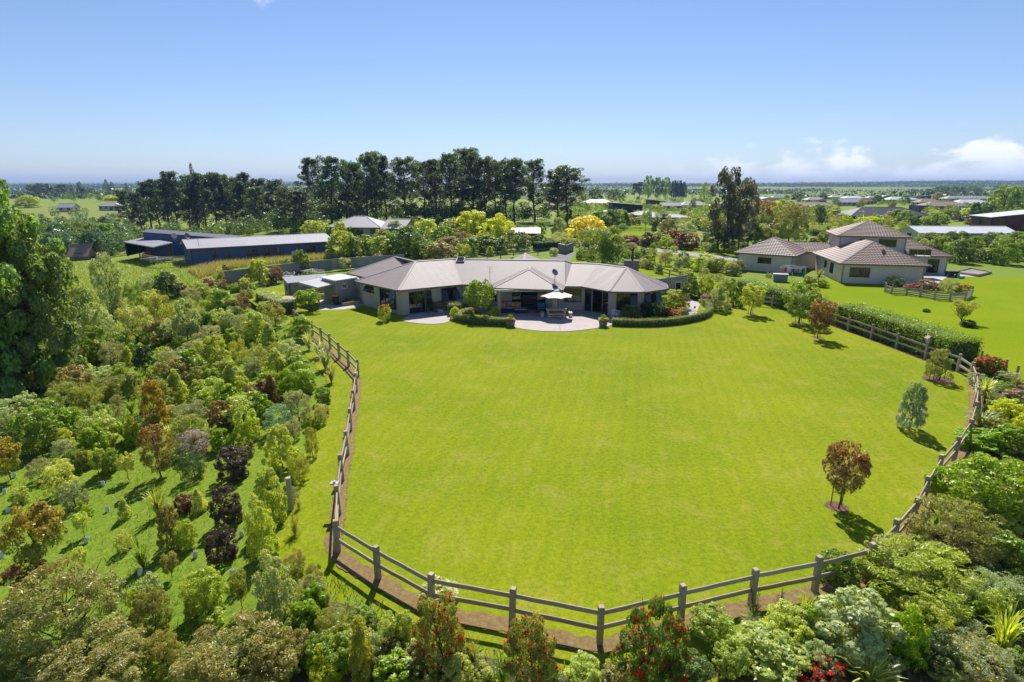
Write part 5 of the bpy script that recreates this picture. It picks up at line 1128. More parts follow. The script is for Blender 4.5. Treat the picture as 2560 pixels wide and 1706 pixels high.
table(2.674, 0, 700, LP, [
 ('t','tall_tree',760,270,200,400,'silver','pale silvery young poplar'), ('t','tall_tree',610,440,230,380,'silver','silver-leaved upright poplar', dict(tip='l')),
 ('t','tall_tree',480,200,170,300,'green','mid-green slim poplar'),
 ('s','small_leaf',710,420,150,155,'grey','greyish rounded shrub'), ('s','round',650,560,200,250,'green','broad mid-green shrub'), ('s','fine',745,600,170,190,'greybrown','dull brown-green twiggy shrub'),
 ('s','airy',900,480,270,290,'wheat','feathery straw-yellow bamboo-like shrub'), ('s','airy',1060,340,220,220,'gold','feathery golden-green shrub'),
 ('s','round',1240,420,200,280,'silver','tall silvery-green shrub'), ('s','big_leaf',1370,365,160,140,'deep','glossy deep-green shrub'),
 ('s','fine',905,190,110,150,'green','fine dark-green upright shrub'), ('s','dense_tree',1110,130,190,170,'dark','dark leafy tree'), ('s','round',1010,200,150,130,'pale','pale lime shrub'),
 ('s','broom',1460,240,220,160,'bright','bright green broom-like bush'), ('s','fine',1610,215,130,110,'redbrown','reddish-brown fine shrub'), ('s','round',1645,155,120,90,'olive','small olive shrub'), ('s','broom',1570,280,130,100,'olive','olive-green wiry bush'),
 ('s','round',1330,120,150,100,'lime','yellow-green shrub',dict(tip='l')), ('s','round',1395,50,80,60,'redbrown','wine-red shrub',dict(flow='magenta')), ('s','round',1480,72,90,70,'bronze','coral-tipped shrub',dict(tip='r')), ('s','round',1640,66,90,80,'pale','small pale green shrub'),
 ('s','fine',1835,315,175,150,'olive','brownish olive feathery shrub',dict(tip='b')), ('s','round',1770,225,110,80,'pale','cream-tipped low shrub',dict(tip='l')),
 ('s','fine',1530,335,140,100,'greybrown','grey-brown mounded shrub'), ('s','fine',1410,415,160,110,'grey','grey mounded shrub'), ('s','fine',1290,525,150,120,'greybrown','soft grey wiry shrub'),
 ('s','egg',1690,405,195,175,'lime','variegated lime shrub',dict(tip='l')), ('s','cone',1790,455,175,155,'lime','variegated lime shrub',dict(tip='l')),
 ('s','broom',2005,405,185,150,'bright','bright green broom-like bush'), ('s','big_leaf',1540,445,130,115,'bright','glossy bright-green shrub'), ('s','egg',1430,565,195,180,'lime','light-green dense shrub'),
 ('s','fine',1590,545,125,150,'gold','golden-olive upright shrub'), ('s','fine',1705,600,195,165,'olive','olive fine-leaved shrub'), ('s','fine',1180,645,280,185,'greybrown','wide grey-green tussocky shrub'),
 ('s','big_leaf',960,610,150,160,'dark','dark glossy shrub'), ('s','cone',850,575,110,120,'lime','small lime conical shrub'),
 ('s','flax',2130,520,170,140,'silver','pale striped flax clump'), ('s','flax',2170,600,190,150,'greybrown','bronze-grey flax clump'), ('s','flax',2060,470,150,130,'wheat','straw-tipped flax clump'), ('s','flax',2210,690,130,120,'bronze','brownish flax clump'),
 ('s','small_leaf',1930,545,170,130,'silver','pale silvery shrub'), ('s','cone',1845,700,250,225,'lime','lime-white conical shrub',dict(tip='l')), ('s','cone',1560,790,250,230,'lime','lime-white conical shrub',dict(tip='l')),
 ('s','broom',1990,770,265,200,'bright','bright green broom-like bush'), ('s','cone',1810,840,125,195,'redbrown','copper-red conical shrub',dict(tip='r')), ('s','round',1725,860,175,170,'purple','dark wine-coloured shrub',dict(tip='r')),
 ('s','fine',1990,950,205,205,'greybrown','grey-brown wiry dome shrub'), ('s','fine',1690,645,135,120,'grey','grey fine-leaved shrub'), ('s','cone',1180,810,175,200,'lime','variegated lime shrub',dict(tip='l')), ('s','cone',1310,850,165,170,'lime','variegated lime shrub',dict(tip='l')),
 ('s','broom',1480,650,135,110,'gold','yellow-green broom-like bush'), ('s','round',1330,710,160,130,'olive','olive rounded shrub'), ('s','egg',1020,1010,185,320,'orange','orange-leaved conical tree',dict(tip='o')),
 ('s','fine',1280,965,215,160,'grey','grey cloud-shaped shrub'), ('s','round',1480,1000,215,190,'redbrown','coppery brown shrub',dict(tip='b')), ('s','small_leaf',1590,875,135,110,'lime','light lime low shrub'),
 ('s','egg',1650,1080,195,220,'lime','lime upright shrub',dict(tip='l')), ('s','fine',1860,1030,245,180,'blue','blue-green spreading conifer'), ('s','fine',1960,1060,125,130,'greybrown','small brown wiry shrub'),
 ('s','egg',1870,1265,245,275,'lime','plump lime-green conical shrub',dict(tip='l')), ('s','fine',2080,1180,105,190,'olive','narrow olive shrub'), ('s','round',2090,1000,110,90,'bright','red-tipped green shrub',dict(tip='r')),
 ('s','tall_tree',1050,1325,235,310,'bronze','red-crowned tree with grey-brown foliage',dict(tip='r')), ('s','fine',1290,1180,235,170,'mauve','silvery-white flowering shrub'), ('s','fine',1290,1337,190,180,'dark','dark fine-leaved shrub'),
 ('s','round',1545,1335,245,205,'purple','dark purple-black shrub'), ('s','big_leaf',1480,1140,175,140,'bright','bright glossy-green shrub'), ('s','round',1650,1180,115,100,'bronze','brown-leaved shrub'), ('s','fine',2000,1337,150,170,'gold','golden wispy shrub'),
 ('s','clump',1860,1320,110,70,'green','blue-flowered low plant',dict()), 
 ('t','cabbage',235,770,150,190,'olive','spiky cabbage tree'), ('t','cabbage',295,990,170,170,'lime','spiky cabbage tree'), ('t','cabbage',215,1195,200,160,'lime','spiky cabbage tree'),
 ('s','small_leaf',665,690,210,110,'silver','pale flat-topped shrub'), ('s','round',450,670,110,80,'lime','light green shrub'), ('s','round',330,740,150,170,'lime','loose yellow-green shrub'), ('s','fine',700,800,240,140,'olive','olive wispy shrub'), ('s','fine',430,890,260,190,'olive','broad olive wispy shrub'), ('s','airy',580,870,200,160,'gold','feathery olive-gold shrub'),
 ('s','big_leaf',880,780,140,150,'olive','dark mottled shrub',dict(tip='l')), ('s','egg',665,1010,185,165,'green','rounded bright-green shrub',dict(tip='l')), ('s','big_leaf',635,1205,230,215,'bright','large bright-green shrub'),
 ('s','fine',530,1000,115,140,'greybrown','thin grey shrub'), ('s','fine',780,940,95,160,'greybrown','narrow grey-brown shrub'), ('s','flax',870,900,140,110,'green','green flax'), ('s','flax',1130,1070,135,120,'pale','cream-edged flax'),
 ('s','egg',880,1110,125,185,'bright','bright green upright shrub',dict(tip='o')), ('s','round',1140,940,95,100,'pale','pink-flowered shrub',dict(flow='pink')), ('s','round',430,1130,125,130,'lime','light green shrub'), ('s','fine',420,1190,155,120,'grey','grey-green shrub'), ('s','small_leaf',380,1337,200,130,'pale','pale olive shrub'),
 ('t','tree',75,1337,230,270,'gold','gold-crowned young tree',dict(tip='o')), ('s','round',190,910,150,160,'silver','silvery shrub'), ('s','round',60,830,120,110,'pale','pale green shrub'), ('s','small_leaf',60,1020,150,150,'silver','silvery shrub'),
 ('s','round',1250,220,120,90,'pale','pale green shrub'), ('s','round',1190,110,120,90,'purple','purple-leaved shrub'), ('s','round',960,330,130,110,'green','mid-green shrub'), ('s','fine',1330,450,120,90,'greybrown','small grey shrub'), ('s','round',1420,690,130,100,'bright','bright green shrub'),
 ('s','round',1060,700,170,130,'lime','lime shrub'), ('s','small_leaf',1100,560,130,110,'lime','lime shrub'), ('s','round',560,650,120,110,'pale','pale green shrub'), ('s','round',800,660,110,100,'lime','lime shrub'), ('s','flax',930,700,140,110,'green','green flax'),
 ('s','round',1700,300,100,80,'green','mid-green shrub'), ('s','small_leaf',1930,370,90,90,'pale','pale green shrub'), ('s','fine',1820,520,130,100,'olive','olive fine-leaved shrub'), ('s','round',2160,830,120,110,'green','mid-green shrub'), ('s','fine',2140,960,110,130,'wheat','white-plumed low shrub',dict(flow='white')), ('s','round',2150,920,110,90,'redbrown','red-leaved low shrub'),
 ('t','tree',730,1310,160,170,'green','slim green sapling'), ('t','tree',860,1337,130,170,'pale','thin pale sapling'), ('s','round',120,1110,140,120,'grey','grey-green shrub'),
 ('s','big_leaf',560,330,150,150,'green','mid-green shrub'), ('s','round',480,430,150,140,'silver','silvery shrub'), ('s','round',420,560,160,150,'green','mid-green shrub'), ('s','fine',530,570,140,110,'greybrown','thin grey shrub'), ('s','round',250,640,130,110,'green','mid-green shrub')])
table(2.5875, 0, 1100, LP, [
 ('t','tree',285,905,390,500,'olive','rounded orange-topped tree on a pale trunk',dict(tip='o',var=1)), ('t','tree',200,1010,260,240,'redbrown','red-leaved young maple',dict(tip='r')),
 ('t','gum',430,1390,760,640,(.30, .35, .09),'large bushy brown-green gum tree',dict(tip='b')), ('t','gum',640,1640,760,470,(.30, .34, .09),'broad brownish gum tree at the bottom edge',dict(tip='b')), ('t','gum',1540,1660,800,540,(.30, .35, .08),'wide rusty-green gum tree at the bottom edge',dict(tip='b')), ('t','gum',120,1560,330,280,'olive','small brown-green gum tree in the bottom corner',dict(tip='b')),
 ('t','gum',1000,1230,230,280,'olive','slender bronze gum sapling',dict(tip='b')), ('t','gum',1060,1480,260,260,'gold','golden bushy gum sapling',dict(tip='b')), ('t','gum',1790,1560,360,330,'olive','rusty-tipped gum tree beside the bottom edge',dict(tip='b')),
 ('s','small_leaf',370,360,210,210,'pale','pale olive shrub'), ('s','small_leaf',475,440,180,170,'grey','grey-green shrub'), ('s','egg',1755,530,215,320,'lime','tall lime conical shrub',dict(tip='l')), ('s','egg',1690,750,215,360,'lime','tall lime conical shrub',dict(tip='l')), ('s','egg',1790,1180,265,460,'silver','largest pale-green conical shrub',dict(tip='l')),
 ('s','round',1460,550,225,240,'purple','dark purple-black shrub'), ('s','round',1430,785,195,225,'purple','dark purple-black shrub'), ('s','cone',1285,460,115,140,'pale','small yellow-lime shrub',dict(tip='l')), ('s','cone',800,510,95,125,'pale','small pale conical sapling'), ('s','round',565,500,75,85,'lime','tiny yellow-green sapling'),
 ('s','flax',1010,500,215,200,'gold','yellow-striped flax'), ('s','flax',910,840,190,210,'green','upright green flax',dict()), ('s','round',1190,470,140,110,'wine','wine-red low shrub'), ('s','egg',1080,700,165,250,'bronze','bronze upright shrub',dict(tip='b')), ('s','round',1200,700,145,175,'lime','soft lime shrub'), ('s','small_leaf',800,720,115,125,'pale','loose pale shrub'),
 ('s','round',960,1050,165,180,'silver','white-variegated shrub',dict(tip='l')), ('s','round',1320,1120,265,300,'lime','yellow-green multi-stemmed shrub'), ('t','vase',1570,1090,130,250,'olive','narrow vase-shaped shrub'), ('s','round',1370,1220,155,140,'lime','small lime shrub',dict(tip='l')), ('t','tree',1115,900,110,170,'bronze','thin bronze sapling'),
 ('s','big_leaf',1960,1260,225,225,'bright','glossy green shrub'), ('s','clump',1970,1340,260,100,'silver','white-flowered ground plant'), ('s','fine',1900,870,150,160,'bronze','reddish grass-like shrub',dict(tip='r')), ('s','clump',1900,620,140,150,'gold','yellow-green strappy clump'), ('s','clump',2010,1010,180,160,'olive','dark strappy clump'), ('s','clump',2100,1120,140,160,'olive','dark strappy clump'), ('s','clump',2240,1250,170,180,'olive','dark strappy clump'), ('s','clump',1930,450,80,90,'gold','small yellow strappy clump'),
 ('t','tree',545,630,120,150,'pale','thin pale sapling'), ('t','tree',640,240,110,170,'lime','thin lime sapling'), ('s','round',690,210,150,130,'green','rounded green shrub'), ('s','round',540,190,110,130,'olive','low olive shrub'), ('t','tree',870,1130,100,160,'lime','tiny lime sapling'), ('t','tree',540,830,90,140,'pale','tiny pale sapling'), ('s','fine',250,270,160,140,'greybrown','thin grey-brown shrub'), ('s','round',120,420,130,110,'pale','pale shrub'), ('s','clump',890,880,80,60,'redbrown','tiny red-leaved plant'), ('s','fine',1905,390,70,90,'greybrown','small tussock'), ('s','round',2180,1390,220,200,'lime','yellow-lime shrub',dict(tip='l')), ('s','egg',2070,1510,190,190,'yellime','bright yellow-lime shrub')])
FP = 'in the planting below the front fence'
table(2.557, 760, 1200, FP, [
 ('t','brush',895,1200,350,470,'olive','tall red-flowering bottlebrush',dict(flow='red',label='tall bottlebrush with red flowers reaching over the bottom left fence rail')), ('t','brush',1465,1330,350,470,'olive','slim red bottlebrush',dict(flow='red',label='slim bottlebrush with red flowers in the middle of the bottom edge')), ('t','brush',2190,1430,480,680,'deep','big red bottlebrush',dict(flow='red',label='largest red-flowered bottlebrush, right of the lowest fence post')),
 ('s','clump',262,1000,190,180,'olive','olive strappy clump'), ('s','clump',490,1140,160,210,'deep','dark green strappy clump'), ('s','clump',755,1150,170,190,'bronze','bronze strappy clump'), ('s','clump',1080,1190,160,210,'olive','olive strappy clump'), ('s','clump',1270,1300,210,240,'green','green strappy clump'),
 ('s','egg',622,1075,190,230,'lime','lime upright shrub',dict(tip='l')), ('t','column',365,1300,165,400,'gold','narrow gold-green column conifer'), ('s','big_leaf',590,1310,300,240,'bright','wide glossy bright-green shrub'), ('s','egg',985,1330,215,220,'pale','pale yellow-lime shrub',dict(tip='l')), ('s','round',1785,1320,235,215,'pale','round pale lime shrub',dict(tip='l')), ('s','fine',150,1310,240,190,'yellime','yellow-green feathery shrub'), ('s','big_leaf',40,985,140,190,'bright','glossy dark-green shrub'),
 ('s','round',865,745,250,70,'pale','cream-flowered low rose',dict(flow='cream')), ('s','fine',60,700,120,170,'bronze','bronze tussock'), ('s','round',780,1310,180,160,'olive','olive rounded shrub'), ('s','clump',1600,1310,140,140,'deep','dark green strappy clump')])
RP = 'in the right-hand planting'
table(2.451, 1600, 1200, RP, [
 ('s','round',440,990,280,240,'lime','yellow-lime shrub',dict(tip='l')), ('s','round',905,1010,310,270,'lime','bright yellow-lime dome',dict(tip='l')), ('s','big_leaf',790,1190,440,290,'pale','wide pale-lime shrub',dict(tip='l')), ('s','flax',1020,890,170,220,'lime','upright lime flax'), ('s','big_leaf',1350,1100,500,440,'silver','grey-green large-leaved shrub',dict(var=1)),
 ('s','fine',1730,810,660,480,(.34,.42,.05),'big clipped olive-green dome shrub',dict(var=0,rot=0)), ('s','fine',1940,490,500,400,'olive','big golden-olive dome shrub'), ('s','clump',1830,440,270,130,'purple','purple grassy clump'), ('s','big_leaf',2230,560,300,250,'green','glossy green shrub'), ('s','fine',2210,780,320,250,'silver','silver-grey fine shrub'),
 ('s','egg',1660,1120,230,340,'bright','upright glossy yellow-green shrub'), ('s','flax',2250,1080,280,340,'lime','tall bright flax'), ('s','fine',2110,1270,440,330,'grey','grey-green shrub with small orange flowers',dict(flow='yflow')), ('s','small_leaf',1990,1010,210,190,'grey','dull grey-green shrub'), ('s','round',1110,1260,280,180,'redbrown','low shrub with crimson flowers',dict(flow='red')), ('s','flax',1420,1270,430,170,'pale','pale strappy low plant'),
 ('s','stalk_flax',700,850,150,130,'bronze','bronze flax with tall dark flower stalks'), ('s','stalk_flax',860,830,130,110,'bronze','small flax with dark flower stalks'), ('s','clump',680,900,160,110,'silver','low pale strappy clump'), ('s','big_leaf',2330,900,200,220,'deep','deep-green leafy shrub'), ('s','round',1850,1180,260,240,'dark','dark shaded shrub'), ('s','big_leaf',2330,1240,160,200,'bright','glossy bright shrub'), ('s','round',320,1230,240,200,'deep','deep-green low shrub'), ('s','round',560,1180,220,210,'lime','lime shrub',dict(tip='l'))])
table(2.903, 1960, 740, RP, [
 ('t','dense_tree',1450,1600,600,520,'bright','large dark leafy tree',dict(label='large dark leafy tree at the right edge leaning over the fence')), ('s','cabbage',1475,810,240,240,'pale','silver spiky yucca'), ('s','small_leaf',1400,650,120,100,'silver','white-flowered mound',dict(flow='white')), ('s','small_leaf',1625,620,150,80,'silver','low white-flowered mound',dict(flow='white')), ('s','round',1500,570,190,140,'deep','red-flowered rose bush',dict(flow='red')),
 ('s','flax',1440,970,260,170,'silver','silver-green arching flax'), ('s','round',1680,760,140,90,'green','pink-flowered shrub',dict(flow='pink')), ('s','round',1650,930,260,190,'yellime','yellow-green shrub'), ('s','big_leaf',1430,1110,330,150,'bright','spreading bright-green shrub'), ('s','flax',1700,660,110,110,'bronze','bronze flax'), ('s','big_leaf',1640,1130,260,200,'bright','leafy bright-green shrub'), ('s','round',1560,860,170,130,'lime','lime shrub'), ('s','round',1600,700,130,90,'green','mid-green shrub'), ('s','round',1720,850,120,110,'deep','deep-green shrub'), ('s','round',1560,1010,180,130,'olive','olive shrub'), ('s','round',1380,560,60,50,'gold','small orange-flowered plant',dict(flow='yflow')), ('s','round',1740,1000,130,140,'yellime','yellow-green feathery shrub')])
LW = 'on the lawn'
tree('tree', 2096, 1272, 108, 168, (.28, .23, .09), '', LW, tip='r', var=2, label='young reddish-leaved tree casting a long shadow low on the lawn')
shrub('egg', 2285, 1076, 64, 126, (.34, .42, .29), '', LW, var=2, label='dense silver-green conical bush standing alone on the lawn', tip='l')
tree('airy', 2346, 952, 62, 82, 'olive', '', LW, label='small drooping young tree with stakes in a round mulch bed')
tree('vase', 2404, 808, 58, 62, 'gold', '', LW, label='small yellow-leaved maple on the neighbour lawn'); shrub('round', 2420, 818, 34, 20, 'dark', '', LW, label='low dark plant under the small yellow maple'); shrub('round', 2317, 781, 18, 10, 'dark', '', LW, label='tiny dark tuft alone on the neighbour lawn')
tree('tall_tree', 1997, 809, 92, 106, 'green', '', LW, var=2, label='leafy green staked tree on the lawn beside the hedge'); tree('tree', 2044, 846, 66, 100, 'redbrown', '', LW, tip='o', label='purple-leaved young maple on the lawn in front of the hedge'); tree('tree', 1877, 787, 66, 78, 'lime', '', LW, label='small light-green staked tree at the top right corner of the lawn')
HG = 'in the garden round the brick house'
table(5.8825, 860, 690, HG, [
 ('t','tree',2000,610,470,570,'green','young leafy tree',dict(label='young leafy tree rising from the clipped hedge bed by the patio',var=0)), ('s','round',600,665,190,270,'lime','single bush',dict(label='red-and-lime bush alone on the lawn by the left wing',tip='r')), ('s','big_leaf',1640,640,160,190,'lime','potted citrus',dict(label='bright potted bush beside the cubed hedge')),
 ('s','round',1790,500,130,180,'pale','white rose bush',dict(flow='white')), ('s','round',1780,520,110,90,'redbrown','pink flowering bush',dict(flow='pink')), ('s','round',1890,540,140,130,'lime','yellow-flowered bush',dict(flow='yflow')), ('s','round',2110,520,140,130,'lime','orange-yellow flowered bush',dict(flow='yflow')), ('s','big_leaf',2220,600,160,160,'lime','lime bush'), ('s','round',1870,640,130,80,'green','low green plant'), ('s','round',2080,650,150,70,'green','low green plant')])
table(6.192, 1480, 680, HG, [
 ('s','fine',600,745,330,260,'deep','soft green bush beneath the blue blind'), ('s','round',850,700,220,250,'dark','dark bush by the corner wall'), ('s','round',690,740,190,120,'green','rose bush with coral blooms',dict(flow='coral')), ('s','round',1010,690,210,250,'green','rose bush with white blooms',dict(flow='white')), ('s','round',1110,690,160,140,'deep','rose bush with red blooms',dict(flow='red')), ('s','round',1265,720,210,155,'redbrown','orange azalea mound',dict(flow='coral')), ('s','round',1430,690,160,140,'green','pink rose bush',dict(flow='pink')), ('s','egg',1270,560,180,220,'green','yellow rose bush',dict(flow='yflow')), ('s','small_leaf',1420,580,190,230,'deep','clipped round green bush',dict(flow='red')), ('s','small_leaf',1300,380,290,120,'lime','lime mounded bush'), ('s','small_leaf',1120,560,140,190,'dark','dark clipped bush'),
 ('s','egg',1540,400,290,330,'deep','tall leafy bush'), ('s','egg',1760,380,280,330,'lime','lime leafy bush'), ('s','egg',1990,600,300,430,'silver','big pale-leaved bush',dict(tip='l')), ('s','round',1770,450,190,120,'green','pink rhododendron',dict(flow='magenta')), ('s','round',1700,480,110,60,'gold','golden low bush'), ('s','round',1810,540,130,120,'redbrown','red-flowered low bush',dict(flow='red')), ('s','round',2100,580,130,100,'silver','pink and white border plant',dict(flow='pink')), ('s','egg',2200,520,220,330,'green','mid-green bush'), ('s','round',1430,160,180,110,'pale','white-flowering climber',dict(flow='white')), ('s','round',1000,745,180,60,'green','low border plant'), ('s','round',1400,745,160,50,'lime','low border plant',dict(flow='pink')), ('s','round',520,750,90,40,'lime','low lime plant'), ('s','column',1145,240,90,130,'bronze','orange-topped clipped bush',dict(tip='o')), ('s','small_leaf',1590,560,36,36,'dark','small clipped ball'), ('s','round',1620,430,130,60,'dark','low dark ground plant'), ('s','egg',2320,560,110,240,'green','mid-green bush')])
table(5.8825, 560, 620, 'in the court left of the brick house', [
 ('t','tree',1265,935,430,350,'bright','bright green Japanese maple',dict(var=1)), ('s','yucca',790,745,300,190,'lime','spiky yucca'), ('s','dense_tree',1140,400,260,370,'deep','upright dark-green tree'), ('s','egg',1035,400,110,170,'bright','bright green slim shrub'), ('s','round',760,520,220,270,'redbrown','dark red shrub',dict(tip='r')), ('s','egg',500,540,350,380,'lime','tall light-green shrub'), ('s','round',330,500,220,150,'lime','yellow-green shrub'), ('s','round',320,590,150,110,'pale','cream-edged shrub',dict(tip='l')), ('s','round',620,570,120,60,'dark','low dark shrub'), ('s','round',690,540,80,60,'gold','orange-flowered plant',dict(flow='coral')), ('s','round',1270,430,220,120,'olive','leafy mixed shrub',dict(flow='cream')), ('s','round',1350,440,90,90,'bright','bright green low shrub'), ('s','round',1540,330,110,110,'green','round green shrub'), ('s','fine',1780,330,200,200,'silver','silvery loose shrub'), ('s','small_leaf',2020,240,210,120,'lime','lime dome shrub'), ('s','small_leaf',2030,280,250,130,'pale','pinkish pale dome shrub'), ('s','round',2270,210,180,130,'green','pink rhododendron',dict(flow='magenta')), ('s','fine',1850,700,130,160,'green','rosemary-like shrub'), ('s','round',1925,720,90,120,'pale','white-flowered shrub',dict(flow='white')), ('s','big_leaf',1840,805,230,70,'lime','leafy vegetables'), ('s','round',1170,880,110,90,'lime','low lime shrub'), ('s','round',1280,925,90,60,'greybrown','grey low plant'), ('s','round',120,480,120,130,'green','mid-green shrub'), ('s','round',50,420,170,190,'bronze','bronze-tipped shrub',dict(tip='b')), ('s','round',150,650,180,120,'green','mid-green shrub'), ('s','fine',60,600,100,100,'bronze','brown shrub'), ('s','round',900,260,150,120,'gold','golden hedge plant')])
BG = 'in the garden behind the brick house'
table(3.268, 760, 370, BG, [
 ('s','egg',50,715,130,110,'pale','pale green tree'), ('s','egg',125,720,120,110,'lime','lime tree'), ('s','egg',180,730,110,100,'pale','pale green tree'), ('s','egg',290,750,120,130,'lime','lime leafy tree'), ('s','egg',750,740,145,130,'silver','grey-green tree'),
 ('s','egg',310,890,230,190,'lime','light-green bushy tree'), ('s','dense_tree',480,880,220,150,'green','feathery green tree'), ('s','round',620,880,200,150,'lime','bright lime shrub'), ('s','dense_tree',860,890,270,220,'deep','big dark-green shrub'), ('s','egg',730,870,180,170,'green','feathery green tree'), ('s','egg',1000,800,210,190,'lime','light-green leafy tree'), ('s','egg',1140,830,200,170,'green','mid-green leafy tree'), ('s','round',920,640,190,80,'olive','olive hedge tree'), ('s','round',1210,710,180,120,'olive','dark olive tree'),
 ('s','egg',1390,770,290,215,'yellime','golden-lime airy tree',dict(var=0)), ('s','egg',1590,790,250,210,'yellime','golden-lime airy tree',dict(var=1)), ('s','column',1490,760,65,150,'dark','narrow dark conifer'), ('s','fine',1275,800,140,110,'redbrown','red-brown shrub'), ('s','round',1180,850,180,120,'bronze','orange-tinted shrub',dict(tip='o')), ('s','round',1120,915,225,130,'bronze','bronze dome shrub',dict(tip='b')), ('s','round',1440,860,240,140,'green','mid-green shrub'), ('s','round',1580,860,180,120,'deep','deep-green shrub'), ('s','small_leaf',1740,840,185,150,'deep','dark grey-green dome shrub'), ('s','round',1920,815,125,100,'deep','glossy dark shrub'), ('s','round',1825,800,70,80,'bronze','coral-leaved shrub',dict(tip='r')), ('s','cone',1385,890,65,80,'green','small green conifer'), ('s','cone',1520,885,65,75,'lime','small lime conifer'), ('s','cone',1640,870,60,60,'pale','small pale conifer'), ('s','round',1300,890,115,100,'lime','lime shrub'), ('s','egg',2080,710,105,125,'silver','slim grey-green tree'), ('s','fine',2100,800,165,100,'gold','yellow-green willow-like shrub'), ('s','round',960,900,150,130,'green','mid-green shrub'), ('s','round',1040,880,120,110,'lime','lime shrub'), ('s','egg',1100,660,90,100,'dark','dark tree'), ('s','egg',1940,700,70,90,'green','slim green tree'), ('s','round',2000,800,80,60,'green','low green shrub'), ('s','round',1720,930,80,40,'lime','low lime plant'), ('s','round',2040,880,60,60,'pale','white-flowered plant',dict(flow='white')),
 ('s','egg',380,730,110,80,'bright','bright green low tree'), ('s','dense_tree',640,760,140,90,'olive','olive tree'), ('s','egg',2330,880,110,130,'deep','dark garden tree')])
MG = 'in the gardens right of centre'
table(3.922, 1400, 420, MG, [
 ('s','egg',265,680,330,185,'yellow','golden-yellow tree',dict(label='golden-yellow tree standing over the driveway lawn',var=2)), ('s','willow',430,970,410,340,'green','weeping willow',dict(label='bright green weeping willow behind the brick house roof')), ('s','willow',330,790,220,170,'olive','olive feathery tree'), ('s','fine',220,770,120,160,'gold','golden conifer-like shrub'),
 ('s','egg',380,570,175,140,'green','dense green tree'), ('s','egg',510,580,170,150,'deep','dense dark-green tree'), ('s','cone',635,570,120,130,'green','cone-shaped green tree'), ('s','egg',700,530,70,80,'lime','small lime tree'), ('t','tree',838,650,95,215,'silver','slim lollipop tree on a bare trunk'), ('s','egg',925,640,55,110,'dark','small dark upright tree'), ('s','egg',1010,570,150,130,'grey','grey-green tree'), ('s','dense_tree',1060,670,170,150,'bronze','reddish-brown tree'), ('s','small_leaf',1240,670,180,135,'silver','silvery dome tree'), ('s','round',1130,710,130,100,'redbrown','red-brown shrub'), ('s','round',1250,800,190,155,'wine','dark red shrub',dict(tip='r')), ('s','round',940,750,150,115,'olive','olive shrub'), ('s','round',1045,790,120,120,'lime','lime shrub'), ('s','round',850,800,105,160,'purple','dark plum shrub'), ('s','round',670,810,190,140,'wine','wine-red spreading shrub'), ('s','round',1285,590,85,100,'deep','round dark tree'), ('s','round',1390,610,140,110,'green','round green tree'), ('s','egg',1450,540,140,60,'bright','bright hedge tree'), ('s','conifer',1410,430,150,185,'green','pointed conifer'), ('s','egg',1300,425,60,100,'grey','slim grey tree'),
 ('t','tall_tree',1610,815,330,690,(.11,.12,.09),'tall sparse blackish tree',dict(label='tall dark sparse tree left of the tiled house',var=1)), ('t','tall_tree',1745,815,270,600,(.11,.12,.095),'second dark tree',dict(label='slightly lower dark tree joined to the right of the tall sparse one',var=2)), ('s','dense_tree',1560,820,260,260,'dark','dark undergrowth shrub'), ('s','dense_tree',1850,780,240,240,'dark','dark leafy shrub'), ('s','round',1390,780,170,110,'silver','grey mixed shrub'),
 ('s','tall_tree',1980,620,260,230,'bronze','reddish-leaved tree',dict(tip='r')), ('t','gum',2250,730,300,340,'olive','brown-leaved gum tree',dict(tip='b')), ('s','egg',2140,680,170,160,'bronze','orange-tinged tree',dict(tip='o')), ('s','round',2000,720,150,130,'olive','olive shrub'),
 ('s','cabbage',930,930,120,150,'olive','spiky cabbage tree'), ('s','round',850,900,130,110,'olive','olive shrub'), ('s','fine',690,830,120,90,'greybrown','grey-brown grass bush'), ('s','round',660,920,120,110,'bright','bright leafy shrub'), ('s','fine',1040,960,120,150,'greybrown','brown grassy shrub'), ('s','round',1020,900,70,60,'coral','pink-flowered shrub',dict(flow='coral')), ('s','egg',1210,960,120,130,'green','mid-green shrub'), ('s','round',1180,1000,140,130,'silver','silvery shrub'), ('s','round',1360,1010,170,130,'lime','lime shrub',dict(tip='l')), ('s','round',1430,960,150,120,'pale','pale cream shrub',dict(tip='l')), ('s','round',1540,1020,170,130,'olive','olive shrub'), ('s','egg',1690,1050,150,110,'olive','loose olive shrub'), ('s','round',880,780,60,50,'green','clipped ball'), ('s','round',955,780,75,55,'green','larger clipped ball'), ('s','round',760,870,90,70,'gold','gold shrub'), ('s','round',110,760,110,60,'gold','gold-green shrub'), ('s','round',210,900,100,90,'deep','deep-green shrub'),
 ('s','egg',80,520,90,110,'dark','dark pointed tree'), ('s','egg',180,500,90,90,'green','green tree'), ('s','egg',265,420,80,70,'lime','lime round tree'), ('s','egg',340,420,80,70,'lime','lime round tree'), ('s','egg',440,420,90,70,'lime','pale lime tree'), ('s','round',40,640,50,100,'grey','grey-green tree'), ('s','egg',30,620,40,70,'green','small green tree'), ('s','round',620,610,90,60,'bright','bright young tree'), ('s','round',740,560,110,70,'bronze','bronze young tree'),
 ('s','egg',2100,470,160,120,'yellime','yellow-green tree'), ('s','egg',1950,450,130,110,'bronze','reddish tree'), ('s','egg',2250,430,120,90,'green','green tree'), ('s','egg',2180,400,140,80,'lime','lime tree'), ('s','egg',1900,420,110,90,'green','mid-green tree'), ('s','egg',2060,420,90,60,'green','round green tree')])
RB = 'in the gardens behind the tiled house'
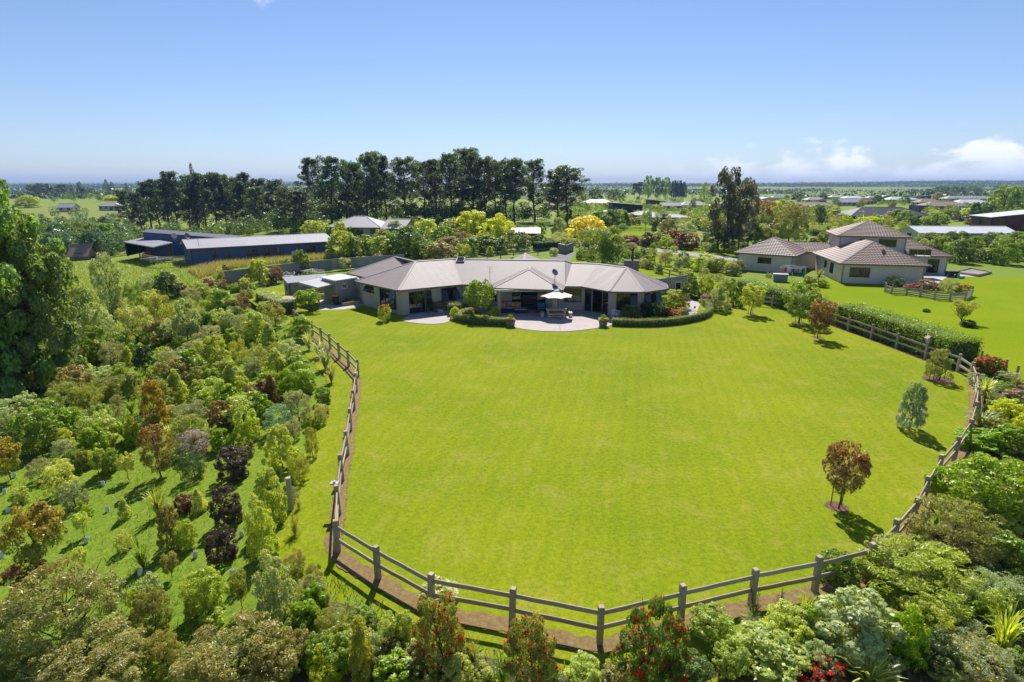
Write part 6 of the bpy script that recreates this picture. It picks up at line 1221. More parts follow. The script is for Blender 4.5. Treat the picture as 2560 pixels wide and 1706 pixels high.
table(3.922, 1960, 360, RB, [
 ('s','egg',60,700,140,110,'bronze','bronze tree',dict(tip='b')), ('s','egg',350,800,110,170,'deep','upright green tree'), ('s','egg',490,760,150,120,'lime','lime tree'), ('s','egg',620,840,110,130,'lime','rounded lime tree'), ('s','round',820,820,200,100,'yellime','bright yellow bush'), ('s','round',900,750,120,60,'pale','pale tree'), ('s','egg',780,740,110,60,'green','green tree'), ('s','dense_tree',1130,780,230,120,'green','wide green tree'), ('s','egg',1240,810,150,90,'deep','dark leafy tree'), ('s','egg',1380,800,100,80,'lime','lime tree'), ('s','dense_tree',1510,800,190,110,'green','broad green tree'), ('s','egg',1640,740,150,90,'green','mid-green tree'), ('s','round',1730,760,140,60,'purple','plum shrub'), ('s','egg',1800,720,120,80,'pale','pale tree'), ('s','egg',1880,740,90,140,'dark','dark pointed tree'), ('t','dense_tree',2140,690,260,250,'green','large green tree',dict(label='large rounded green tree above the barn roof at right')), ('s','egg',2000,720,140,120,'deep','dark green tree'), ('s','egg',2300,620,120,140,'green','green tree'), ('s','round',1940,800,120,60,'lime','lime shrub'), ('s','round',1850,790,130,50,'bronze','bronze shrub'), ('s','dense_tree',1420,990,250,110,'green','hedge tree'), ('s','dense_tree',1700,1000,230,130,'deep','dark hedge tree'), ('s','dense_tree',1560,1010,150,100,'green','hedge tree'), ('s','dense_tree',2060,1010,220,130,'deep','glossy dark hedge tree'), ('s','dense_tree',2270,1050,250,170,'green','broad hedge tree'), ('s','round',1880,1000,150,90,'green','hedge tree'), ('s','round',540,900,110,60,'gold','gold shrub'), ('s','round',380,900,120,50,'dark','dark low shrub'), ('s','round',300,900,90,60,'dark','dark low shrub'), ('s','round',700,880,150,60,'green','low green shrub'), ('s','egg',1560,620,130,60,'green','green tree'), ('s','egg',1460,720,120,70,'pale','pale tree'), ('s','egg',300,760,120,110,'olive','olive tree')])
table(3.0167, 1780, 520, 'round the tiled house', [
 ('s','round',1385,590,140,80,'pale','white-flowered bush',dict(flow='white')), ('s','round',1620,625,130,90,'deep','pink-flowered bush',dict(flow='pink')), ('s','fine',1790,640,130,110,'grey','grey-green dome bush'), ('s','round',1510,620,110,50,'redbrown','reddish low bush',dict(flow='coral')), ('s','round',1700,620,80,60,'redbrown','pink rose bush',dict(flow='pink')), ('s','round',1910,620,90,50,'lime','lime low bush',dict(flow='red')), ('s','round',1880,650,90,50,'olive','low olive bush'), ('t','cabbage',800,590,130,150,'olive','spiky cabbage tree'), ('s','round',740,580,100,70,'olive','olive bush'), ('s','round',840,600,90,60,'lime','lime low bush'), ('s','small_leaf',430,525,50,40,'olive','small potted bush'), ('s','dense_tree',1880,420,190,180,'deep','glossy dark tree'), ('s','dense_tree',2030,410,160,100,'deep','low dark tree'), ('s','egg',2200,430,220,200,'green','large rounded tree'), ('s','dense_tree',2330,400,150,160,'green','mid-green tree'), ('s','round',190,480,120,90,'olive','brownish bush'), ('s','round',1700,330,120,120,'green','leafy tree')])
# pines: two stands along the ridge
for k, (x, top, w) in enumerate([(110,110,170),(225,85,200),(350,120,190),(440,150,150),(520,115,170),(600,98,160),(680,110,150),(845,108,190),(990,125,150),(1095,115,150),(1190,100,170),(1290,70,200),(1380,90,180),(1490,115,170),(1560,118,150),(1650,110,170),(1720,130,170),(1885,150,180),(2075,215,150),(2150,190,220)]):
    by = 615 + 12 * math.sin(k * 2.1); tree('pine_low' if k < 6 or k in (9, 12) else 'pine', 760 + x / 3.268, 370 + by / 3.268, w * 1.25 / 3.268, (by - top) * (1 + .05 * math.sin(k * 5.3)) / 3.268, 'pinel' if k % 3 else 'pine', 'tall pine', 'in the right-hand stand', var=k)
for k, (x, top, w) in enumerate([(200,375,150),(290,380,130),(380,330,150),(460,275,150),(550,258,160),(640,245,160),(740,228,160),(900,215,160),(1000,268,160),(1090,218,150),(1190,262,170),(1330,250,150),(1400,330,150),(1470,278,170),(1570,305,170),(1650,315,160),(1750,385,170),(1850,405,150),(820,330,150),(1260,320,150)]):
    by = 745 + 14 * math.sin(k * 1.7); tree('pine_low' if k % 4 else 'pine', 280 + x / 3.795, 380 + by / 3.795, w * 1.3 / 3.795, (by - top) * (1 + .06 * math.sin(k * 4.1)) / 3.795, 'pine' if k % 3 else 'pinel', 'pine', 'in the left-hand stand', var=k + 5)
tree('conifer', 280 + 830 / 3.795, 572, 36, 158, 'pine', '', '', label='sharp-pointed spruce spiking above the left-hand pine stand')

# smaller plants that close the gaps between the named ones
FILL = [('round', 'green', 'mid-green', None), ('small_leaf', 'lime', 'lime', 'l'), ('fine', 'greybrown', 'grey-brown', None), ('fine', 'olive', 'olive', None), ('round', 'pale', 'pale', 'l'), ('big_leaf', 'bright', 'glossy', None), ('flax', 'green', 'strappy', None), ('small_leaf', 'silver', 'silvery', None), ('round', 'bronze', 'bronze', 'b')]
def fill(poly, n, region, seed, s0, ds, y0, noun='shrub', ratio=(.75, 1.1)):
    r = random.Random(seed); xs = [p[0] for p in poly]; ys = [p[1] for p in poly]
    def inside(x, y):
        c = False
        for (a, b), (e, f) in zip(poly, poly[1:] + poly[:1]):
            if (b > y) != (f > y) and x < (e - a) * (y - b) / (f - b) + a: c = not c
        return c
    old = [p['px'] for p in PLANTS]; k = t = 0
    while k < n and t < 6000:
        t += 1; x, y = r.uniform(min(xs), max(xs)), r.uniform(min(ys), max(ys)); s = s0 + (y - y0) * ds
        if not inside(x, y) or any(abs(x - a) < s and abs(y - b) < s * .6 for a, b in old): continue
        old.append((x, y)); kind, col, look, tip = r.choice(FILL); w = s * r.uniform(2.2, 3.4); shrub(kind, x, y + s * .5, w, w * r.uniform(*ratio), col, f'small low {look} {noun}', region, tip=tip); k += 1
fill([(175, 830), (330, 690), (520, 680), (640, 730), (770, 880), (775, 960), (745, 1060), (640, 1120), (470, 1130), (330, 1110), (150, 1130), (0, 1180), (0, 900), (120, 930)], 44, LP, 31, 14, .045, 680)
fill([(1585, 645), (1640, 655), (1860, 712), (1850, 735), (1700, 700), (1600, 670)], 16, 'along the side fence', 32, 9, .02, 640)
fill([(1470, 596), (1560, 600), (1880, 615), (1880, 632), (1700, 628), (1560, 622), (1480, 630)], 22, 'beside the neighbour drive', 33, 8, 0, 600)
fill([(1890, 575), (2090, 575), (2100, 600), (2060, 615), (1990, 600), (1890, 600)], 22, 'left behind the tiled house', 34, 8, 0, 575)
fill([(2300, 612), (2560, 615), (2560, 655), (2400, 650), (2330, 632)], 22, 'under the barn wall', 35, 10, 0, 610)
fill([(880, 585), (1330, 588), (1330, 622), (1180, 640), (940, 632), (830, 620)], 34, 'in the belt behind the brick house', 36, 9, .02, 585)
fill([(560, 660), (660, 700), (640, 730), (540, 700)], 10, 'above the clipped court hedge', 37, 9, 0, 660)
fill([(1440, 545), (1650, 545), (1640, 562), (1440, 560)], 14, 'at the top of the small paddock', 38, 8, 0, 545)
fill([(780, 1480), (900, 1560), (1100, 1640), (1400, 1700), (1750, 1680), (1700, 1706), (700, 1706), (700, 1500)], 26, FP, 39, 26, 0, 1500)
fill([(2240, 1330), (2420, 1120), (2560, 1100), (2560, 1706), (2000, 1706), (1990, 1500)], 26, RP, 40, 32, 0, 1300)
# ------------------------------------------------------------------ clipped hedges
def hedge(name, label, path, w, h, col, n, leaf=.06, z=None, tip=None, rough=.05, flow=None):
    rg = np.random.default_rng(len(label)); P = catmull([(p[0], p[1], 0) for p in path], 5) if len(path) > 2 else [Vector((p[0], p[1], 0)).lerp(Vector((q[0], q[1], 0)), t) for p, q in [(path[0], path[1])] for t in (0, .25, .5, .75, 1)]
    P = np.array([tuple(p) for p in P]); seg = np.linalg.norm(np.diff(P, axis=0), axis=1); cum = np.concatenate([[0], np.cumsum(seg)]); L_ = cum[-1]
    peri = 2 * h + w; s = rg.uniform(-w * .0, L_, n); t = rg.uniform(0, peri, n); i = np.clip(np.searchsorted(cum, s) - 1, 0, len(seg) - 1); f = ((s - cum[i]) / seg[i])[:, None]
    c = P[i] * (1 - f) + P[i + 1] * f; d = norm(P[i + 1] - P[i]); nn = np.stack([-d[:, 1], d[:, 0], np.zeros(n)], -1)
    side = np.where(t < h, -1, np.where(t > h + w, 1, 0)); lat = np.where(side == 0, t - h - w / 2, side * w / 2); zz = np.where(t < h, t, np.where(t > h + w, peri - t, h)); bulge = 1 + .05 * np.sin(s * 3.1) + .04 * np.sin(s * 7.7 + 1)
    ends = rg.uniform(0, 1, n) < w * h * 2 / (L_ * peri + .01) * 1.2; e0 = ends & (rg.uniform(0, 1, n) < .5); e1 = ends & ~e0
    g = np.array([float(v) for v in gz(c[:, 0], c[:, 1])])
    Q = c + nn * (lat * bulge)[:, None]; Q[:, 2] = g + zz * (.985 + .03 * np.sin(s * 2.3)) ; N_ = nn * side[:, None] + np.array([0, 0, 1.0]) * (side == 0)[:, None]
    for m, k, sg in ((e0, 0, -1), (e1, -1, 1)):
        a = P[1] - P[0] if k == 0 else P[-1] - P[-2]; a = a / np.linalg.norm(a); b = np.array([-a[1], a[0], 0]); q = P[k]; cnt = m.sum(); Q[m] = q + b * rg.uniform(-w / 2, w / 2, cnt)[:, None]; Q[m, 2] = g[m] + rg.uniform(0, h, cnt); N_[m] = a * sg
    Q += rg.normal(0, rough, Q.shape); Q[:, 2] = np.maximum(Q[:, 2], g + .02)
    V = leaves(rg, Q, N_, leaf, leaf * .6, .55); o0 = Vector((P[0][0], P[0][1], float(gz1(P[0][0], P[0][1]))))
    T = thing(name, label, 'hedge', o0); V = V - np.array(tuple(o0)); tp = np.clip((V[:, 0, 2] - h * .7) / (h * .3) + rg.normal(0, .2, n), 0, 1)
    me = fast_mesh('foliage', V, 4, [(0, 1, 2, 3)], MATK[tip] if tip else LEAF, tp); o = link(bpy.data.objects.new('foliage', me)); o.parent = T; cc = COLS[col] if isinstance(col, str) else col; o.color = (*cc, 1)
    m = MB()                                             # solid dark core in place of shaded twigs, stops the view through
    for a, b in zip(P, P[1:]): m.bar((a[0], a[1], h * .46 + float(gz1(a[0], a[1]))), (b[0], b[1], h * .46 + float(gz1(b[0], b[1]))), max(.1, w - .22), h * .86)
    m.build('inner_core', plain('hedge_core_dark', (.045, .06, .02), .9), T); return T
hp = lambda L_, dy=0: [tuple((on(x, y) + Vector((0, dy, 0))).xy) for x, y in L_]
hedge('hedge', 'low clipped hedge curving round the tree bed left of the patio', hp([(1178, 790), (1152, 797), (1143, 804), (1160, 809), (1195, 813), (1232, 816), (1266, 817)], .35), .62, .72, (.25, .33, .06), 9000, .07)
hedge('hedge', 'long low clipped hedge curving round the rose bed right of the patio', hp([(1532, 816), (1577, 818), (1625, 818), (1674, 815), (1722, 808), (1760, 798), (1776, 785), (1773, 772), (1762, 764)], .3), .6, .66, (.24, .32, .06), 12000, .07)
hedge('hedge', 'cube-shaped clipped hedge at the end of the garden bench', hp([(1122, 789), (1150, 789)], .3), 1.0, 1.15, (.18, .25, .06), 2600, .08)
hedge('hedge', 'thick clipped hedge with golden top beside the kennel', hp([(652, 750), (672, 762), (695, 776), (716, 788)], .4), 1.5, 1.35, (.21, .26, .07), 9000, .08, tip='l')
h1 = [(31.9, 38.6), (31.8, 41.5), (31.5, 45), (31.2, 48.5), (30.9, 51.2)]
hedge('hedge', 'tall glossy hedge behind the right-hand lawn fence', h1, 2.3, 1.95, (.26, .40, .03), 26000, .11, rough=.11)
hedge('hedge', 'glossy hedge at the far end of the fence below the washing line', [(29.9, 54.5), (29.2, 58), (28.3, 62), (27.4, 66.5)], 2.0, 1.8, (.25, .38, .04), 15000, .12, rough=.12)
hedge('hedge', 'brown-topped dying hedge section between the two glossy hedges', [(30.8, 51.6), (30.1, 54.2)], 1.9, 1.55, (.30, .27, .12), 3600, .10, rough=.1)
hedge('hedge', 'dark clipped hedge beside the driveway wall', hp([(1338, 628), (1394, 624)], .5), 1.6, 1.7, (.07, .14, .03), 4000, .16)
# ------------------------------------------------------------------ terrace furniture
WIC = plain('dark_wicker', (.028, .025, .025), .7); CUSH = plain('grey_cushion', (.30, .28, .29), .9); ORNG = plain('orange_fabric', (.75, .22, .03), .85); TEAL = plain('blue_cushion', (.03, .22, .36), .85)
def umbrella():
    p = on(1393, 800) + Vector((0, 1.4, 0)); x, y = p.x, p.y
    U = thing('parasol', 'pale grey-green octagonal parasol over the picnic table', 'parasol', (x, y, 0)); cloth = plain('parasol_cloth', (.74, .69, .60), .8, .2, var=.05)
    zt, zr, R = 2.62, 2.08, 1.62
    for k in range(8):
        a0, a1 = math.pi / 4 * k + .2, math.pi / 4 * (k + 1) + .2; m = MB(); e0, e1 = Vector((x + R * math.cos(a0), y + R * math.sin(a0), zr)), Vector((x + R * math.cos(a1), y + R * math.sin(a1), zr)); t = Vector((x, y, zt)); mid = (e0 + e1) / 2 + Vector((0, 0, .05)); mid = mid.lerp(Vector((x, y, mid.z)), .05)
        i0, i1 = e0.lerp(t, .5) - Vector((0, 0, .0)), e1.lerp(t, .5); im = (i0 + i1) / 2 - Vector((0, 0, .025))
        m.poly([e0, mid, im, i0]); m.poly([mid, e1, i1, im]); m.poly([i0, im, t]); m.poly([im, i1, t]); m.build('canopy_panel', cloth, U)
        MB().bar(t - Vector((0, 0, .03)), e0 - Vector((0, 0, .03)), .025, .02).build('rib', ALUM, U)
    MB().lathe([(.30, 0), (.22, .07), (.05, .13), (.02, .2)], (x, y, zt - .06), 8).build('vent_cap', cloth, U)
    MB().tube([(x, y, 0), (x, y, zt)], .028, 8).build('pole', ALUM, U); MB().lathe([(.28, 0), (.28, .06), (.06, .1), (.05, .35)], (x, y, .041), 12).build('base', plain('parasol_base', (.12, .12, .12)), U)
    T = thing('picnic_table', 'pale timber picnic table under the parasol', 'table', (x, y - .15, 0)); cx, cy = x, y - .05; W, D, H_ = 2.0, .95, .76
    for k in range(6): MB().box((cx, cy - D / 2 + (k + .5) * D / 6, H_), (W, D / 6 - .012, .05)).build('board', PALEW, T)
    for sx in (-1, 1):
        for sy in (-1, 1): MB().box((cx + sx * .82, cy + sy * .36, .39), (.11, .11, .7)).build('leg', PALEW, T)
        MB().box((cx + sx * .82, cy, .68), (.1, .82, .09)).build('cross_beam', PALEW, T)
    MB().box((cx, cy, .22), (1.62, .07, .1)).build('stretcher', PALEW, T)
    for nm, bx, by, w, d in (('front pale timber bench drawn up to the picnic table', 0, -.82, 1.75, .36), ('left end pale timber stool bench of the picnic table', -1.38, 0, .36, .95), ('right end pale timber stool bench of the picnic table', 1.38, 0, .36, .95), ('rear pale timber bench behind the picnic table', 0, .85, 1.75, .36)):
        b = thing('bench', nm, 'bench', (cx + bx, cy + by, 0), 'benches round the picnic table')
        if w > d:
            for k in (-1, 1): MB().box((cx + bx, cy + by + k * d / 4, .45), (w, d / 2 - .015, .05)).build('board', PALEW, b)
        else:
            for k in (-1, 1): MB().box((cx + bx + k * w / 4, cy + by, .45), (w / 2 - .015, d, .05)).build('board', PALEW, b)
        for sx in (-1, 1):
            q = (cx + bx + (sx * (w / 2 - .18) if w > d else 0), cy + by + (sx * (d / 2 - .15) if d > w else 0)); MB().box((*q, .23), (.09 if w > d else .3, .3 if w > d else .09, .38)).build('leg', PALEW, b)
        MB().box((cx + bx, cy + by, .22), ((w - .4) if w > d else .06, .06 if w > d else d - .35, .08)).build('stretcher', PALEW, b)
ALUM = plain('brushed_alu', (.5, .5, .5), .4, .5, .7)
umbrella()
def sofa():
    c = on(1283, 785) + Vector((0, .75, 0)); S = thing('outdoor_sofa', 'dark wicker corner sofa with grey cushions under the porch', 'sofa', (c.x, c.y, 0)); x, y = c.x, c.y
    MB().box((x - .3, y + .35, .2), (2.3, .85, .36)).build('base', WIC, S); MB().box((x - .3, y + .83, .45), (2.3, .12, .86)).build('backrest', WIC, S); MB().box((x - 1.5, y + .2, .36), (.14, 1.3, .66)).build('armrest', WIC, S)
    MB().box((x - 1.0, y - .35, .2), (.85, .6, .36)).build('base', WIC, S)
    for k in range(3): MB().box((x - 1.05 + k * .75, y + .33, .45), (.72, .78, .13)).build('cushion', CUSH, S); MB().box((x - 1.05 + k * .75, y + .7, .72), (.7, .16, .44)).build('back_cushion', CUSH, S)
    for k, (dx, dy, rz) in enumerate(((-1.15, .35, .6), (-.95, .45, .3), (.05, .58, .0), (.35, .58, -.1))): tag(MB().hexa([(x + dx + u * .2, y + dy + v * .06 + (0 if w else -.06), .52 + w * .36) for w in (0, 1) for u, v in ((-1, -1), (1, -1), (1, 1), (-1, 1))]).build('cushion', ORNG, None, (x + dx, y + dy, .5)), ('orange cushion at the left end of the wicker sofa', 'orange cushion leaning second from the left on the sofa', 'square orange cushion in the middle of the sofa', 'orange cushion at the right of the sofa')[k], 'cushion', 'orange cushions on the sofa')
    O = thing('ottoman', 'low dark wicker ottoman with grey pad in front of the sofa', 'ottoman', (x + .75, y - .35, 0)); MB().box((x + .75, y - .3, .2), (1.25, .85, .34)).build('base', WIC, O); MB().box((x + .75, y - .3, .42), (1.22, .82, .1)).build('cushion', CUSH, O)
    q = on(1354, 783); A_ = thing('armchair', 'dark wicker armchair with blue cushions right of the doorway', 'chair', (q.x, q.y, 0)); MB().box((q.x, q.y + .4, .22), (.9, .85, .4)).build('base', WIC, A_); MB().box((q.x, q.y + .8, .5), (.9, .14, .75)).build('backrest', WIC, A_)
    for s_ in (-1, 1): MB().box((q.x + s_ * .42, q.y + .4, .35), (.12, .8, .62)).build('armrest', WIC, A_)
    MB().box((q.x, q.y + .36, .47), (.7, .7, .12)).build('cushion', TEAL, A_); MB().box((q.x, q.y + .68, .7), (.68, .14, .4)).build('back_cushion', TEAL, A_)
    # living-room furniture seen through the open doors
    t = thing('coffee_table', 'brown timber coffee table inside the open doorway', 'table', (2.15, 59.3, 0)); MB().box((2.15, 59.3, .48), (1.5, .7, .06)).build('table_top', wood('brown_table', (.28, .13, .06)), t)
    for sx in (-.66, .66):
        for sy in (-.28, .28): MB().box((2.15 + sx, 59.3 + sy, .24), (.08, .08, .44)).build('leg', MATS['brown_table'], t)
    s2 = thing('indoor_sofa', 'pale grey sofa inside the open doorway', 'sofa', (2.2, 60.5, 0)); MB().box((2.2, 60.6, .3), (2.0, .85, .42)).build('seat', CUSH, s2); MB().box((2.2, 60.95, .65), (2.0, .2, .6)).build('backrest', CUSH, s2)
sofa()
def barrel(px, py, label):
    p = on(px, py) + Vector((0, .35, 0)); B = thing('barrel_planter', label, 'planter', p, 'half-barrel planters at the patio edge'); n = 14; wd = wood('barrel_wood', (.26, .21, .16), (8, 8, 2))
    for k in range(n):
        a0, a1 = 2 * math.pi * k / n, 2 * math.pi * (k + .93) / n; m = MB(); r0, r1 = .33, .43
        f = lambda r, a, z: (p.x + r * math.cos(a), p.y + r * math.sin(a), z)
        m.hexa([f(r0, a0, .045), f(r0, a1, .045), f(r0 - .04, a1, .045), f(r0 - .04, a0, .045), f(r1, a0, .62), f(r1, a1, .62), f(r1 - .04, a1, .62), f(r1 - .04, a0, .62)]); m.build('stave', wd, B)
    for z in (.18, .48): r = .33 + .1 * z / .6 + .012; MB().lathe([(r, 0), (r + .012, .03), (r, .06)], (p.x, p.y, z), 14).build('hoop', plain('hoop_iron', (.1, .095, .09)), B)
    MB().lathe([(.36, 0), (.3, .03)], (p.x, p.y, .56), 12).build('soil', SOIL, B)
    put('round', Vector((p.x, p.y, .55)), .95, .34, 'lime', '', '', flow='coral' if px < 1400 else 'yflow', label=('mixed bright flowers in the left barrel planter' if px < 1400 else 'yellow and purple flowers in the right barrel planter'), name='flower_clump', cat='flowers')
    put('small_leaf', Vector((p.x, p.y + .1, .6)), .55, .55, 'green', '', '', label=('round green clipped plant in the left barrel planter' if px < 1400 else 'round green clipped plant in the right barrel planter'))
barrel(1277, 819, 'half-barrel timber planter left of the picnic table'); barrel(1509, 819, 'half-barrel timber planter right of the picnic table')
def wicker_chair(px, py, label, rz, mat, s=1.0, z0=0.04):
    p = on(px, py); C = thing('garden_chair', label, 'chair', (p.x, p.y, z0)); c, n = math.cos(rz), math.sin(rz); Q = lambda x, y, z: (p.x + s * (x * c - y * n), p.y + s * (x * n + y * c), z0 + s * z)
    MB().hexa([Q(a, b, z) for z in (.4, .47) for a, b in ((-.3, -.3), (.3, -.3), (.3, .3), (-.3, .3))]).build('seat', mat, C)
    m = MB()
    for k in range(9):
        a = math.pi * (-.12 + 1.24 * k / 8); m.bar(Q(.34 * math.cos(a), .30 * math.sin(a), .45), Q(.38 * math.cos(a), .34 * math.sin(a), .95 - .2 * abs(math.cos(a))), .07, .03)
    m.build('backrest', mat, C); m = MB()
    for k in range(8):
        a0, a1 = [math.pi * (-.12 + 1.24 * j / 8) for j in (k, k + 1)]; m.bar(Q(.39 * math.cos(a0), .35 * math.sin(a0), .97 - .2 * abs(math.cos(a0))), Q(.39 * math.cos(a1), .35 * math.sin(a1), .97 - .2 * abs(math.cos(a1))), .06, .05)
    m.build('armrest', mat, C)
    for sx in (-1, 1):
        for sy in (-1, 1): MB().bar(Q(sx * .25, sy * .25, 0), Q(sx * .25, sy * .25, .4), .05, .05, (1, 0, 0)).build('leg', mat, C)
WHT = plain('white_wicker', (.62, .60, .58), .7)
wicker_chair(1538, 797, 'white wicker armchair at the right edge of the patio', 2.6, WHT); wicker_chair(717, 698, 'white garden chair beside the close-boarded fence', .3, WHT, 1, 0); wicker_chair(731, 698, 'second white garden chair half hidden by the slim shrub', -.5, WHT, 1, 0)
def seat_bench():
    p = on(1100, 779) + Vector((0, .15, 0)); B = thing('garden_bench', 'brown timber garden bench against the left wing wall', 'bench', (p.x, p.y, .04)); d = Vector((.858, .513, 0)); n = Vector((.513, -.858, 0)); w = wood('bench_wood', (.13, .085, .06)); Q = lambda u, o, z: p + d * u + n * o + Vector((0, 0, z + .04))
    for k in range(4): MB().bar(Q(-.75, .08 + k * .11, .44), Q(.75, .08 + k * .11, .44), .09, .03).build('seat_slat', w, B)
    for k in range(9): u = -.66 + k * .165; MB().bar(Q(u, .0, .5), Q(u, -.06, .9), .08, .025, n).build('back_slat', w, B)
    MB().bar(Q(-.75, -.07, .93), Q(.75, -.07, .93), .05, .09).build('top_rail', w, B)
    for u in (-.72, .72):
        for o in (.0, .42): MB().bar(Q(u, o, 0), Q(u, o, .62), .06, .06, n).build('leg', w, B)
        MB().bar(Q(u, -.02, .64), Q(u, .46, .64), .07, .04).build('armrest', w, B)
    q = on(1102, 782); tag(MB().box((q.x, q.y - .1, .18), (.5, .35, .28), .5).build('storage_box', PALE, None, (q.x, q.y, .04)), 'white storage box standing under the garden bench', 'box')
seat_bench()
def clothesline(px, py, label, R, h, mat, rz=.3):
    p = at(px, py); C = thing('clothesline', label, 'clothesline', p); z = p.z
    MB().tube([(p.x, p.y, z), (p.x, p.y, z + h)], .035, 6).build('pole', mat, C); hub = Vector((p.x, p.y, z + h))
    e = [Vector((p.x + R * math.cos(rz + k * math.pi / 2), p.y + R * math.sin(rz + k * math.pi / 2), z + h - .15)) for k in range(4)]
    for q in e: MB().tube([hub - Vector((0, 0, .35)), q], .022, 5).build('arm', mat, C); MB().tube([hub + Vector((0, 0, .12)), q], .008, 4).build('stay', mat, C)
    for f in (1, .75, .5):
        for k in range(4): a, b = hub.lerp(e[k], f), hub.lerp(e[(k + 1) % 4], f); MB().tube([a, b], .008 if f < 1 else .014, 4).build('line', mat, C)
    return e, hub
WL = plain('line_white', (.6, .6, .62), .5)
clothesline(784, 708, 'white rotary clothesline in the court by the close-boarded fence', 1.55, 1.85, WL); clothesline(397, 676, 'rotary clothesline standing in the paddock by the blue house', 2.3, 2.1, plain('line_grey', (.42, .4, .38)), .5)
e, hub = clothesline(1979, 700, 'rotary clothesline hung with washing behind the tiled house hedge', 2.0, 1.9, WL, .15)
def cloth(a, b, drop, mat, label):
    m = MB(); N = 8; a, b = Vector(a), Vector(b); d = (b - a); n = Vector((-d.y, d.x, 0)).normalized()
    R_ = [[a + d * (i / N) + n * (.05 * math.sin(i * 1.9 + j)) * (j / 3) - Vector((0, 0, drop * j / 3)) for i in range(N + 1)] for j in range(4)]
    for j in range(3):
        for i in range(N): m.poly([R_[j][i], R_[j][i + 1], R_[j + 1][i + 1], R_[j + 1][i]])
    tag(m.build('washing', mat, None, tuple(a)), label, 'laundry', 'washing on the line')
f0, f1, f2, f3 = e; CL = lambda n, c: plain('cloth_' + n, c, .9, .1, var=.06)
cloth(f3.lerp(f0, .35), f3.lerp(f0, .72), 1.35, CL('teal', (.02, .25, .30)), 'large teal towel on the washing line'); cloth(f3.lerp(f0, .72), f3.lerp(f0, 1.0), 1.2, CL('lilac', (.45, .45, .65)), 'pale lilac sheet on the washing line')
for k, (t, c, nm) in enumerate(((.05, (.6, .3, .05), 'orange'), (.2, (.5, .05, .08), 'red'), (.38, (.6, .55, .6), 'white'), (.55, (.12, .1, .4), 'navy'), (.7, (.55, .2, .4), 'pink'), (.85, (.4, .4, .6), 'pale blue'))): cloth(f2.lerp(f3, t), f2.lerp(f3, t + .12), .5, CL(nm.replace(' ', '_'), c), f'small {nm} garment on the washing line')
# neighbour's yard
p = on(1953, 706); b = thing('storage_bin', 'grey ribbed garden storage box beside the washing line', 'box', (p.x, p.y, 0)); MB().box((p.x, p.y + .4, .5), (1.7, .9, 1.0), -.3).build('body', plain('bin_grey', (.17, .19, .2)), b); MB().box((p.x, p.y + .4, 1.04), (1.85, 1.05, .08), -.3).build('lid', plain('bin_lid', (.42, .45, .5)), b)
P = pxl([(2385, 684), (2445, 692), (2478, 684), (2425, 675)]); sp = thing('sandpit', 'timber-edged sandpit on the neighbour lawn', 'sandpit', (*P[0], 0))
for a, c in zip(P, P[1:] + P[:1]): MB().bar((a[0], a[1], .16), (c[0], c[1], .16), .12, .34).build('edging', GREYW, sp)
MB().poly([(x, y, .14) for x, y in P]).build('sand', soil_mat('grey_sand', (.34, .31, .29)), sp)
p = on(2382, 694); g = thing('garden_cart', 'black garden cart standing by the sandpit', 'cart', (p.x, p.y, 0)); x, y = p.x, p.y + .4
MB().hexa([(x - .6, y - .35, .4), (x + .6, y - .35, .4), (x + .6, y + .35, .4), (x - .6, y + .35, .4), (x - .78, y - .48, .85), (x + .78, y - .48, .85), (x + .78, y + .48, .85), (x - .78, y + .48, .85)]).build('tray', BLK, g)
for sx in (-.5, .5):
    for sy in (-.42, .42): MB().tube([(x + sx, y + sy - .05, .22), (x + sx, y + sy + .05, .22)], .22, 10).build('wheel', BLK, g)
MB().bar((x + .7, y, .45), (x + 1.5, y, .95), .04, .04).build('handle', BLK, g)
p = on(2403, 697); tag(MB().box((p.x, p.y, .2), (.8, .35, .3), .2).box((p.x - .3, p.y + .2, .4), (.2, .2, .5)).build('toy', plain('toy_green', (.06, .4, .3)), None, (p.x, p.y, 0)), 'small green and white toy beside the garden cart', 'toy')
for k, (px, py, h_, nm) in enumerate(((1334, 572, 5.6, 'thin pole beside the low grey shed'), (873, 566, 7.0, 'thin pole before the right-hand pines'), (592, 592, 6.0, 'thin pole behind the long blue house roof'))):
    p = on(px, py); P_ = thing('utility_pole', nm, 'pole', p); MB().tube([(p.x, p.y, -.2), (p.x, p.y, h_)], [.11, .08], 6).build('pole', GREYW2, P_); MB().bar((p.x - .5, p.y, h_ - .5), (p.x + .5, p.y, h_ - .5), .07, .08).build('crossarm', GREYW2, P_)
# birdhouse on the fence, hose tap and little fence-side posts
p = HFENCE[1]; bh = thing('birdhouse', 'small pale birdhouse on the fence post before the hedge', 'birdhouse', (p.x, p.y, 1.25)); MB().box((p.x, p.y, 1.45), (.26, .26, .34), .3).build('body', PALE, bh)
m = MB()
for s_ in (-1, 1): m.slab([Vector((p.x, p.y - .2, 1.8)), Vector((p.x + s_ * .24, p.y - .2, 1.6)), Vector((p.x + s_ * .24, p.y + .2, 1.6)), Vector((p.x, p.y + .2, 1.8))], .03)
m.build('roof', GREYW, bh); MB().tube([(p.x - .05, p.y - .14, 1.48), (p.x - .05, p.y - .12, 1.48)], .05, 8).build('entrance', BLK, bh)
for k, (px, py) in enumerate(((2427, 895), (2451, 905), (2512, 928), (2540, 945))):
    p = on(px, py); tag(MB().tube([(p.x, p.y, -.1), (p.x, p.y, .85)], .08, 7).build('fence_stump', GREYW, None, (p.x, p.y, 0)), ('short round post just past the hedge end', 'second short post past the hedge end', 'short post behind the red rose bush', 'short post nearest the right edge')[k], 'post')
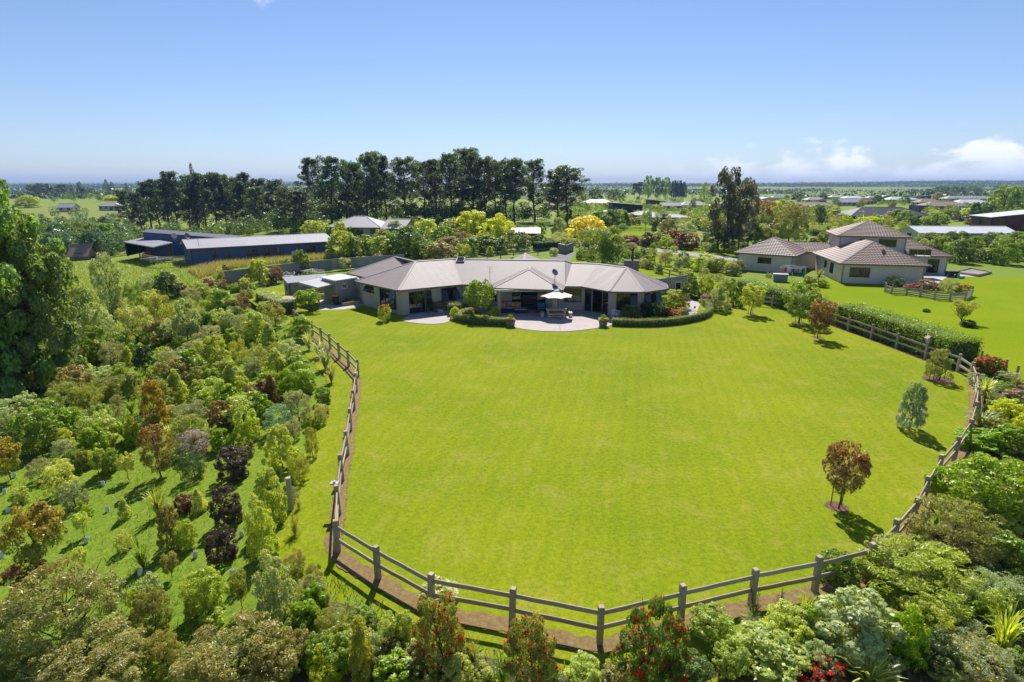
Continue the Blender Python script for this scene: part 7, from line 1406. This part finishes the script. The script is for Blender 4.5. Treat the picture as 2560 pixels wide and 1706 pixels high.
# stakes, mulch rings under the lawn trees
for i, (px, py, r, nm) in enumerate(((2093, 1268, .42, 'red-leaved tree'), (2346, 950, .95, 'drooping tree'), (2044, 844, .45, 'purple maple'), (1997, 807, .55, 'green staked tree'), (1877, 785, .42, 'light-green tree'))):
    p = on(px, py); rg = random.Random(i); m = MB(); m.poly([(p.x + r * (1 + rg.uniform(-.15, .15)) * math.cos(a), p.y + r * (1 + rg.uniform(-.15, .15)) * math.sin(a), .012) for a in np.linspace(0, 6.28, 19)[:-1]]); tag(m.build('mulch_ring', soil_mat('ring_mulch', (.20, .12, .08)) if 'ring_mulch' not in MATS else MATS['ring_mulch']), kind='structure')
    for j, a in enumerate((.4, 2.6) if i != 1 else (.3, 2.9, 3.5)):
        q = (p.x + r * .55 * math.cos(a), p.y + r * .55 * math.sin(a)); tag(MB().tube([(*q, -.1), (*q, 1.2)], .022, 5).build('tree_stake', wood('stake_wood', (.22, .16, .1)), None, (*q, 0)), f'{("right", "left", "far left")[j]} wooden stake supporting the {nm}', 'stake', 'tree stakes')
# stepping stones by the rose bed
for k, (px, py) in enumerate(((1727, 773), (1731, 776), (1735, 779.5), (1739, 783.5), (1743, 787), (1712, 770), (1719, 771))):
    p = on(px, py); tag(MB().box((p.x, p.y, .03), (.75, .3, .05), .2).build('stepping_stone', CONC2, None, (p.x, p.y, 0)), 'pale stepping stone by the rose bed, ' + ('third from the path', 'fourth from the path', 'fifth from the path', 'sixth from the path', 'nearest the clipped hedge', 'nearest the path', 'second from the path')[k], 'stepping stone', 'stepping stones by the rose bed')
GUARDS = []; FRG = random.Random(8)
# white plastic guards round the newest plantings on the bank
for k, (x, y) in enumerate(((557, 668), (1262, 765), (697, 468), (1570, 622), (1506, 880), (1102, 1450), (92, 245), (32, 350), (12, 765), (14, 1085), (672, 300), (50, 470), (905, 880), (965, 900))):
    p = at(x / 2.5875, 1100 + y / 2.5875); m = MB(); m.lathe([(.075, 0), (.085, .13), (.075, .25), (.07, .25), (.08, .13), (.07, .02)], tuple(p), 7, 1, .8)
    g_ = m.build('plant_guard', plain('guard_plastic', (.66, .70, .70), .5), None, tuple(p)); g_.rotation_euler = (FRG.uniform(-.25, .25), FRG.uniform(-.25, .25), 0); GUARDS.append((x, tag(g_, None, 'plant guard', 'white plant guards on the bank')))
for k, (x, g_) in enumerate(sorted(GUARDS, key=lambda t: t[0])): g_['label'] = 'white plastic plant guard on the left bank, ' + ('leftmost', 'second from left', 'third from left', 'fourth from left', 'fifth from left', 'sixth from left', 'seventh from left', 'eighth from left', 'ninth from left', 'tenth from left', 'eleventh from left', 'twelfth from left', 'second from right', 'rightmost')[k]
q = at(727, 1275); tag(MB().tube([tuple(q - Vector((0, 0, .2))), tuple(q + Vector((.03, 0, 1.4)))], [.13, .1], 7).build('old_post', GREYW, None, tuple(q)), 'weathered upright timber post among shrubs left of the fence', 'post')
q = on(838, 1310); tag(MB().box((q.x - .2, q.y + .9, 1.2), (.3, .2, .06)).box((q.x - .2, q.y + .9, 1.24), (.1, .1, .1)).build('fence_tap', PALE, None, (q.x - .2, q.y + .9, 1.1)), 'small white fitting on the left fence near its corner', 'fitting')
# ------------------------------------------------------------------ grass that nobody could count
def blades(name, label, pts_fn, n, L, W, col, seed, el=(35, 85), droop=.9, seg=2):
    rg = np.random.default_rng(seed); X, Y = pts_fn(rg, n); n = len(X); V, f = strap_mesh(rg, n, 1.0, W / L, el, droop, seg=seg, base=.0); V = V * (L * rg.uniform(.5, 1.3, (n, 1, 1))); Z = gz(X, Y); V = V + np.stack([X, Y, Z], -1)[:, None, :]
    me = fast_mesh(name, V, 2 * seg + 2, f, LEAF); o = link(bpy.data.objects.new(name, me)); o.color = (*col, 1); tag(o, label, 'grass', kind='stuff')
def bank_pts(rg, n):
    Y = rg.uniform(9, 60, n) ** 1.0; X = np.interp(Y, _fy, _fx) - 2.7 - rg.uniform(0, 1, n) ** .8 * 34; k = np.sin(X * .9 + Y * .4) + np.sin(Y * 1.3 - X * .5) + rg.normal(0, .8, n) > -.2; return X[k], Y[k]
blades('bank_grass', 'rough bright green grass covering the left bank', bank_pts, 70000, .26, .022, (.20, .34, .03), 5)
def tall_pts(rg, n):
    a = np.array([on(500, 690).xy, on(585, 665).xy, on(735, 651).xy, on(890, 640).xy]); b = np.array([on(470, 672).xy, on(560, 652).xy, on(690, 641).xy, on(760, 632).xy]); t = rg.uniform(0, 2.999, n); i = t.astype(int); f = (t - i)[:, None]
    A_ = a[i] * (1 - f) + a[i + 1] * f; B_ = b[i] * (1 - f) + b[i + 1] * f; s = rg.uniform(0, 1, n)[:, None]; P = A_ * (1 - s) + B_ * s; return P[:, 0], P[:, 1]
blades('tall_grass', 'tall dry seeding grass in front of the blue house', tall_pts, 26000, .95, .04, (.36, .33, .13), 6, (60, 88), .5)
def pad_pts(rg, n):
    P = np.array([on(x, y).xy for x, y in zip(rg.uniform(150, 520, n), rg.uniform(640, 760, n))]); return P[:, 0], P[:, 1]
blades('paddock_grass', 'rough pasture grass in the paddock left of the blue house', pad_pts, 22000, .4, .05, (.24, .33, .03), 7)
def bed_pts_(rg, n):
    X = rg.uniform(-6, 30, n); yf = np.interp(X, _gx + [20, 30], _gy + [24, 35]); Y = yf - 1.0 - rg.uniform(0, 1, n) * 7; k = (Y > 8) & (rg.uniform(0, 1, n) < .8); return X[k], Y[k]
blades('bed_grass', 'low ground cover under the shrubs below the front fence', bed_pts_, 22000, .22, .03, (.16, .22, .04), 8)
# ------------------------------------------------------------------ distant trees, woods and air
FR = random.Random(5)
def far_scatter(n, x0, x1, y0, y1, kinds, label_fmt, group, smin, smax, avoid=()):
    k = 0
    while k < n:
        x, y = FR.uniform(x0, x1), y0 + (y1 - y0) * FR.random() ** 1.15
        if any(a <= x <= b and c <= y <= d for a, b, c, d in avoid): continue
        kind, col, adj = FR.choice(kinds); p = on(x, y, 0); h = FR.uniform(smin, smax); w = h * FR.uniform(.8, 1.3)
        if kind in ('conifer', 'pine'): h *= 1.7; w *= .9
        put(kind, Vector((p.x, p.y, float(gz1(p.x, p.y)))), w, h, col, label_fmt.format(adj), group); k += 1
KF = [('egg', 'green', 'mid-green'), ('egg', 'deep', 'dark green'), ('round', 'lime', 'light green'), ('dense_tree', 'deep', 'dark green'), ('round', 'olive', 'olive'), ('egg', 'lime', 'light green'), ('dense_tree', 'olive', 'olive'), ('round', 'bronze', 'brownish'), ('dense_tree', 'green', 'mid-green')]
far_scatter(62, 1395, 2600, 496, 530, KF, 'small {} tree', 'among the far houses', 2.8, 5.2)
far_scatter(60, 1880, 2600, 522, 566, KF, '{} garden tree', 'in the belt behind the tiled house', 2.4, 4.4, [(2100, 2300, 518, 552), (2270, 2560, 545, 600), (1925, 2010, 555, 585)])
far_scatter(24, 1400, 1900, 536, 575, KF, '{} garden tree', 'beyond the paddock', 2.2, 3.8, [(1380, 1680, 556, 580), (1560, 1730, 530, 552), (1500, 1625, 505, 545)])
far_scatter(20, 60, 420, 484, 498, [('dense_tree', 'deep', 'dark green'), ('egg', 'lime', 'light green'), ('pine', 'pine', 'blackish'), ('conifer', 'pine', 'blackish pointed')], 'far-off {} tree', 'beyond the left-hand fields', 6, 11)
far_scatter(26, 90, 330, 545, 600, [('dense_tree', 'teal', 'grey-green'), ('egg', 'green', 'mid-green'), ('dense_tree', 'deep', 'dark green')], '{} tree', 'in the valley left of the blue house', 4.5, 7.5)
def mass(name, label, cat, n, x0, x1, y0, y1, smin, smax, col, seed, avoid=(), nl=320):
    """trees too far off or too crowded to tell apart, joined into one mass"""
    rg = np.random.default_rng(seed); Q = []; D = []; S = []
    for k in range(n):
        while True:
            x, y = rg.uniform(x0, x1), rg.uniform(y0, y1)
            if not any(a <= x <= b and c <= y <= d for a, b, c, d in avoid): break
        p = on(x, y); h = rg.uniform(smin, smax); w = h * rg.uniform(.7, 1.2); C = rg.normal(0, 1, (14, 3)); C = norm(C) * rg.uniform(.2, .34, (14, 1)); P, d = crown_pts(rg, nl, C, np.full(14, .2), .9, .3)
        P = P * np.array([w, w, h]) + np.array([p.x, p.y, float(gz1(p.x, p.y)) + h * .5]); Q.append(P); D.append(d); S.append(np.full(nl, h))
    Q, D, S = np.concatenate(Q), np.concatenate(D), np.concatenate(S); V = leaves(rg, Q, D, 1.0, .62, .6); c = V.mean(1, keepdims=True); V = c + (V - c) * (S * .095)[:, None, None]
    o = link(bpy.data.objects.new(name, fast_mesh(name, V, 4, [(0, 1, 2, 3)], LEAF))); o.color = (*COLS[col], 1); tag(o, label, cat, kind='stuff')
AV = [(2100, 2300, 518, 552), (2270, 2560, 545, 600)]
mass('far_trees', 'mass of dark garden trees among the far houses on the right', 'trees', 230, 1395, 2620, 486, 545, 2.8, 5.4, 'deep', 41, AV)
mass('far_trees', 'mass of light green garden trees and hedges among the far houses', 'trees', 330, 1395, 2620, 495, 556, 2.4, 4.6, 'green', 42, AV)
mass('garden_shrubbery', 'mixed olive shrubbery behind the tiled house and paddock', 'shrubbery', 260, 1700, 2620, 520, 582, 2.4, 4.6, 'olive', 43, AV + [(1840, 2010, 555, 600)])
mass('undergrowth', 'dark undergrowth beneath the right-hand pines', 'undergrowth', 120, 770, 1370, 548, 562, 3, 9, 'dark', 44)
mass('undergrowth', 'green shrubs along the foot of the left-hand pines', 'undergrowth', 60, 330, 800, 568, 588, 2.5, 5.5, 'deep', 52)
mass('valley_trees', 'dense grey-green willows filling the valley left of the blue house', 'trees', 90, 70, 340, 530, 600, 4, 7, 'teal', 48)
mass('far_trees', 'dark trees and hedges along the far left fields', 'trees', 70, 50, 700, 482, 512, 4, 9, 'deep', 49)
mass('garden_shrubbery', 'mixed green shrubbery behind the taupe hip-roofed house', 'shrubbery', 60, 700, 1280, 566, 592, 1.8, 3.6, 'green', 50, [(820, 1035, 560, 592)])
mass('garden_shrubbery', 'leafy shrubbery along the paddock and driveway', 'shrubbery', 120, 1390, 1880, 530, 560, 2.4, 5, 'green', 51, [(1560, 1730, 530, 560)])
mass('undergrowth', 'dark undergrowth beneath the left-hand pines', 'undergrowth', 80, 300, 800, 552, 584, 2.5, 7, 'dark', 45)
mass('undergrowth', 'dark trees filling the gap between the pine stands', 'undergrowth', 26, 640, 790, 538, 560, 5, 10, 'dark', 46)
mass('far_trees', 'far-off dark trees near the right-hand horizon', 'trees', 70, 1330, 2620, 479.5, 489, 6, 11, 'deep', 47, nl=240)
table(3.922, 1400, 420, 'in the far middle distance', [
 ('t','tall_tree',860,312,120,220,'green','tall pale poplar'), ('t','tall_tree',950,312,110,205,'deep','darker middle poplar'), ('t','tall_tree',1030,312,115,205,'green','right-hand poplar'), ('t','dense_tree',1110,292,95,165,'pine','dark pine block tree'), ('t','dense_tree',1160,292,95,165,'pine','dark pine block tree'), ('t','dense_tree',1205,292,80,150,'pine','dark pine block tree'), ('t','dense_tree',340,310,170,115,'deep','broad dark tree'), ('t','dense_tree',520,310,160,105,'deep','broad dark conifer-like tree'), ('t','egg',600,325,70,90,'deep','slim dark tree'), ('t','egg',1495,285,70,85,'dark','lone round dark tree'), ('t','pine',730,300,50,140,'pine','thin far pine'), ('t','pine',780,300,70,150,'pine','thin far pine'), ('t','egg',230,330,110,90,'grey','grey-brown tree')])
table(3.922, 1960, 360, 'on the right skyline', [('t','dense_tree',1540,500,180,95,'deep','broad dark tree'), ('t','dense_tree',1690,500,190,90,'deep','broad dark tree'), ('t','dense_tree',1850,500,170,95,'deep','broad dark tree'), ('t','egg',2100,470,110,75,'deep','round dark tree'), ('t','egg',1400,500,110,60,'dark','low dark tree'), ('t','dense_tree',2340,500,120,80,'deep','tree at the edge'), ('t','egg',140,540,150,70,'deep','dark rounded tree'), ('t','egg',385,530,110,50,'dark','dark dome tree'), ('t','egg',905,590,110,90,'deep','dark upright tree'), ('t','egg',1185,590,100,90,'green','upright green tree'), ('t','egg',1510,550,110,75,'bronze','brown tree')])
table(2.614, 0, 400, 'in the far left', [('t','conifer',705,225,70,95,'pine','pointed conifer on the skyline'), ('t','conifer',535,245,70,100,'pine','dark conifer'), ('t','conifer',480,245,70,80,'pine','dark conifer'), ('t','dense_tree',290,250,150,95,'pine','broad dark pine'), ('t','pine',410,250,80,85,'pine','spreading dark pine'), ('t','egg',210,240,60,80,'deep','slim dark tree'), ('t','egg',600,230,60,50,'deep','small dark tree'), ('t','egg',725,270,90,40,'yellime','yellow-green tree'), ('t','egg',190,310,160,80,'lime','pale green willow-like tree'), ('t','conifer',740,225,60,80,'pine','second pointed conifer')])
# woods and shelter belts on the hills: one mass of foliage
def far_wood():
    rg = np.random.default_rng(9); P = []; S = []
    for k in range(420):
        y = rg.uniform(620, 4200) if k % 2 else rg.uniform(2300, 3600); x = rg.uniform(-.95, .95) * y; a = rg.normal(0, .25); L_ = rg.uniform(40, 260) * (.6 + y / 2500); m = int(L_ / 6)
        t = np.linspace(-L_ / 2, L_ / 2, m); P.append(np.stack([x + t * math.cos(a), y + t * math.sin(a) + rg.normal(0, 6, m)], -1)); S.append(np.full(m, rg.uniform(6, 13) if y < 2200 else rg.uniform(10, 20)))
    P = np.concatenate(P); S = np.concatenate(S) * rg.uniform(.6, 1.15, len(P)); X, Y = P[:, 0], P[:, 1]
    Z = gz(X, Y) + hills(X, Y) - 1.0
    n = 14; i = np.repeat(np.arange(len(P)), n); d = norm(rg.normal(0, 1, (len(i), 3)) + np.array([0, 0, .4])); Q = np.stack([X, Y, Z + S * .45], -1)[i] + d * (S[i] * .5)[:, None] * np.array([1, 1, .9])
    V = leaves(rg, Q, d, 3.6, 2.8, .5); me = fast_mesh('far_wood', V, 4, [(0, 1, 2, 3)], LEAF); o = link(bpy.data.objects.new('far_wood', me)); o.color = (.05, .085, .03, 1); tag(o, 'dark shelter belts and woods on the far hills', 'woodland', kind='stuff')
far_wood()
def haze():
    m = MB().box((0, 3000, 70), (19500, 14000, 170)); t = bpy.data.materials.new('haze'); t.use_nodes = True; nt = t.node_tree; nt.nodes.clear(); out = nt.nodes.new('ShaderNodeOutputMaterial'); v = nt.nodes.new('ShaderNodeVolumePrincipled')
    v.inputs['Color'].default_value = (.38, .58, 1.0, 1); v.inputs['Density'].default_value = 1.3e-4; v.inputs['Anisotropy'].default_value = 0.0; nt.links.new(v.outputs[0], out.inputs['Volume']); tag(m.build('haze', t), 'thin blue haze over the far country', 'haze', kind='stuff')
haze()
# ------------------------------------------------------------------ labels that single out each plant
def relate(a, b):
    dx, dy = a[0] - b[0], a[1] - b[1]
    if abs(dx) > abs(dy) * 1.2: return 'just right of' if dx > 0 else 'just left of'
    return 'just in front of' if dy > 0 else 'just behind'
def art(s): return s
ORD = ['leftmost', 'second', 'third', 'fourth', 'fifth', 'sixth', 'seventh', 'eighth', 'ninth', 'tenth', 'eleventh', 'twelfth', 'thirteenth', 'fourteenth', 'fifteenth', 'sixteenth', 'seventeenth', 'eighteenth', 'nineteenth', 'twentieth', 'twenty-first', 'twenty-second', 'twenty-third', 'twenty-fourth']
def label_plants():
    used = set(); groups = {}
    for p in PLANTS:
        if p['label']: p['o']['label'] = p['label']; used.add(p['label'])
        elif p['share']: p['o']['label'] = p['look']
        else: groups.setdefault((p['look'], p['region']), []).append(p)
    marks = []
    for (look, reg_), ps in groups.items():
        if len(ps) == 1:
            p = ps[0]; lab = f'{look} {reg_}'; 
            if lab in used or len(lab.split()) < 4: lab = f'single {look} {reg_}'
            p['o']['label'] = lab; used.add(lab); marks.append((p, look, reg_))
    for (look, reg_), ps in groups.items():
        if len(ps) == 1: continue
        ps.sort(key=lambda p: p['px'][0]); n = len(ps)
        for i, p in enumerate(ps):
            near = sorted((m for m in marks if m[2] == reg_), key=lambda m: (m[0]['px'][0] - p['px'][0]) ** 2 + (m[0]['px'][1] - p['px'][1]) ** 2)
            lab = None
            for m in near[:3]:
                if math.hypot(m[0]['px'][0] - p['px'][0], m[0]['px'][1] - p['px'][1]) > 130: break
                q = f"{look} {relate(p['px'], m[0]['px'])} the {m[1]}"
                if q not in used and len(q.split()) <= 16: lab = q; break
            if not lab:
                o = 'rightmost' if i == n - 1 else ORD[min(i, 23)] + ('' if i == 0 else ' from left'); lab = f'{look} {reg_}, {o} of {n}'
                if lab in used: lab = f'{look} {reg_}, {o} of its kind'
            p['o']['label'] = lab; used.add(lab)
            p['o']['group'] = f'{look}s {reg_}'
label_plants()
